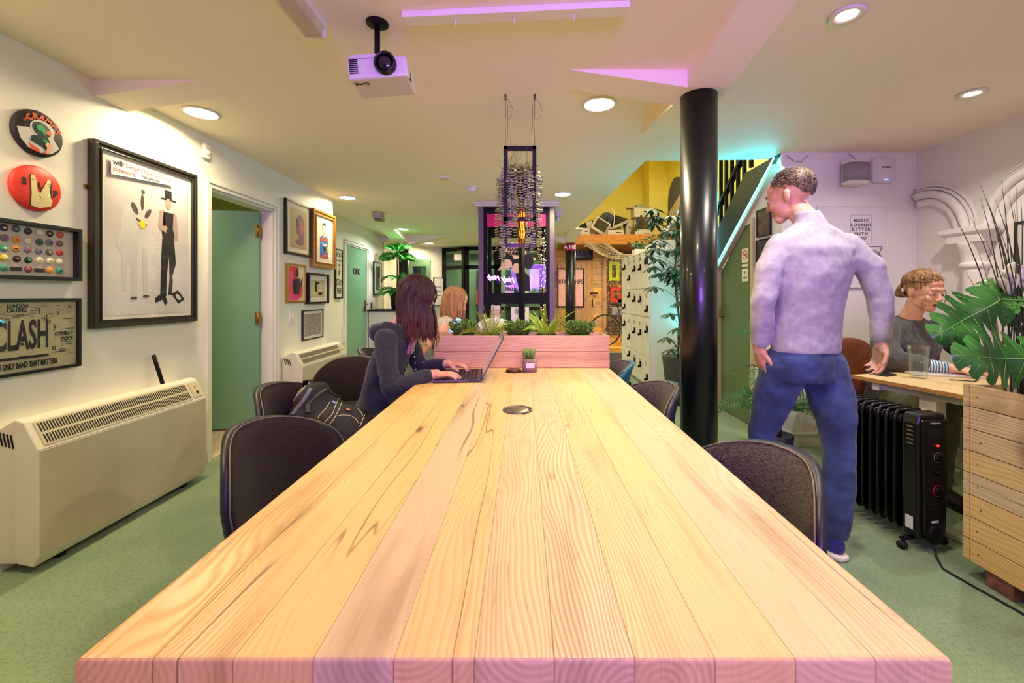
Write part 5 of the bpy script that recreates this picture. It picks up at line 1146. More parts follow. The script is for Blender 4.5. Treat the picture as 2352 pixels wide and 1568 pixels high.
# ------------------------------------------------------------------ oil radiators
def oilrad(label, x, y, rz, nf=9):
    t = thing('oil_radiator', label, 'radiator', (x, y, 0), rz, 'black oil-filled radiators')
    for i in range(nf):
        yy = .035+i*.042
        P = [(-.082, .10), (-.082, .60), (-.062, .635), (.062, .635), (.082, .60), (.082, .10), (.06, .065), (-.06, .065)]
        f = MB().prism(P, (0, yy-.004, 0), (1, 0, 0), (0, 0, 1), (0, 1, 0), .008); f.cyl((-.05, yy-.021, .60), (-.05, yy+.021, .60), .022).cyl((.05, yy-.021, .60), (.05, yy+.021, .60), .022).cyl((0, yy-.021, .10), (0, yy+.021, .10), .025)
        for s in (-1, 1): f.tube([(s*.080, yy, .10), (s*.080, yy, .60), (s*.062, yy, .637)], .007, 8)
        f.tube([(-.062, yy, .637), (.062, yy, .637)], .008, 8)
        f.build('fin', m_blackgloss, t)
    b = MB(); P = [(-.08, .06), (-.085, .60), (-.07, .645), (.07, .645), (.085, .60), (.083, .35), (.078, .06)]
    b.prism(P, (0, -.075, 0), (1, 0, 0), (0, 0, 1), (0, 1, 0), .075); b.build('control_housing', m_blackgloss, t, bevel=.012, seg=3)
    fp = MB().prism([(-.055, .08), (-.064, .40), (-.072, .62), (.072, .62), (.074, .35), (.062, .08)], (0, -.085, 0), (1, 0, 0), (0, 0, 1), (0, 1, 0), .012); fp.build('fascia', mat('fascia_plum_black', (20, 15, 20), .3) if 'fascia_plum_black' not in bpy.data.materials else bpy.data.materials['fascia_plum_black'], t, bevel=.006)
    MB().prism([(-.05, .578), (.05, .578), (.04, .552), (.02, .54), (-.02, .54), (-.04, .552)], (0, -.0865, 0), (1, 0, 0), (0, 0, 1), (0, 1, 0), .004).build('handle_recess', m_blackmatte, t)
    RX_ = Matrix.Rotation(PI/2, 3, 'X')
    for zz, rr_, mm in ((.445, .024, m_chrome), (.375, .018, m_black), (.29, .027, mat('red_dial', (170, 30, 36), .4) if 'red_dial' not in bpy.data.materials else bpy.data.materials['red_dial'])):
        k = MB().lathe([(rr_-.003, 0), (rr_, 0), (rr_, .003), (rr_-.003, .003)], (.012, -.086, zz), 32, 0, RX_, close=True).build('dial_ring', mm, t)
        MB().lathe([(rr_-.005, 0), (rr_-.006, .010), (0, .011)], (.012, -.086, zz), 28, 0, RX_).box(.010, .014, -.101, -.096, zz-rr_*.7, zz+rr_*.7).build('dial_knob', m_black, k)
    MB().ell((.012, -.088, .50), (.006, .003, .005)).build('power_lamp', mat('red_power_lamp', (255, 60, 40), .4, emit=(255, 40, 20), estr=8) if 'red_power_lamp' not in bpy.data.materials else bpy.data.materials['red_power_lamp'], t)
    lv = MB()
    for k in range(6): lv.box(-.035, .04, -.0865, -.084, .205+k*.011, .209+k*.011)
    lv.build('louvres', m_blackmatte, t)
    text('ProBreeze', .013, m_pale, t, (0, -.0865, .605)); MB().box(-.02, .018, -.0862, -.085, .140, .150).build('spec_sticker', m_pale, t)
    MB().box(-.0862, -.085, -.055, -.02, .10, .16).build('rating_label', m_pale, t)
    lv = MB()
    for k in range(5): lv.box(-.0862, -.084, -.055, -.025, .50+k*.02, .506+k*.02)
    lv.build('side_slots', mat('olive_slot', (110, 104, 60), .5) if 'olive_slot' not in bpy.data.materials else bpy.data.materials['olive_slot'], t)
    MB().lathe([(.045, -.02), (.045, .006), (.035, .012), (0, .012)], (.0, -.085, .085), 28, 0, RX_).build('cord_wrap', m_black, t)
    for yy in (-.03, nf*.042-.03):
        c = MB().box(-.12, .12, yy-.012, yy+.012, .045, .053)
        for s in (-1, 1): c.cyl((s*.115, yy, .05), (s*.115, yy, .035), .006)
        c.build('castor_bar', m_black, t)
        for s in (-1, 1): MB().cyl((s*.115-.012, yy, .019), (s*.115+.012, yy, .019), .019, None, 20).build('castor', m_blackmatte, t)
    return t
oilrad('black oil radiator with red dial in front of the desk, cable trailing forward', 1.905, 2.075, math.radians(9))
oilrad('second black oil radiator against the back wall behind the brown chair', 2.70, 3.32, math.radians(-90), 8)
mb = MB().tube([(1.90, 1.985, .05), (1.885, 1.95, .006), (1.835, 1.87, .005), (1.85, 1.75, .005), (1.873, 1.62, .005), (1.87, 1.3, .005), (1.82, .9, .005)], .0045, 8)
tag(mb.build('power_cable', m_blackmatte), 'black power cable running over the carpet from the oil radiator', 'cable')
# ------------------------------------------------------------------ pallet planter box and its plants
t = thing('pallet_planter', 'tall planter box clad in pale pallet boards at the right edge', 'planter box', (2.25, 1.45, 0))
X0, X1, Y0_, Y1_ = 1.895, 2.60, .95, 1.84
mb = MB()
for i in range(8): mb.box(X0, X0+.02, Y0_, Y1_-.024, .075+i*.0935+.001, .075+(i+1)*.0935-.0015)
mb.build('side_boards', m_pallet, t, world=True, bevel=.002)
mb = MB()
for i in range(8): mb.box(X0+.022, X1, Y1_-.022, Y1_-.002, .075+i*.0935+.001, .075+(i+1)*.0935-.0015)
mb.build('far_boards', m_pallet, t, world=True, bevel=.002)
mb = MB()
for i in range(8): mb.box(X0+.022, X1, Y0_, Y0_+.02, .075+i*.0935+.001, .075+(i+1)*.0935-.0015)
mb.build('near_boards', m_pallet, t, world=True, bevel=.002)
mb = MB()
for i in range(8): mb.box(X1-.02, X1, Y0_+.022, Y1_-.024, .075+i*.0935+.001, .075+(i+1)*.0935-.0015)
mb.build('wall_side_boards', m_pallet, t, world=True)
mb = MB()
for i in range(8): mb.box(X0-.002, X0+.02, Y1_-.0235, Y1_, .075+i*.0935, .075+(i+1)*.0935-.001)
mb.build('corner_post', m_pallet, t, world=True)
nm = MB()
for i in range(8):
    for yy in (Y1_-.06, 1.40, 1.0): nm.ell((X0-.0002, yy+rnd.uniform(-.01, .01), .12+i*.0935), (.001, .003, .003), None, 8, 5)
nm.build('nails', m_blackmatte, t, world=True)
MB().box(X0+.022, X1-.022, Y0_+.022, Y1_-.026, .70, .73).build('soil', mat('soil', (50, 38, 28), .95, var=.4, vscale=60, bump=.6, bscale=60), t, world=True)
for x, y in ((X0+.07, Y1_-.12), (X1-.07, Y1_-.12), (X0+.07, Y0_+.12), (X1-.07, Y0_+.12)): MB().box(x-.05, x+.05, y-.05, y+.05, 0, .075).build('foot', mat('red_stained_foot', (140, 92, 86), .6, var=.4, vscale=20) if 'red_stained_foot' not in bpy.data.materials else bpy.data.materials['red_stained_foot'], t, world=True, bevel=.003)
g = NG('monstera_leaf'); nn_ = g.noise(g.obj(), 9, 2)
m_mon = g.out(Base_Color=g.mix(g.ss(nn_, .3, .7), lin((30, 84, 30)), lin((62, 128, 48))), Roughness=.32)
m_vein = mat('leaf_vein', (120, 170, 80), .5)
def monstera(par, base, tip, nrm, W, nl=6, name='leaf', droop=.12):
    base = Vector(base); tip = Vector(tip); d = tip-base; L_ = d.length; d.normalize(); n = Vector(nrm).normalized(); s = d.cross(n).normalized(); n = s.cross(d)
    def pt(t_, w, sg):      # t along the midrib, w half-width out
        r = w/W; return base + d*(L_*t_) + s*(sg*w) - n*(droop*L_*(t_-.3)**2 + .22*w*w/W + (.0 if w > 0 else 0)) + n*.012*math.sin(t_*9+r*3)
    def hw(t_): return W*(max(0., math.sin(PI*min(1., (t_+.14)/1.14)**.85)))**.62
    mb = MB()
    for sg in (-1, 1):
        N = 24; vs = []
        for i in range(N+1):
            t_ = i/N; vs += [pt(t_, 0, sg), pt(t_-.0, hw(t_)*.2, sg), pt(t_+.03*(1-t_), hw(t_)*.36, sg)]
        mb.add(vs, [(i*3+j, i*3+j+1, (i+1)*3+j+1, (i+1)*3+j) for i in range(N) for j in range(2)], 0, True)
        # basal lobe
        for k in range(nl):
            a = k/nl; b = (k+1)/nl; M_ = 6; vs = []
            for i in range(M_+1):
                q = i/M_
                for j in range(5):
                    u = j/4; g_ = .5*min(1, u*1.3)**1.3*.34/nl*2
                    ta = lerp(a, b, q); tt = lerp(a+g_*.5, b-g_*.5, q)
                    sh = (.10*(k/nl)+.02)*u*(1-tt*.6) - (.10*u if k == 0 else 0)*(1-q)
                    rr_ = hw(ta)*(.36+(.64)*u*(1-.14*abs(2*q-1)**2.5))
                    vs.append(pt(tt+.03*(1-ta)+sh, rr_, sg))
            mb.add(vs, [(i*5+j, i*5+j+1, (i+1)*5+j+1, (i+1)*5+j) for i in range(M_) for j in range(4)], 0, True)
    lf = mb.build(name, m_mon, par, world=True, weld=1e-5)
    v = MB().tube([pt(i/10, 0, 1)+n*.0015 for i in range(11)], [.003*(1-.8*i/10) for i in range(11)], 5)
    for k in range(nl):
        for sg in (-1, 1):
            t_ = (k+.5)/nl; v.tube([pt(t_, 0, sg)+n*.001, pt(t_+.03, hw(t_)*.5, sg)+n*.0015, pt(t_+.07, hw(t_)*.85, sg)+n*.001], [.0015, .001, .0005], 4)
    vv_ = v.build('vein', m_vein, lf); return lf
t = thing('monstera_plant', 'large artificial monstera with split leaves leaning out of the pallet planter', 'plant', (2.15, 1.5, .73))
P_ = lambda px, py, Y: tuple(at(px, py, Y))
monstera(t, P_(2298, 688, 1.62), P_(2150, 772, 1.60), (-.15, -1, .35), .105)
monstera(t, P_(2375, 705, 1.66), P_(2262, 640, 1.78), (.1, -.8, .7), .075, 5)
monstera(t, P_(2262, 700, 1.70), P_(2400, 690, 1.58), (0, -.55, 1), .10, 5)
monstera(t, P_(2400, 828, 1.50), P_(2198, 815, 1.50), (.05, -1, .25), .105, 6)
monstera(t, P_(2352, 690, 1.80), P_(2460, 790, 1.7), (0, -1, .3), .12, 6)
monstera(t, P_(2400, 640, 1.9), P_(2225, 665, 1.95), (.0, -.6, .9), .07, 5)
stc = MB()
for a_, b_, c_2 in ((P_(2298, 688, 1.62), P_(2350, 690, 1.58), (2.08, 1.5, 1.10)), (P_(2375, 705, 1.66), P_(2400, 740, 1.6), (2.1, 1.5, 1.0)), (P_(2400, 828, 1.50), P_(2450, 835, 1.5), (2.06, 1.48, .92)), (P_(2262, 700, 1.70), P_(2350, 705, 1.65), (2.1, 1.52, 1.05)), (P_(2352, 690, 1.8), P_(2390, 720, 1.7), (2.12, 1.5, 1.0)), (P_(2400, 640, 1.9), P_(2420, 700, 1.8), (2.15, 1.55, 1.0))):
    stc.tube([a_, b_, c_2, (2.15, 1.5, .72)], .005, 8)
stc.build('stems', mat('monstera_stem', (70, 110, 50), .5), t, world=True)
t = thing('tall_grass', 'tall dark artificial grass blades above the monstera', 'plant', (1.98, 1.70, .73))
mb = MB(); ty = [(2190, 490), (2228, 497), (2250, 420), (2252, 455), (2300, 415), (2268, 460), (2285, 455), (2318, 450), (2345, 455), (2240, 560), (2265, 555), (2330, 480), (2350, 500), (2310, 500), (2210, 610), (2275, 480), (2295, 520), (2360, 440), (2335, 430), (2370, 500)]
for i, (px, py) in enumerate(ty):
    Yt = rnd.uniform(1.6, 1.85); tp = at(px, py, Yt); b0 = Vector((1.95+rnd.uniform(-.03, .03), 1.70+rnd.uniform(-.03, .03), .72)); md = Vector((lerp(b0.x, tp.x, .42)+.05, lerp(b0.y, tp.y, .4), lerp(b0.z, tp.z, .62)))
    pts = [b0.lerp(md, k/6).lerp(md.lerp(tp, k/6), k/6) for k in range(7)]
    mb.tube(pts, [.0024, .0026, .0026, .0025, .0021, .0015, .0005], 5, 1 if i in (9, 14) else 0)
mb.build('blades', [mat('dark_grass', (52, 58, 36), .5), mat('dry_grass', (150, 136, 60), .6)], t, world=True)
t = thing('white_silk_flower', 'white silk flower heads at the right edge above the monstera', 'flower', (2.0, 1.75, .73))
mb = MB()
for cx, cy, k in ((2325, 655, 7), (2345, 622, 6), (2318, 640, 5)):
    c0 = at(cx, cy, 1.72)
    for i in range(k):
        a = 2*PI*i/k; mb.ell(c0+Vector((math.cos(a)*.03, rnd.uniform(-.02, .02), math.sin(a)*.012)), (.036, .016, .010), Matrix.Rotation(a*.35, 3, 'Y'), 12, 7)
mb.build('petals', mat('silk_white', (226, 220, 200), .6), t, world=True)
MB().tube([at(2335, 655, 1.72), (2.03, 1.72, 1.0), (2.02, 1.74, .72)], .004, 6).build('stem', m_stem, t, world=True)
# ------------------------------------------------------------------ artificial palms
m_palm = mat('palm_leaf', (52, 132, 44), .42, var=.3, vscale=14); m_palmd = mat('palm_leaf_dark', (44, 96, 44), .45, var=.3, vscale=14); m_trunk = mat('palm_trunk', (98, 72, 40), .8, var=.4, vscale=60)
def palm(label, loc, rz, levels, potr, poth, m, fl=.30, W=.06, pm=m_blackmatte, z0=0., lw=.34):
    t = thing('potted_palm', label, 'plant', loc, rz)
    MB().lathe([(potr*.72, 0), (potr, poth), (potr*.9, poth), (potr*.85, poth-.02), (0, poth-.02)], (0, 0, 0), 32).build('pot', pm, t)
    zt = max(l[0] for l in levels)
    MB().tube([(0, 0, poth-.03), (.01, 0, zt*.5), (0, 0, zt)], [.02, .018, .012], 8).build('trunk', m_trunk, t)
    for z, n, tilt, sc in levels:
        for k in range(n):
            a = 2*PI*k/n+rnd.uniform(-.25, .25); mb = MB()
            frond(mb, (math.cos(a)*.015, math.sin(a)*.015, z), (math.cos(a)*tilt, math.sin(a)*tilt, 1.), fl*sc*rnd.uniform(.85, 1.15), 1.9, W*sc, 20, lw=lw)
            mb.build('frond', m, t)
    return t
palm('artificial palm by the olive door, half hidden behind the walking man', (1.86, 3.12, 0), .3, [(.36, 7, 1.0, 1.25), (.62, 6, 1.1, 1.1), (.88, 6, .8, .95)], .10, .19, m_palmd, .36, .085, mat('navy_pot', (30, 30, 50), .6))
# ------------------------------------------------------------------ far left plant on its shelf
tag(MB().box(-2.72, -2.2, 7.38, 7.92, .93, .955).build('wall_ledge', m_blackmatte), 'black-edged ledge holding the bright artificial palm', 'shelf')
struct(MB().box(-2.72, -2.26, 7.42, 7.9, 0, .93).build('wall_nib', m_white))
palm('bright green artificial palm on the ledge beyond the washroom door', (-2.27, 7.62, .955), 0, [(.30, 7, 1.2, .95), (.55, 7, 1.1, .95), (.90, 7, 1.0, .95), (1.02, 6, .6, .9)], .13, .34, m_palm, .38, .11, m_blackmatte, lw=.6)
# open half glazed door and notice board on the angled far wall
t = thing('open_glazed_door', 'green framed glazed door standing open at the far left', 'door', (-2.55, 9.46, 0), math.radians(-6))
mb = MB(); mb.box(0, .09, -.04, 0, 0, 2.0).box(.40, .49, -.04, 0, 0, 2.0).box(.09, .40, -.04, 0, 1.85, 2.0).box(.09, .40, -.04, 0, 0, .9); mb.build('frame', m_green, t)
MB().box(.09, .40, -.022, -.018, .9, 1.85).build('glazing', m_pane, t); pn = MB().box(.18, .30, -.045, -.042, 1.15, 1.42).build('notice', m_white, t); text('PLEASE\nKNOCK', .035, m_ink, t, (.24, -.0455, 1.30))
t = thing('notice_board', 'small rounded notice board on the angled wall by the black glazed screen', 'notice board', (-2.02, 10.02, 1.30), math.radians(50))
MB().box(-.14, .14, -.02, 0, -.32, .32).build('board', m_pale, t, bevel=.01); fr_ = MB(); rframe(fr_, (0, 0, 0), .28, .64, -.012, .012, .03); fr_.build('frame', m_blackmatte, t)
for z in (.1, 0, -.1): MB().box(-.08, .08, -.022, -.02, z, z+.012).build('written_line', m_inkb, t)
t = thing('red_door_pull', 'red rectangular pull handle on the far glazed screen', 'handle', (-1.0, 9.82, 1.17))
hb = MB(); rframe(hb, (0, -.0, 0), .16, .34, -.03, .03, .03); hb.build('bar', m_red, t); MB().box(-.09, -.07, -.03, .03, -.1, -.08).build('fixing', m_red, t)
tag(MB().box(-1.62, -1.45, 9.86, 9.87, 2.02, 2.16).build('white_sheet', m_white), 'small white sheet stuck high on the far glazed screen', 'sheet')
# ------------------------------------------------------------------ far pallet wall fittings
m_framedk = m_frameblk
t, y = picture('speckled_poster', 'pink speckled poster with tall capitals on the far board wall', (1.07, 9.9, 1.385), 0, .62, .90, .03, .03, m_frameblk, paper=mat('pink_speckle_print', (216, 160, 150), .6, var=.35, vscale=45), glass=False)

text('FITANDCHIPS', .15, m_ink, t, (0, y-.002, .13), sx=.60, bold=.004)
tt = tag(MB().box(.78, 1.58, 9.84, 9.895, 0, 1.97).build('board_door', m_doorboards), 'rough boarded door behind the distant black pillar', 'door')
t.location.y = 9.838
MB().box(1.52, 1.70, 9.82, 9.84, 1.24, 1.28).build('bolt', m_black, tt, world=False); MB().box(1.57, 1.585, 9.83, 9.84, .95, 1.12).build('door_pull', m_black, tt)
t = thing('black_sign_box', 'black sign box with faint grey letters above the boarded door', 'sign', (1.30, 9.86, 2.17))
MB().box(-.20, .28, -.06, .04, -.14, .16).build('case', m_black, t, bevel=.01); MB().box(-.16, .24, -.063, -.06, -.10, .12).build('face', mat('smoked_face', (40, 38, 34), .3), t); text('EXIT', .16, mat('faint_grey', (120, 116, 104), .6), t, (.04, -.065, .01), sx=.8)
for x in (.60, 1.86): struct(MB().box(x-.04, x+.04, 9.84, 9.9, 0, 2.3).build('trim_5' if x < 1 else 'trim_6', m_doorboards))
# bottle cap mural
g = NG('bottle_cap_mural'); oo = g.obj(); s3 = g.n('ShaderNodeSeparateXYZ', {0: oo}).outputs
cx_ = g.M('DIVIDE', s3[0], .034); cz_ = g.M('DIVIDE', s3[2], .034); fx = g.M('SUBTRACT', g.M('FRACT', cx_), .5); fz = g.M('SUBTRACT', g.M('FRACT', cz_), .5)
rd = g.M('SQRT', g.M('ADD', g.M('MULTIPLY', fx, fx), g.M('MULTIPLY', fz, fz)))
wn = g.n('ShaderNodeTexWhiteNoise', {'Vector': g.comb(g.M('FLOOR', cx_), g.M('FLOOR', cz_), 0.)}, noise_dimensions='3D').outputs
ramp = g.n('ShaderNodeValToRGB', {0: wn[0]}); cr_ = ramp.color_ramp; cr_.interpolation = 'CONSTANT'
for i, c in enumerate(((150, 40, 26), (200, 120, 30), (70, 70, 66), (190, 170, 140), (180, 60, 30), (60, 90, 60), (210, 150, 40), (110, 34, 30))):
    e = cr_.elements[i] if i < 2 else cr_.elements.new(i/8); e.position = i/8; e.color = lin(c)
zn = g.ss(s3[2], .9, 1.35)
cc_ = g.mix(g.M('SUBTRACT', 1., zn), ramp.outputs[0], g.mix(.6, ramp.outputs[0], lin((90, 84, 78))))
m_caps = g.out(Base_Color=g.mix(g.M('GREATER_THAN', rd, .42), cc_, lin((46, 34, 28))), Roughness=.35)
t = thing('bottle_cap_mural', 'mural of coloured bottle caps behind the bicycle', 'mural', (2.2, 9.88, 1.3))
MB().box(1.90, 3.0, 9.86, 9.895, .30, 2.24).build('cap_panel', m_caps, t, world=True)
def capl(name, m, rects):
    mb = MB()
    for x0, x1, z0, z1 in rects: mb.box(x0, x1, 9.852, 9.86, z0, z1)
    return mb.build(name, m, t, world=True)
capl('cap_letter', mat('lime_caps', (170, 190, 30), .4, var=.35, vscale=60), [(1.96, 2.03, 1.55, 1.98), (2.13, 2.20, 1.55, 1.98), (2.03, 2.13, 1.91, 1.98), (2.03, 2.13, 1.55, 1.62)])
capl('cap_letter', mat('white_caps', (200, 190, 170), .4, var=.4, vscale=60), [(2.32, 2.40, 1.60, 2.0), (2.48, 2.55, 1.60, 2.0)])
capl('cap_letter', mat('green_caps', (50, 140, 80), .4, var=.4, vscale=60), [(2.38, 2.45, 1.05, 1.42)])
capl('cap_letter', mat('red_caps', (190, 60, 34), .4, var=.4, vscale=60), [(2.0, 2.24, 1.32, 1.40), (2.0, 2.07, 1.05, 1.32), (2.07, 2.24, 1.05, 1.12), (2.17, 2.24, 1.05, 1.24)])
capl('cap_letter', mat('grey_caps', (150, 146, 140), .4, var=.4, vscale=60), [(2.03, 2.25, .76, .94)])
tag(MB().box(1.3, 3.1, 9.05, 9.84, 0, .09).build('bike_plinth', m_palletwall), 'low boarded plinth under the bicycle', 'platform')
tag(MB().box(1.45, 2.6, 7.9, 8.9, .002, .012).build('door_mat', mat('ribbed_mat', (54, 56, 52), .9, var=.3, vscale=120)), 'ribbed dark door mat in front of the bicycle', 'mat')
# bicycle
bk = thing('bicycle', 'dark blue bicycle standing in front of the bottle cap mural', 'bicycle', (2.3, 9.4, .107))
m_bike = mat('bike_blue', (22, 30, 54), .35); m_tyre = mat('tyre', (30, 30, 32), .8)
def wheel(x):
    rw = MB(); rw.tube([(x+.335*math.cos(2*PI*i/48), 0, .335+.335*math.sin(2*PI*i/48)) for i in range(49)], .015, 8, 0, False); w_ = rw.build('tyre', m_tyre, bk)
    MB().tube([(x+.315*math.cos(2*PI*i/48), 0, .335+.315*math.sin(2*PI*i/48)) for i in range(49)], .009, 6, 0, False).build('rim', m_chrome, w_)
    sp = MB()
    for i in range(20): a = 2*PI*i/20; sp.cyl((x, .02*(-1)**i, .335), (x+.31*math.cos(a), 0, .335+.31*math.sin(a)), .0012, None, 4)
    sp.build('spokes', m_chrome, w_, kind='stuff')
wheel(-.52); wheel(.52)
MB().tube([(-.52, 0, .335), (-.10, 0, .29)], .011).tube([(-.52, 0, .335), (-.20, 0, .78)], .009).tube([(-.10, 0, .29), (-.24, 0, .86)], .014).tube([(-.10, 0, .29), (.36, 0, .72)], .015).tube([(-.21, 0, .77), (.34, 0, .80)], .013).tube([(.33, 0, .84), (.37, 0, .68)], .017).build('frame', m_bike, bk)
MB().tube([(.37, 0, .68), (.42, 0, .5), (.52, 0, .335)], .012).build('fork', m_bike, bk)
MB().ell((-.27, 0, .905), (.13, .06, .028)).cyl((-.245, 0, .86), (-.255, 0, .90), .012).build('saddle', m_blackmatte, bk)
MB().tube([(.32, 0, .86), (.33, 0, .95)], .012).tube([(.30, -.25, .97), (.33, 0, .95), (.30, .25, .97)], .012).build('handlebar', m_black, bk)
MB().lathe([(.085, -.003), (.095, -.003), (.095, .003), (.085, .003)], (-.10, -.05, .29), 32, 0, Matrix.Rotation(PI/2, 3, 'X'), close=True).bar((-.10, -.06, .29), (-.16, -.06, .14), .02, .012, up=(0, 1, 0)).bar((-.10, .06, .29), (-.04, .06, .44), .02, .012, up=(0, 1, 0)).box(-.2, -.12, -.12, -.06, .13, .15).build('crankset', m_chrome, bk)
# ------------------------------------------------------------------ lockers
m_lock = mat('locker_cream', (234, 228, 212), .45, bump=.03, bscale=60)
def locker(i):
    y0 = 5.42+i*.305; lab = ['nearest cream locker column by the potted tree', 'second cream locker column from the potted tree', 'middle cream locker column of five', 'fourth cream locker column from the potted tree', 'farthest cream locker column beside the mural'][i]
    t = thing('locker', lab, 'locker', (1.8, y0+.15, 0), 0, 'bank of tall cream lockers')
    MB().box(1.605, 2.035, y0, y0+.303, .02, 1.80).build('carcass', m_lock, t, world=True, bevel=.002)
    k = 0
    for zb in (.05, .93):
        sp = .42 if i % 2 == 0 else .62
        zs = [(zb, zb+sp*.86), (zb+sp*.86+.006, zb+.86)] if i % 2 == 0 else [(zb, zb+.36), (zb+.366, zb+.86)]
        for (a_, b_) in zs:
            d = MB().box(1.585, 1.604, y0+.006, y0+.297, a_, b_).build('door', m_lock, t, world=True, bevel=.002)
            hz = (a_+b_)/2+((.10 if (i+k) % 2 else -.08) if i not in (1, 2) else .04)
            hs = MB().box(1.565, 1.585, y0+.05, y0+.07, hz-.035, hz+.045).ell((1.553, y0+.06, hz-.025), (.014, .020, .022)); hs.build('padlock_hasp', m_black, d)
            vs = MB()
            for q in range(3): vs.box(1.5835, 1.585, y0+.10+q*.02, y0+.104+q*.02, b_-.12, b_-.06)
            vs.build('vent_slots', m_inkb, d); k += 1
    MB().lathe([(.018, 0), (.018, .002), (0, .002)], (1.585, y0+.15, 1.765), 20, 0, Matrix.Rotation(-PI/2, 3, 'Y')).build('number_disc', m_ink, t, world=True)
    return t
for i in range(5): locker(i)
# books and plants on top of lockers
def tubplant(label, x, y, z=1.80, col=None, n=60, R_=.14):
    t = thing('small_potted_plant', label, 'plant', (x, y, z), 0, 'small plants on the lockers')
    MB().box(-.10, .10, -.09, .09, 0, .12).build('pot', m_gloss_white, t, bevel=.01)
    mb = MB()
    for k in range(n):
        a = rnd.uniform(0, 2*PI); r = rnd.uniform(0, R_); p = Vector((math.cos(a)*r, math.sin(a)*r, .12+rnd.uniform(0, .14)*(1-r/R_*.5)))
        leafq(mb, p, Vector((math.cos(a), math.sin(a), rnd.uniform(-.2, .8))), Vector((0, 0, 1))+rv(.4), rnd.uniform(.05, .09), .035)
    for k in range(12):
        a = 2*PI*k/12; mb.tube([(0, 0, .1), (math.cos(a)*R_*.6, math.sin(a)*R_*.6, .22)], .002, 4)
    mb.build('foliage', m_palmd, t); return t
tubplant('small leafy plant in a white pot at the near end of the lockers', 1.86, 5.60)
tubplant('small leafy plant in a white pot second along the lockers', 1.84, 6.1)
tubplant('small leafy plant in a white pot at the far end of the lockers', 1.80, 6.65)
t = thing('reed_diffuser', 'small dark bottle with reed sticks on top of the lockers', 'diffuser', (1.66, 5.50, 1.80))
MB().lathe([(.035, 0), (.04, .02), (.03, .05), (.015, .055), (.015, .07)], (0, 0, 0), 20).build('bottle', m_blackgloss, t)
mb = MB()
for k in range(7): a = 2*PI*k/7; mb.cyl((0, 0, .03), (math.cos(a)*.07, math.sin(a)*.05, .24), .002, None, 5)
mb.build('reeds', mat('reed', (176, 120, 60), .6), t)
# potted tree
t = thing('potted_tree', 'tall potted umbrella tree between the lockers and the thick black pillar', 'plant', (1.71, 4.75, 0))
MB().lathe([(.11, 0), (.165, .50), (.175, .53), (.165, .53), (.15, .48), (0, .48)], (0, 0, 0), 36).build('pot', m_concrete, t)
mb = MB().tube([(0, 0, .45), (.02, 0, .9), (-.03, .02, 1.4), (.0, 0, 2.0), (.03, 0, 2.25)], [.014, .012, .011, .009, .006], 8)
m_tree = mat('umbrella_leaf', (60, 84, 50), .4, var=.3, vscale=8); lf = MB()
def umbr(p, R_, n=8):
    p = Vector(p)
    for k in range(n):
        a = 2*PI*k/n+rnd.uniform(-.1, .1); d = Vector((math.cos(a), math.sin(a)*.9, -.55+rnd.uniform(-.25, .2))); leafq(lf, p+d*.015, d, (0, 0, 1), R_*rnd.uniform(.8, 1.1), R_*.34, 0, .06)
spots = [(-.10, -.1, .63), (-.14, -.05, .75), (-.05, -.12, .86), (-.12, -.1, 1.02), (.0, -.1, 1.15)]
for k in range(46): a = rnd.uniform(0, 2*PI); r = rnd.uniform(.05, .29); spots.append((math.cos(a)*r-.09, math.sin(a)*r*.7-.05, rnd.uniform(1.25, 2.2)))
for s_ in spots:
    tr = Vector((0, 0, max(.6, s_[2]-.15))); mb.tube([tr, (tr+Vector(s_))/2+Vector((0, 0, .03)), s_], .0028, 5); umbr(s_, .135)
mb.build('trunk', m_stem, t); lf.build('foliage', m_tree, t)
# ------------------------------------------------------------------ loft ledge with old computers
struct(MB().box(.78, 3.15, 8.75, 9.9, 2.25, 2.46).build('trim_7', m_beamwood))
m_beige = mat('beige_plastic', (190, 178, 140), .5); m_beiged = mat('aged_beige_plastic', (150, 138, 104), .5); m_scr = mat('dark_screen', (34, 36, 32), .12); m_grave = mat('grey_tombstone', (82, 82, 76), .8, var=.15, vscale=20, bump=.2, bscale=30)
LZ_ = 2.46; YL = 9.1
def crt(label, px, w_, d_, h_, z, rz=0, tilt=0, y=YL):
    t = thing('crt_monitor', label, 'monitor', ((px-1204)/980*y, y, z), rz, 'old beige computer screens')
    R = rot('Y', tilt)
    f = lambda m_: [tuple(R @ Vector(v)+Vector((0, 0, abs(math.sin(math.radians(tilt)))*w_/2))) for v in m_.v]
    a_ = MB().box(-w_/2, w_/2, -.05, .04, 0, h_); b_ = MB().add([(-w_*.45, .04, .02), (w_*.45, .04, .02), (w_*.45, .04, h_*.96), (-w_*.45, .04, h_*.96), (-w_*.3, d_, .04), (w_*.3, d_, .04), (w_*.3, d_, h_*.7), (-w_*.3, d_, h_*.7)], [(0, 1, 2, 3), (4, 5, 6, 7), (0, 4, 5, 1), (1, 5, 6, 2), (2, 6, 7, 3), (3, 7, 4, 0)]); c_ = MB().box(-w_*.39, w_*.39, -.055, -.048, h_*.2, h_*.9); g_ = MB().box(w_*.28, w_*.38, -.054, -.05, h_*.06, h_*.12)
    for m_ in (a_, b_, c_, g_): m_.v = f(m_)
    a_.build('bezel', m_beige, t, bevel=.012); b_.build('tube_housing', m_beiged, t, bevel=.01); c_.build('screen', m_scr, t, bevel=.006); g_.build('power_button', m_beiged, t)
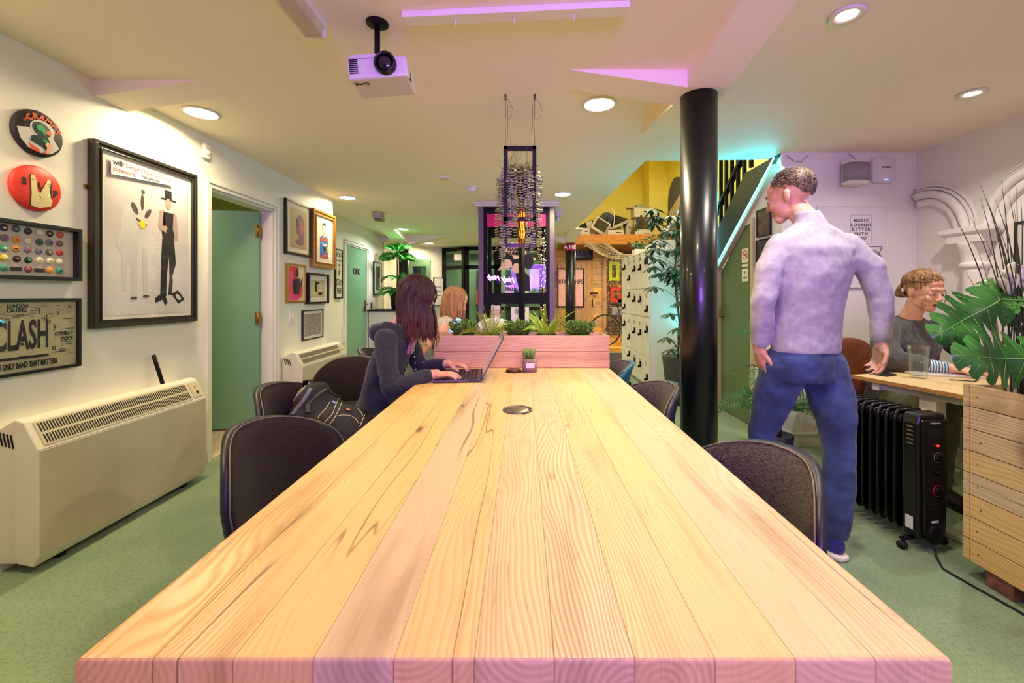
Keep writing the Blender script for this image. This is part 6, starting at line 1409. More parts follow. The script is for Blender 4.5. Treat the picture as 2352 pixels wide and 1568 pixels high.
def pcbox(label, px, w_, h_, z, rz=0, ty=0, y=YL, dep=.30, name='desktop_computer', m=None, dx=0):
    t = thing(name, label, 'computer', ((px-1204)/980*y+dx, y, z), rz, 'old beige computer cases')
    R = rot('Y', ty); off = Vector((0, 0, abs(math.sin(math.radians(ty)))*w_/2)); a_ = MB().box(-w_/2, w_/2, -dep/2, dep/2, 0, h_); s_ = MB().box(0, w_*.35, -dep/2-.004, -dep/2, h_*.5, h_*.62)
    for m_ in (a_, s_): m_.v = [tuple(R @ Vector(v)+off) for v in m_.v]
    a_.build('case', m or m_beige, t, bevel=.008); s_.build('drive_slot', m_blackmatte, t); return t
crt('tilted beige monitor at the left of the loft ledge', 1371, .36, .34, .30, LZ_, .1, 30)
crt('upright beige monitor with dark screen on the loft ledge, right end', 1474, .34, .36, .30, LZ_+.09, -.05, 0)
pcbox('flat beige computer case under the right-hand monitor', 1474, .38, .085, LZ_, 0, 0, dep=.34)
pcbox('flat beige computer case near the middle of the loft ledge', 1411, .34, .12, LZ_)
pcbox('slim beige case lying tilted on the middle computer', 1412, .30, .04, LZ_+.125, 0, -12, m=m_beiged)
pcbox('leaning beige tower case left of the right-hand monitor', 1437, .10, .30, LZ_, 0, 12, m=m_beiged)
pcbox('leaning dark flat screen between the tower and the right-hand monitor', 1451, .06, .46, LZ_, 0, 22, name='flat_screen', m=m_scr)
pcbox('big beige printer box stacked on top of the right-hand monitor', 1474, .40, .20, LZ_+.39, 0, 0, name='printer')
pcbox('thin keyboard lying on top of the stacked printer', 1468, .52, .03, LZ_+.592, 0, 0, name='old_keyboard', m=m_beiged, dep=.16)
pcbox('beige computer case at the far left of the loft pile', 1341, .20, .16, LZ_, 0, 0)
pcbox('black computer part jammed at the far left above the beige case', 1350, .28, .12, LZ_+.17, 0, -25, y=9.4, name='computer_part', m=m_blackmatte)
for nm_, lb_, px_, w__, h__, z__, ty_, mm_ in (('old_scanner', 'pale flat scanner propped between the tombstone and the leaning tower', 1425, .34, .05, LZ_+.16, -24, m_beige), ('computer_part', 'dark metal case behind the middle of the loft pile', 1421, .30, .16, LZ_+.24, 18, m_scr), ('computer_part', 'small beige box at the foot of the tilted monitor', 1391, .16, .08, LZ_, 0, m_beiged), ('old_modem', 'thin beige modem on top of the old keyboard', 1468, .16, .06, LZ_+.62, 0, m_beiged), ('computer_part', 'beige drive standing behind the tilted monitor', 1362, .14, .34, LZ_, -18, m_beige)):
    pcbox(lb_, px_, w__, h__, z__, 0, ty_, y=9.3 if 'behind' in lb_ else 9.12, name=nm_, m=mm_, dep=.2)
t = thing('novelty_tombstone', 'grey novelty tombstone with faint lettering among old computers', 'tombstone', ((1394-1204)/980*9.45, 9.45, LZ_))
P = [(-.17, 0), (.17, 0), (.17, .42)]+[(.17*math.cos(a), .42+.17*math.sin(a)) for a in [PI*i/14 for i in range(1, 14)]]+[(-.17, .42)]
MB().prism(P, (0, 0, 0), (1, 0, 0), (0, 0, 1), (0, 1, 0), .07).build('slab', m_grave, t, bevel=.01); text('RIP', .12, m_ink, t, (0, -.003, .20), bold=.002)
MB().ell((0, -.002, .43), (.035, .003, .04)).ell((.012, -.002, .485), (.01, .003, .016), rot('Y', 30)).build('fruit_emblem', m_ink, t)
tag(MB().tube([(1.86, 9.2, 3.1), (1.93, 9.15, 3.0), (1.93, 9.12, 2.8), (1.88, 9.1, 2.62)], .008, 6).build('white_cable', m_white), 'loose white cable draped over the tombstone', 'cable')
t = thing('arched_board', 'dark arched board with a paper sign on the yellow wall', 'board', (3.13, 8.75, 2.35), -PI/2)
P = [(-.42, 0), (.42, 0), (.42, .85)]+[(.42*math.cos(a), .85+.42*math.sin(a)) for a in [PI*i/16 for i in range(1, 16)]]+[(-.42, .85)]
MB().prism(P, (0, 0, 0), (1, 0, 0), (0, 0, 1), (0, -1, 0), .04).build('panel', m_grave, t); MB().prism([(-.36, .15), (.30, .15), (.30, .85), (-.36, .62)], (0, -.042, 0), (1, 0, 0), (0, 0, 1), (0, -1, 0), .004).build('paper_sign', mat('tan_paper', (196, 170, 120), .7), t)
tag(MB().bar((2.86, 8.9, 2.50), (3.10, 8.1, 2.80), .03, .12).build('white_handrail_board', m_gloss_white), 'slanting white board below the arched board', 'board')
# macrame net hammock
t = thing('rope_net', 'pale rope net slung from the loft ledge down to the lockers', 'net', (1.8, 8.4, 2.1))
A0 = at(1325, 545, 8.9); A1 = at(1395, 560, 8.7); B0 = at(1438, 592, 7.2); B1 = at(1500, 577, 7.0)
mb = MB(); grid = []
for i in range(17):
    u = i/16; row = []
    for j in range(9):
        v = j/8; p = A0.lerp(A1, v).lerp(B0.lerp(B1, v), u); p.z -= .16*math.sin(PI*u)*(1-.25*v); p += Vector((0, 0, .03*math.sin(v*9+u*4))); row.append(p)
    grid.append(row)
for j in range(9): mb.tube([grid[i][j] for i in range(17)], .004, 5)
for i in range(16):
    for j in range(8): mb.tube([grid[i][j], grid[i+1][j+1]], .003, 4); mb.tube([grid[i+1][j], grid[i][j+1]], .003, 4)
mb.build('netting', mat('jute_rope', (196, 176, 128), .8), t, world=True)
# white shell chair beyond the planter
t = thing('shell_chair', 'white moulded shell chair beyond the table planter', 'chair', (-.335, 4.68, 0), 0)
vs, fs = pad(7, 36, lambda u, v, r: (Vector((u*.25, .06-.05*u*u+.04*v, .70+v*.25-0.0)), Vector((u*.25, .072-.05*u*u+.04*v, .70+v*.25))), .8); MB().add(vs, fs, 0, True).build('back_shell', m_white, t, weld=1e-5)
MB().lathe([(0, .43), (.2, .43), (.24, .46), (.23, .465), (0, .44)], (0, .25, 0), 28).build('seat', m_white, t)
for sx in (-1, 1):
    for sy in (0, 1): MB().cyl((sx*.12, .17+sy*.16, .43), (sx*.2, .06+sy*.4, 0), .012, None, 8).build('leg', m_black, t)
MB().tube([(0, .15, .43), (0, .06, .5), (0, .07, .6)], .02, 8).build('back_bracket', m_white, t)
# ------------------------------------------------------------------ people
def skinmat(name, c, c2):
    g = NG(name); n = g.noise(g.obj(), 18, 3)
    g.b.inputs['Subsurface Weight'].default_value = .12; g.b.inputs['Subsurface Radius'].default_value = (.02, .008, .004)
    g.bump(g.noise(g.obj(), 700, 2), .08, .001)
    return g.out(Base_Color=g.mix(g.ss(n, .35, .7), lin(c), lin(c2)), Roughness=.5)
m_skin = skinmat('skin_fair', (222, 168, 138), (206, 140, 114)); m_skinb = skinmat('skin_rosy', (224, 172, 144), (208, 144, 116))
m_lip = mat('lips', (168, 60, 70), .4); m_eyew = mat('eye_white', (226, 220, 214), .2); m_iris = mat('eye_dark', (40, 30, 26), .15); m_brow = mat('brow', (96, 70, 48), .8)
def hairmat(name, c1, c2, c3=None, zlo=None, zhi=None):
    g = NG(name); s = g.n('ShaderNodeSeparateXYZ', {0: g.obj()}).outputs
    n = g.noise(g.comb(g.M('MULTIPLY', s[0], 90.), g.M('MULTIPLY', s[1], 90.), g.M('MULTIPLY', s[2], 4.)), 1., 3)
    c = g.mix(g.ss(n, .35, .65), lin(c1), lin(c2))
    if c3: c = g.mix(g.M('MULTIPLY', g.ss(s[2], zhi, zlo), .6), c, lin(c3))
    return g.out(Base_Color=c, Roughness=.5, Specular_IOR_Level=.3)
def cloth(name, c, c2, sc=30, bump=.25, bs=500, rough=.9, sheen=.15):
    g = NG(name); n = g.noise(g.obj(), sc, 3); n2 = g.noise(g.obj(), bs, 2); f = g.noise(g.obj(), 7, 2, dist=1.2)
    g.bump(g.M('ADD', g.M('MULTIPLY', n2, .12), g.M('MULTIPLY', f, 1.)), bump, .02)
    return g.out(Base_Color=g.mix(g.ss(n, .3, .7), lin(c), lin(c2)), Roughness=rough, Sheen_Weight=sheen)
def hframe(fwd, up=(0, 0, 1)):
    f = Vector(fwd).normalized(); s = f.cross(Vector(up)).normalized(); u = s.cross(f); return Matrix((s, f, u)).transposed()
def head(c, R, neck, mb, s=1., jaw=1., ears=True):
    c = Vector(c); P = lambda x, y, z: c + R @ Vector((x*s, y*s, z*s)); E = lambda p, r, a=None: mb.ell(P(*p), tuple(k*s for k in r), R if a is None else R @ a, 18, 12)
    E((0, -.018, .040), (.074, .094, .084)); E((0, .018, .012), (.066, .075, .085)); E((0, .036, -.035), (.056*jaw, .052, .062)); E((0, .060, -.088), (.030*jaw, .027, .024)); E((0, .02, -.07), (.048*jaw, .05, .03))
    E((0, .078, .030), (.046, .016, .016)); E((0, .060, .055), (.050, .026, .034))
    for q in (-1, 1):
        E((q*.034, .066, -.030), (.024, .020, .022)); E((q*.030, .077, .002), (.018, .010, .011)); E((q*.012, .096, -.030), (.009, .010, .008))
        if ears: E((q*.074, -.012, -.008), (.010, .018, .030), Matrix.Rotation(q*.3, 3, 'Z')); E((q*.078, -.018, .004), (.008, .014, .018))
    mb.limb([P(0, .082, .016), P(0, .096, -.008), P(0, .103, -.026)], [.008*s, .009*s, .0105*s], 12)
    E((0, .081, -.058), (.022, .010, .014)); E((0, .082, -.050), (.012, .008, .012))
    if neck is not None: mb.limb([P(0, -.012, -.045), Vector(neck)], [.049*s, .054*s], 18)
    return P
def face(par, P, R, s=1., lipm=None, closed=True, browm=None):
    for q in (-1, 1):
        e = MB().ell(P(q*.030, .0815, .000), (.0135*s, .0075*s, .0065*s), R, 14, 9).build('eye', m_eyew, par, world=True)
        MB().ell(P(q*.030, .0885, -.0025), (.0052*s, .0018*s, .0040*s), R, 12, 8).build('iris', m_iris, e)
        MB().tube([P(q*.014, .085, .004), P(q*.024, .0905, .0055), P(q*.036, .0885, .0045), P(q*.046, .080, .000)], [.0009*s, .0016*s, .0016*s, .0008*s], 6).build('eyelash', m_iris, par, world=True)
        MB().tube([P(q*.014, .094, .024), P(q*.028, .092, .030), P(q*.046, .078, .024)], [.0018*s, .0026*s, .0012*s], 6, flat=.6).build('eyebrow', browm or m_brow, par, world=True)
    MB().ell(P(0, .0895, -.0585), (.021*s, .0050*s, .0040*s), R, 16, 8).ell(P(0, .0885, -.0660), (.017*s, .0055*s, .0048*s), R, 16, 8).build('lips', lipm or m_lip, par, world=True)
def hand(mb, wrist, d, n, thumb, s=1., curl=(.35, .5, .4), spread=.10, fl=1.):
    """palm + five fingers; d = direction of fingers, n = palm side normal, thumb = +1/-1 side"""
    w_ = Vector(wrist); d = Vector(d).normalized(); n = Vector(n); n = (n-d*n.dot(d)).normalized(); sd = d.cross(n)*thumb
    R = Matrix((sd, d, n)).transposed()
    mb.ell(w_+d*.045*s, (.040*s, .052*s, .0145*s), R, 16, 10); mb.ell(w_+d*.07*s+sd*.004*s, (.039*s, .026*s, .013*s), R, 16, 10); mb.limb([w_-d*.02*s, w_+d*.02*s], [.026*s, .026*s], 12); mb.ell(w_+d*.03*s+sd*.024*s+n*.006*s, (.016*s, .032*s, .015*s), R, 12, 8)
    for k, (o, L_) in enumerate(((.031, .070), (.0105, .078), (-.0105, .073), (-.030, .058))):
        p = w_+d*(.086-.004*abs(k-1))*s+sd*o*s; dd = (d+sd*(o*spread*10)).normalized(); a = 0; pts = [p-d*.012*s, p]
        for j, f in enumerate((.45, .32, .23)):
            a += curl[j]*(1+.08*k); q = (dd*math.cos(a)+n*math.sin(a)); p = p+q*L_*f*s*fl; pts.append(p)
        mb.limb(pts, [.0092*s, .0088*s, .0080*s, .0073*s, .0062*s], 10)
    p = w_+d*.022*s+sd*.026*s; q = (d*.70+sd*.62+n*.30).normalized(); p1 = p+q*.036*s; q2 = (d*.92+sd*.15+n*.35).normalized(); p2 = p1+q2*.028*s
    mb.limb([p, p1, p2, p2+(q2+n*.3).normalized()*.018*s], [.0125*s, .0105*s, .009*s, .007*s], 10)
def strands(mb, c, R, rad, n, zend, gap=35, part=0., jit=.006, r0=.0045, flare=.0, curl=0., fwdhang=.0, seed=1, zvar=.02, off=1.05):
    rr = random.Random(seed); c = Vector(c)
    for k in range(n):
        az = math.radians(rr.uniform(gap, 360-gap)); t0 = rr.uniform(.02, .9)
        pts = []; last = None
        for i in range(7):
            th = lerp(t0*.5, PI*.56, i/6); sx = math.sin(th)
            v = Vector((math.sin(az)*sx*rad[0], math.cos(az)*sx*rad[1], math.cos(th)*rad[2]))*off
            pts.append(c + R @ v + Vector((rr.uniform(-jit, jit)*.4, rr.uniform(-jit, jit)*.4, 0)))
        p = pts[-1].copy(); ze = zend + rr.uniform(-zvar, zvar)
        L_ = max(.01, p.z-ze); out = (p-c); out.z = 0; out = out.normalized() if out.length > 1e-4 else Vector((0, 0, 0)); ph = rr.uniform(0, 6)
        for i in range(1, 7):
            q = i/6; pts.append(Vector((p.x, p.y, p.z-L_*q)) + out*(flare*math.sin(q*PI*.9)+curl*math.sin(q*9+ph)) + (R @ Vector((0, 1, 0)))*fwdhang*q + Vector((rr.uniform(-jit, jit), rr.uniform(-jit, jit), 0))*q)
        mb.tube(pts, [r0*(1 if i < 9 else 1-.2*(i-8)) for i in range(len(pts))], 5)
def shoe(par, heel, d, L_, m, ms, w_=.045, h_=.07):
    h = Vector(heel); d = Vector((d[0], d[1], 0)).normalized(); s = d.cross(Vector((0, 0, 1))); u = Vector((0, 0, 1))
    up = MB().loft([(h+d*-.01+u*.055, s*w_*.5, u*.035), (h+d*.03+u*.055, s*w_*.85, u*.045), (h+d*L_*.35+u*.05, s*w_*.9, u*.042), (h+d*L_*.62+u*.042, s*w_, u*.032), (h+d*L_*.85+u*.034, s*w_*.92, u*.024), (h+d*L_+u*.03, s*w_*.4, u*.012)], 20, n=2.4).build('shoe', m, par, world=True, subsurf=1)
    MB().loft([(h+d*-.022+u*.014, s*w_*.6, u*.014), (h+d*.0+u*.014, s*w_*.92, u*.014), (h+d*L_*.4+u*.013, s*w_*.9, u*.013), (h+d*L_*.65+u*.012, s*w_*1.08, u*.012), (h+d*L_*.9+u*.014, s*w_*.95, u*.012), (h+d*(L_+.012)+u*.018, s*w_*.4, u*.01)], 20, n=3.5).build('shoe_sole', ms, up, subsurf=1)
m_fold = bpy.data.textures.new('fold_noise', 'CLOUDS'); m_fold.noise_scale = .085; m_fold.noise_depth = 1
def garment(mb, name, m, par, voxel=.008, smooth=4, disp=.012):
    o = mb.build(name, m, par, world=True)
    r = o.modifiers.new('r', 'REMESH'); r.mode = 'VOXEL'; r.voxel_size = voxel; r.use_smooth_shade = True
    k = o.modifiers.new('s', 'SMOOTH'); k.factor = .5; k.iterations = smooth
    if disp: d = o.modifiers.new('d', 'DISPLACE'); d.texture = m_fold; d.strength = disp; d.mid_level = .5
    return baked(o)
m_hoodie = cloth('charcoal_hoodie', (34, 36, 38), (46, 48, 50), 60, .35); m_jeansb = cloth('black_jeans', (22, 22, 26), (34, 34, 38), 60, .2)
# --- A: woman typing
t = thing('person', 'person with a dark bob in a charcoal hoodie typing on the laptop', 'person', (-.83, 2.40, 0))
R = hframe((.86, -.10, -.50)); c = Vector((-.605, 2.40, 1.175)); neck = Vector((-.705, 2.40, 1.02))
mb = MB(); P = head(c, R, neck, mb, .98)
nw, fw = Vector((-.475, 2.225, .790)), Vector((-.455, 2.50, .800))
mb.limb([neck, (-.735, 2.40, .93)], [.052, .06]); mb.limb([(-.73, 2.25, .95), (-.672, 2.155, .745), nw], [.035, .030, .025]); mb.limb([(-.73, 2.55, .95), (-.645, 2.625, .77), fw], [.035, .030, .025]); mb.limb([(-.735, 2.26, .95), (-.74, 2.40, .94), (-.735, 2.54, .95)], [.035, .06, .035])
hand(mb, nw, (.97, .12, .02), (.0, .05, -1), 1, .98, (.22, .35, .30)); hand(mb, fw, (.97, -.12, .0), (0, 0, -1), -1, .98, (.3, .5, .4))
fused(mb, 'body', m_skin, t, .0042, 5, fac=.5); face(t, P, R, .98)
tor = MB(); tor.loft([((-.82, 2.40, .50), (.12, 0, 0), (0, .165, 0)), ((-.815, 2.40, .60), (.115, 0, 0), (0, .150, 0)), ((-.80, 2.40, .70), (.105, 0, .02), (0, .140, 0)), ((-.765, 2.40, .82), (.11, 0, .03), (0, .160, 0)), ((-.735, 2.40, .92), (.105, 0, .04), (0, .175, 0)), ((-.72, 2.40, 1.0), (.075, 0, .04), (0, .135, 0)), ((-.71, 2.40, 1.035), (.05, 0, .02), (0, .075, 0))], 26)
tor.limb([(-.73, 2.245, .965), (-.70, 2.19, .86), (-.672, 2.15, .735), (-.60, 2.175, .755), (-.50, 2.218, .785)], [.063, .055, .050, .044, .034], 16); tor.limb([(-.73, 2.555, .965), (-.68, 2.61, .86), (-.64, 2.635, .755), (-.56, 2.57, .775), (-.475, 2.51, .798)], [.063, .055, .048, .042, .033], 16)
tor.limb([(-.80, 2.30, 1.01), (-.83, 2.40, .995), (-.80, 2.50, 1.01)], [.035, .052, .035], 12); tor.limb([(-.745, 2.30, 1.035), (-.67, 2.315, 1.02), (-.635, 2.36, .95)], [.03, .026, .014], 10); tor.limb([(-.745, 2.50, 1.035), (-.67, 2.485, 1.02), (-.635, 2.44, .95)], [.03, .026, .014], 10)
garment(tor, 'hoodie', m_hoodie, t, .0075, 4, .016)
MB().tube([(-.645, 2.31, 1.0), (-.612, 2.315, .92), (-.628, 2.31, .84), (-.66, 2.305, .76)], .0032, 6).build('zip', m_steel, t, world=True)
sh = MB().loft([((-.645, 2.40, 1.02), (.022, 0, 0), (0, .035, 0)), ((-.622, 2.38, .95), (.022, 0, 0), (0, .032, 0)), ((-.635, 2.36, .88), (.02, 0, 0), (0, .03, 0))], 14).build('inner_top', mat('blush_top', (206, 160, 146), .7), t, world=True)
for k in range(4): MB().ell((-.606+.003*k, 2.345, .90-k*.035), (.004, .004, .004), None, 8, 6).build('button', m_pale, t, world=True)
jn = MB(); jn.loft([((-.83, 2.40, .475), (.14, 0, 0), (0, .18, 0)), ((-.82, 2.40, .56), (.125, 0, 0), (0, .165, 0))], 22); jn.limb([(-.80, 2.30, .515), (-.42, 2.26, .53), (-.40, 2.25, .10)], [.085, .06, .045]); jn.limb([(-.80, 2.50, .515), (-.42, 2.53, .53), (-.40, 2.54, .10)], [.085, .06, .045]); garment(jn, 'jeans', m_jeansb, t, .01, 3, .012)
for yy in (2.25, 2.54): shoe(t, (-.43, yy, 0), (1, 0), .22, m_blackmatte, m_black)
hm = hairmat('dark_bob_hair', (40, 25, 20), (78, 50, 38), (104, 62, 42), .98, 1.14)
hb = MB(); hc = c+R @ Vector((0, -.02, .035)); hb.ell(hc, (.084, .104, .092), R, 24, 14); strands(hb, hc, R, (.090, .106, .098), 520, .985, 12, jit=.005, r0=.0052, flare=.012, fwdhang=.02, seed=4, zvar=.03)
strands(hb, hc, R, (.094, .108, .1), 90, .955, 24, jit=.008, r0=.0035, flare=.005, fwdhang=.05, seed=9, zvar=.03)
hb.build('hair', hm, t, world=True)
gl_ = MB().tube([P(-.075, .0, .01), P(-.062, .085, .005)], .0014, 5).tube([P(-.032+.024*math.cos(a), .098, -.002+.018*math.sin(a)) for a in [2*PI*i/16 for i in range(17)]], .0014, 5); gl_.build('spectacles', m_blackmatte, t, world=True)
# --- B: blonde woman beyond the planter
t = thing('person', 'person with long fair hair in a cream jumper beyond the table planter', 'person', (-.75, 3.80, 0))
R = hframe((.9, -.12, -.38)); c = Vector((-.610, 3.80, 1.145)); mb = MB(); P = head(c, R, (-.68, 3.80, 1.0), mb)
mb.limb([(-.68, 3.8, 1.0), (-.71, 3.8, .92)], [.052, .06]); mb.limb([(-.71, 3.8, .90), (-.71, 3.65, .91), (-.635, 3.59, .77), (-.43, 3.72, .80)], [.04, .035, .03, .025]); mb.limb([(-.71, 3.8, .90), (-.71, 3.95, .91), (-.615, 4.01, .77), (-.42, 3.88, .80)], [.04, .035, .03, .025]); hand(mb, (-.43, 3.72, .80), (1, .1, .1), (0, .2, -1), 1, .95, (.4, .6, .5)); hand(mb, (-.42, 3.88, .80), (1, -.1, .1), (0, -.2, -1), -1, .95, (.4, .6, .5))
fused(mb, 'body', m_skinb, t, .005, 5); face(t, P, R)
tor = MB(); tor.loft([((-.80, 3.8, .50), (.13, 0, 0), (0, .18, 0)), ((-.78, 3.8, .68), (.115, 0, 0), (0, .15, 0)), ((-.735, 3.8, .85), (.12, 0, .03), (0, .175, 0)), ((-.70, 3.8, .95), (.10, 0, .04), (0, .17, 0)), ((-.69, 3.8, 1.03), (.058, 0, .02), (0, .07, 0)), ((-.672, 3.8, 1.05), (.054, 0, .02), (0, .06, 0))], 24)
tor.limb([(-.71, 3.64, .94), (-.64, 3.58, .77), (-.47, 3.70, .80)], [.066, .054, .038]); tor.limb([(-.71, 3.96, .94), (-.62, 4.02, .77), (-.46, 3.9, .80)], [.066, .054, .038]); garment(tor, 'jumper', cloth('cream_jumper', (212, 200, 176), (226, 216, 194), 30, .5), t, .009, 4, .018)
jn = MB(); jn.limb([(-.78, 3.70, .50), (-.42, 3.68, .50), (-.40, 3.68, .06)], [.09, .06, .045]); jn.limb([(-.78, 3.90, .50), (-.42, 3.92, .50), (-.40, 3.92, .06)], [.09, .06, .045]); garment(jn, 'trousers', m_jeansb, t, .011, 3, 0)
for yy in (3.68, 3.92): shoe(t, (-.43, yy, 0), (1, 0), .22, m_blackmatte, m_black)
hc = c+R @ Vector((0, -.02, .035)); hb = MB(); hb.ell(hc, (.082, .102, .090), R, 22, 14); strands(hb, hc, R, (.086, .104, .094), 320, .985, 24, jit=.005, r0=.0048, flare=.004, fwdhang=-.03, seed=5, zvar=.04); strands(hb, hc, R, (.086, .104, .094), 50, .90, 30, jit=.005, r0=.004, fwdhang=.01, seed=6, zvar=.04)
hb.build('hair', hairmat('fair_hair', (150, 106, 60), (196, 152, 96)), t, world=True)
# --- C: man with the phone, mostly hidden behind the woman typing
t = thing('person', 'person with short grey hair in a grey tee holding a phone, mostly hidden', 'person', (-.95, 3.10, 0))
R = hframe((.85, -.05, -.4)); c = Vector((-.945, 3.10, 1.185)); mb = MB(); P = head(c, R, (-.97, 3.1, 1.03), mb, 1.0)
mb.limb([(-.93, 3.1, 1.03), (-.94, 3.1, .93)], [.058, .06]); mb.limb([(-.94, 3.1, .92), (-.93, 2.95, .94), (-.83, 2.90, .78), (-.70, 2.97, .93)], [.05, .042, .040, .028]); mb.limb([(-.94, 3.1, .92), (-.93, 3.25, .94), (-.82, 3.30, .80), (-.68, 3.2, .87)], [.05, .042, .040, .028])
hand(mb, (-.70, 2.98, .925), (.85, .15, .35), (.3, .6, -.1), 1, 1., (.5, .6, .5)); hand(mb, (-.68, 3.2, .87), (.9, -.2, .1), (0, -.3, -1), -1, 1., (.4, .6, .5)); fused(mb, 'body', m_skinb, t, .0055, 5)
tor = MB(); tor.loft([((-1.0, 3.1, .48), (.15, 0, 0), (0, .19, 0)), ((-.96, 3.1, .66), (.155, 0, 0), (0, .18, 0)), ((-.93, 3.1, .82), (.15, 0, .03), (0, .19, 0)), ((-.93, 3.1, .95), (.11, 0, .04), (0, .18, 0)), ((-.93, 3.1, 1.04), (.06, 0, .02), (0, .075, 0))], 24)
tor.limb([(-.93, 2.93, .96), (-.87, 2.90, .86)], [.075, .066]); tor.limb([(-.93, 3.27, .96), (-.87, 3.3, .87)], [.075, .066]); garment(tor, 'tee_shirt', cloth('sage_tee', (140, 152, 132), (158, 168, 148), 20, .5), t, .01, 4, .02)
jn = MB(); jn.limb([(-.98, 3.0, .48), (-.52, 3.0, .50), (-.50, 3.0, .06)], [.095, .065, .05]); jn.limb([(-.98, 3.2, .48), (-.52, 3.22, .50), (-.50, 3.22, .06)], [.095, .065, .05]); garment(jn, 'trousers', m_jeansb, t, .011, 3, 0)
hb = MB(); hc = c+R @ Vector((0, -.03, .03))
rr = random.Random(3)
for k in range(500):
    az = math.radians(rr.uniform(60, 300)); th = math.radians(rr.uniform(60, 108)); v = Vector((math.sin(az)*math.sin(th)*.078, math.cos(az)*math.sin(th)*.090, math.cos(th)*.082)); p = hc+R @ v; hb.tube([p, p+(R @ v).normalized()*.006+Vector((0, 0, -.012))], [.0022, .0008], 4)
hb.build('hair', hairmat('grey_crop', (110, 98, 86), (150, 138, 124)), t, world=True)
ph = thing('smartphone', 'lit smartphone held up by the person in the grey tee', 'phone', (-.575, 2.96, .968)); RP = Matrix.Rotation(math.radians(38), 3, 'Y') @ Matrix.Rotation(math.radians(-30), 3, 'Z')
RP = hframe((.5, .2, .84), (-.5, -.75, .3)); MB().obox((0, 0, 0), (.072, .148, .009), RP).build('body', m_blackmatte, ph, bevel=.003); MB().obox(RP @ Vector((0, 0, .005)), (.064, .135, .001), RP).build('screen', mat('phone_screen', (150, 190, 230), .2, emit=(120, 180, 235), estr=1.2), ph)
person_c = bpy.data.objects['person.002']; person_c.location += Vector((.06, .25, 0)); ph.location += Vector((.06, .25, .0))
for nm, lb, xx, yy in (('office_chair', 'a', -.80, 3.8), ('office_chair', 'b', -1.0, 3.38)):
    chair('dark chair under the fair-haired person beyond the planter' if lb == 'a' else 'dark chair under the person in the grey tee', (xx-.02, yy), 0, m_fab_shaded, ztop=.78)
# --- D: seated woman on the right
t = thing('person', 'person with curly tied-up hair in a grey jumper working at the right-hand desk', 'person', (2.62, 2.95, 0))
R = hframe((.14, -.95, -.22), (.05, 0, 1)); c = Vector((2.61, 2.79, 1.225)); neck = Vector((2.60, 2.87, 1.06)); mb = MB(); P = head(c, R, neck, mb, 1.06, 1.08)
lw, rw_ = Vector((2.495, 2.49, .775)), Vector((2.83, 2.53, .775))
mb.limb([neck, (2.60, 2.90, .96)], [.062, .07]); mb.limb([(2.42, 2.85, .94), (2.60, 2.90, .95), (2.78, 2.91, .94)], [.05, .08, .05]); mb.limb([(2.40, 2.85, .93), (2.33, 2.68, .79), lw], [.045, .040, .029]); mb.limb([(2.80, 2.91, .93), (2.92, 2.74, .80), rw_], [.045, .040, .029])
hand(mb, lw, (.93, -.36, -.02), (0, 0, -1), -1, 1.0, (.2, .35, .3)); hand(mb, rw_, (-.35, -.93, -.02), (0, 0, -1), 1, 1., (.25, .4, .3))
fused(mb, 'body', m_skinb, t, .0042, 4, fac=.45); face(t, P, R, 1.06, mat('berry_lips', (150, 40, 70), .35))
tor = MB(); tor.loft([((2.62, 3.0, .44), (.21, 0, 0), (0, .16, 0)), ((2.62, 2.98, .60), (.205, .02, 0), (0, .165, 0)), ((2.61, 2.94, .76), (.21, .03, 0), (0, .17, .02)), ((2.605, 2.90, .88), (.215, .03, 0), (0, .155, .03)), ((2.60, 2.89, .97), (.20, .03, 0), (0, .115, .03)), ((2.60, 2.88, 1.03), (.135, .02, 0), (0, .085, .02)), ((2.60, 2.875, 1.052), (.098, .01, 0), (0, .074, .02))], 28)
tor.limb([(2.40, 2.84, .965), (2.335, 2.76, .86), (2.315, 2.66, .795), (2.40, 2.57, .785)], [.082, .078, .070, .052], 18); tor.limb([(2.82, 2.90, .965), (2.90, 2.82, .86), (2.92, 2.73, .80), (2.88, 2.62, .785)], [.082, .076, .066, .050], 18)
garment(tor, 'grey_jumper', cloth('charcoal_marl', (66, 62, 64), (84, 80, 82), 60, .45), t, .008, 4, .018)
g = NG('striped_cuff'); s3 = g.n('ShaderNodeSeparateXYZ', {0: g.obj()}).outputs; w1 = g.M('SINE', g.M('MULTIPLY', g.M('SUBTRACT', s3[0], g.M('MULTIPLY', s3[1], .6)), 440.))
m_str = g.out(Base_Color=g.mix(g.M('GREATER_THAN', w1, .1), lin((222, 220, 206)), lin((30, 110, 160))), Roughness=.8)
MB().tube([(2.375, 2.60, .784), (2.43, 2.545, .779), (2.485, 2.50, .776)], [.043, .040, .037], 20).build('striped_sleeve', m_str, t, world=True); MB().tube([(2.885, 2.64, .784), (2.85, 2.565, .777)], [.041, .037], 20).build('striped_sleeve', m_str, t, world=True)
jn = MB(); jn.loft([((2.62, 3.0, .42), (.20, 0, 0), (0, .17, 0)), ((2.62, 2.99, .52), (.19, 0, 0), (0, .16, 0))], 22); jn.limb([(2.53, 2.95, .50), (2.45, 2.48, .53), (2.44, 2.50, .08)], [.10, .07, .05]); jn.limb([(2.72, 2.95, .50), (2.78, 2.50, .53), (2.80, 2.52, .08)], [.10, .07, .05]); garment(jn, 'trousers', cloth('olive_trousers', (84, 80, 60), (98, 94, 72), 30, .3), t, .01, 3, .015)
shoe(t, (2.44, 2.54, 0), (0, -1), .23, m_blackmatte, m_black); shoe(t, (2.80, 2.56, 0), (0, -1), .23, m_blackmatte, m_black)
hc = c+R @ Vector((0, -.022, .045)); hb = MB(); hb.ell(hc, (.084, .100, .088), R, 22, 14); rr = random.Random(8)
hbun = c+R @ Vector((-.01, -.135, -.02))
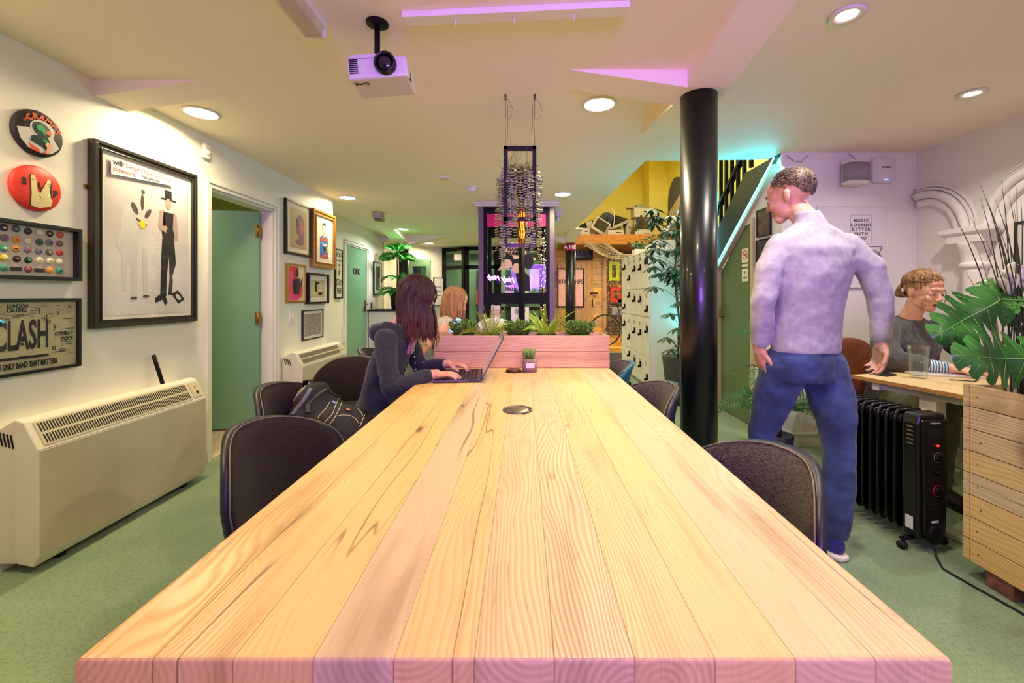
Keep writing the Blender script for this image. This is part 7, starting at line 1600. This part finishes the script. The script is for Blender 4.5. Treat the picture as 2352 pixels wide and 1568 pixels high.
for k in range(1000):      # waves swept back from the hairline to the bun
    az = math.radians(rr.uniform(-118, 118)); th = math.radians(rr.uniform(40, 76)); v0 = Vector((math.sin(az)*math.sin(th), math.cos(az)*math.sin(th), math.cos(th)*1.05)); v1 = Vector((rr.uniform(-.25, .25), -1, rr.uniform(-.5, .1))); pts = []; ph = rr.uniform(0, 6)
    for i in range(9):
        q = i/8; v = v0.lerp(v1, q); v = v.normalized(); v += Vector((0, 0, .25*math.sin(PI*q)*(1-abs(az)/3))); v = v.normalized(); lift = 1.02+.035*math.sin(q*13+ph)+rr.uniform(0, .05)
        pts.append(hc + R @ Vector((v.x*.088*lift, v.y*.104*lift, v.z*.094*lift)))
    hb.tube(pts, [.0012]+[.0021]*7+[.0016], 4)
for k in range(200):
    d0 = rv().normalized(); a0 = rr.uniform(0, 6); pts = [hbun + Vector((math.cos(a0+i*.8)*.036, math.sin(a0+i*.8)*.03*d0.x, math.sin(a0+i*.8)*.036))+d0*.012 for i in range(7)]; hb.tube(pts, .0026, 5)
for k in range(120):       # loose curls and flyaways
    az = math.radians(rr.uniform(-150, 150)); th = math.radians(rr.uniform(5, 80)); p = hc + R @ Vector((math.sin(az)*math.sin(th)*.09, math.cos(az)*math.sin(th)*.105, math.cos(th)*.095)); d0 = (p-hc).normalized(); pts = [p]
    for i in range(6): d0 = (d0+rv(.9)).normalized(); pts.append(pts[-1]+d0*.006)
    hb.tube(pts, .0007, 4)
for q in (-1, 1):
    pts = [P(q*.070, .045, .045), P(q*.082, .062, .015), P(q*.072, .078, -.025), P(q*.080, .072, -.06), P(q*.066, .082, -.078)]; hb.tube(pts, [.004, .0035, .003, .0025, .001], 5)
hb.build('hair', hairmat('curly_fair_brown_hair', (112, 80, 50), (186, 148, 100)), t, world=True)
MB().ell(hbun+R @ Vector((0, .03, 0)), (.03, .012, .03), R).build('hair_tie', mat('teal_tie', (50, 70, 80), .7), t, world=True)
for q in (-1, 1): MB().tube([P(q*.084, -.012, -.04), P(q*.086, -.01, -.055), P(q*.085, -.012, -.08)], .0016, 5).build('earring', m_brass, t, world=True)
ch = thing('leather_chair', 'brown leather-backed chair behind the seated woman in grey', 'chair', (2.57, 2.99, 0), math.radians(-62))
m_lea = mat('tan_leather', (132, 66, 32), .45, var=.2, vscale=20)
vs, fs = pad(7, 40, lambda u, v, r: (Vector((-.235+.07*u*u-.04*v, u*.235, .60+v*.275)), Vector((-.262+.07*u*u-.04*v, u*.238, .60+v*.28))), .5); MB().add(vs, fs, 0, True).build('backrest', m_lea, ch, weld=1e-5)
vs, fs = pad(7, 40, lambda u, v, r: (Vector((.03+v*.23, u*.23, .415+.03*(1-r**6))), Vector((.03+v*.23, u*.23, .385))), .6); MB().add(vs, fs, 0, True).build('seat', m_lea, ch, weld=1e-5)
MB().cyl((.02, 0, .39), (.02, 0, .06), .025).build('gas_lift', m_black, ch)
for k in range(5): a = 2*PI*k/5; MB().tube([(.02, 0, .09), (.02+.28*math.cos(a), .28*math.sin(a), .055)], [.02, .012], 8).ell((.02+.28*math.cos(a), .28*math.sin(a), .026), (.026, .026, .026)).build('base_spoke', m_black, ch)
MB().tube([(-.10, 0, .39), (-.27, 0, .40), (-.285, 0, .55)], .016, 8).build('back_bracket', m_black, ch)
# --- E: walking man
t = thing('person', 'person in a pale grey sweater and blue jeans walking away past the table', 'person', (1.36, 2.05, 0))
R = hframe((-.62, .76, -.22)); c = Vector((1.305, 2.10, 1.685)); neck = Vector((1.36, 2.04, 1.545)); mb = MB(); P = head(c, R, neck, mb, 1.02, 1.1)
lwr, rwr = Vector((1.135, 2.06, .955)), Vector((1.665, 1.99, .985))
mb.limb([neck, (1.37, 2.03, 1.42)], [.058, .06]); mb.limb([(1.23, 2.02, 1.42), (1.37, 2.02, 1.40), (1.53, 2.03, 1.42)], [.04, .07, .04]); mb.limb([(1.20, 2.02, 1.42), (1.115, 1.98, 1.19), lwr], [.042, .040, .030]); mb.limb([(1.55, 2.03, 1.42), (1.66, 1.99, 1.21), rwr], [.042, .040, .030])
hand(mb, lwr, (.12, .12, -1), (1, 0, .1), 1, 1.05, (.3, .45, .4)); hand(mb, rwr, (.0, .1, -1), (-1, 0, 0), -1, 1.05, (.3, .45, .4)); fused(mb, 'body', m_skinb, t, .005, 5); face(t, P, R, 1.02, mat('pale_lips', (186, 120, 100), .5))
tor = MB(); tor.loft([((1.35, 2.05, .93), (.165, .02, 0), (0, .125, 0)), ((1.35, 2.05, 1.02), (.170, .02, 0), (0, .125, 0)), ((1.355, 2.04, 1.15), (.168, .02, 0), (0, .125, 0)), ((1.365, 2.03, 1.30), (.190, .02, 0), (0, .135, 0)), ((1.375, 2.03, 1.42), (.205, .02, 0), (0, .125, 0)), ((1.37, 2.03, 1.475), (.19, .02, 0), (0, .09, 0)), ((1.367, 2.033, 1.515), (.12, .01, 0), (0, .075, 0)), ((1.365, 2.035, 1.54), (.078, .01, 0), (0, .066, 0)), ((1.36, 2.04, 1.57), (.068, .01, 0), (0, .062, 0)), ((1.352, 2.048, 1.60), (.064, .01, 0), (0, .060, 0))], 28)
tor.limb([(1.215, 2.02, 1.435), (1.145, 1.99, 1.32), (1.11, 1.98, 1.18), (1.135, 2.05, .985)], [.066, .060, .054, .042], 18); tor.limb([(1.53, 2.03, 1.435), (1.62, 2.0, 1.33), (1.66, 1.99, 1.20), (1.665, 1.99, 1.01)], [.066, .060, .054, .042], 18)
garment(tor, 'sweater', cloth('pale_grey_sweater', (168, 162, 168), (184, 178, 184), 40, .3), t, .008, 4, .013)
jn = MB(); jn.loft([((1.345, 2.05, .80), (.155, .01, 0), (0, .13, 0)), ((1.345, 2.05, .90), (.165, .02, 0), (0, .13, 0)), ((1.345, 2.05, .97), (.155, .02, 0), (0, .115, 0))], 26)
jn.limb([(1.255, 2.06, .86), (1.24, 2.13, .68), (1.225, 2.20, .50), (1.20, 2.12, .30), (1.185, 2.05, .13)], [.105, .092, .066, .060, .052], 18); jn.limb([(1.43, 2.05, .86), (1.465, 2.02, .68), (1.475, 2.0, .52), (1.465, 1.985, .32), (1.44, 1.97, .12)], [.108, .094, .070, .066, .054], 18)
garment(jn, 'jeans', cloth('blue_denim', (40, 52, 92), (62, 84, 130), 9, .4, 800), t, .008, 4, .018)
m_bshoe = cloth('blue_trainer', (44, 40, 110), (60, 54, 140), 60, .2)
shoe(t, (1.175, 2.03, 0), (-.1, 1), .26, m_bshoe, m_white); shoe(t, (1.438, 1.935, 0), (-.2, 1), .26, m_bshoe, m_white)
hb = MB(); hc = c+R @ Vector((0, -.02, .042)); hb.ell(hc+R @ Vector((0, -.012, .014)), (.0765, .0915, .078), R, 22, 14); rr = random.Random(6)
for k in range(3400):
    az = math.radians(rr.uniform(40, 320)); th = math.radians(rr.uniform(3, 122))
    b_ = abs(az-PI); tm = 2.12 if b_ < .9 else lerp(2.12, 1.45, min(1, (b_-.9)/.6)) if b_ < 1.7 else lerp(1.6, 1.15, (b_-1.7)/.75)
    if th > tm: continue
    v = Vector((math.sin(az)*math.sin(th)*.080, math.cos(az)*math.sin(th)*.101, math.cos(th)*.094)); p = hc+R @ v; n_ = (R @ v).normalized(); dn = Vector((0, 0, -1)); q_ = (R @ Vector((0, -1, -.1))+dn*.8); q_ = (q_-n_*q_.dot(n_)); q_ = q_.normalized() if q_.length > .05 else dn; hb.tube([p-n_*.001, p+n_*.0025+q_*.010, p+n_*.002+q_*.022+rv(.002)], [.0017, .0015, .0005], 4)
hb.build('hair', hairmat('greying_brown_hair', (84, 68, 52), (136, 118, 98)), t, world=True)
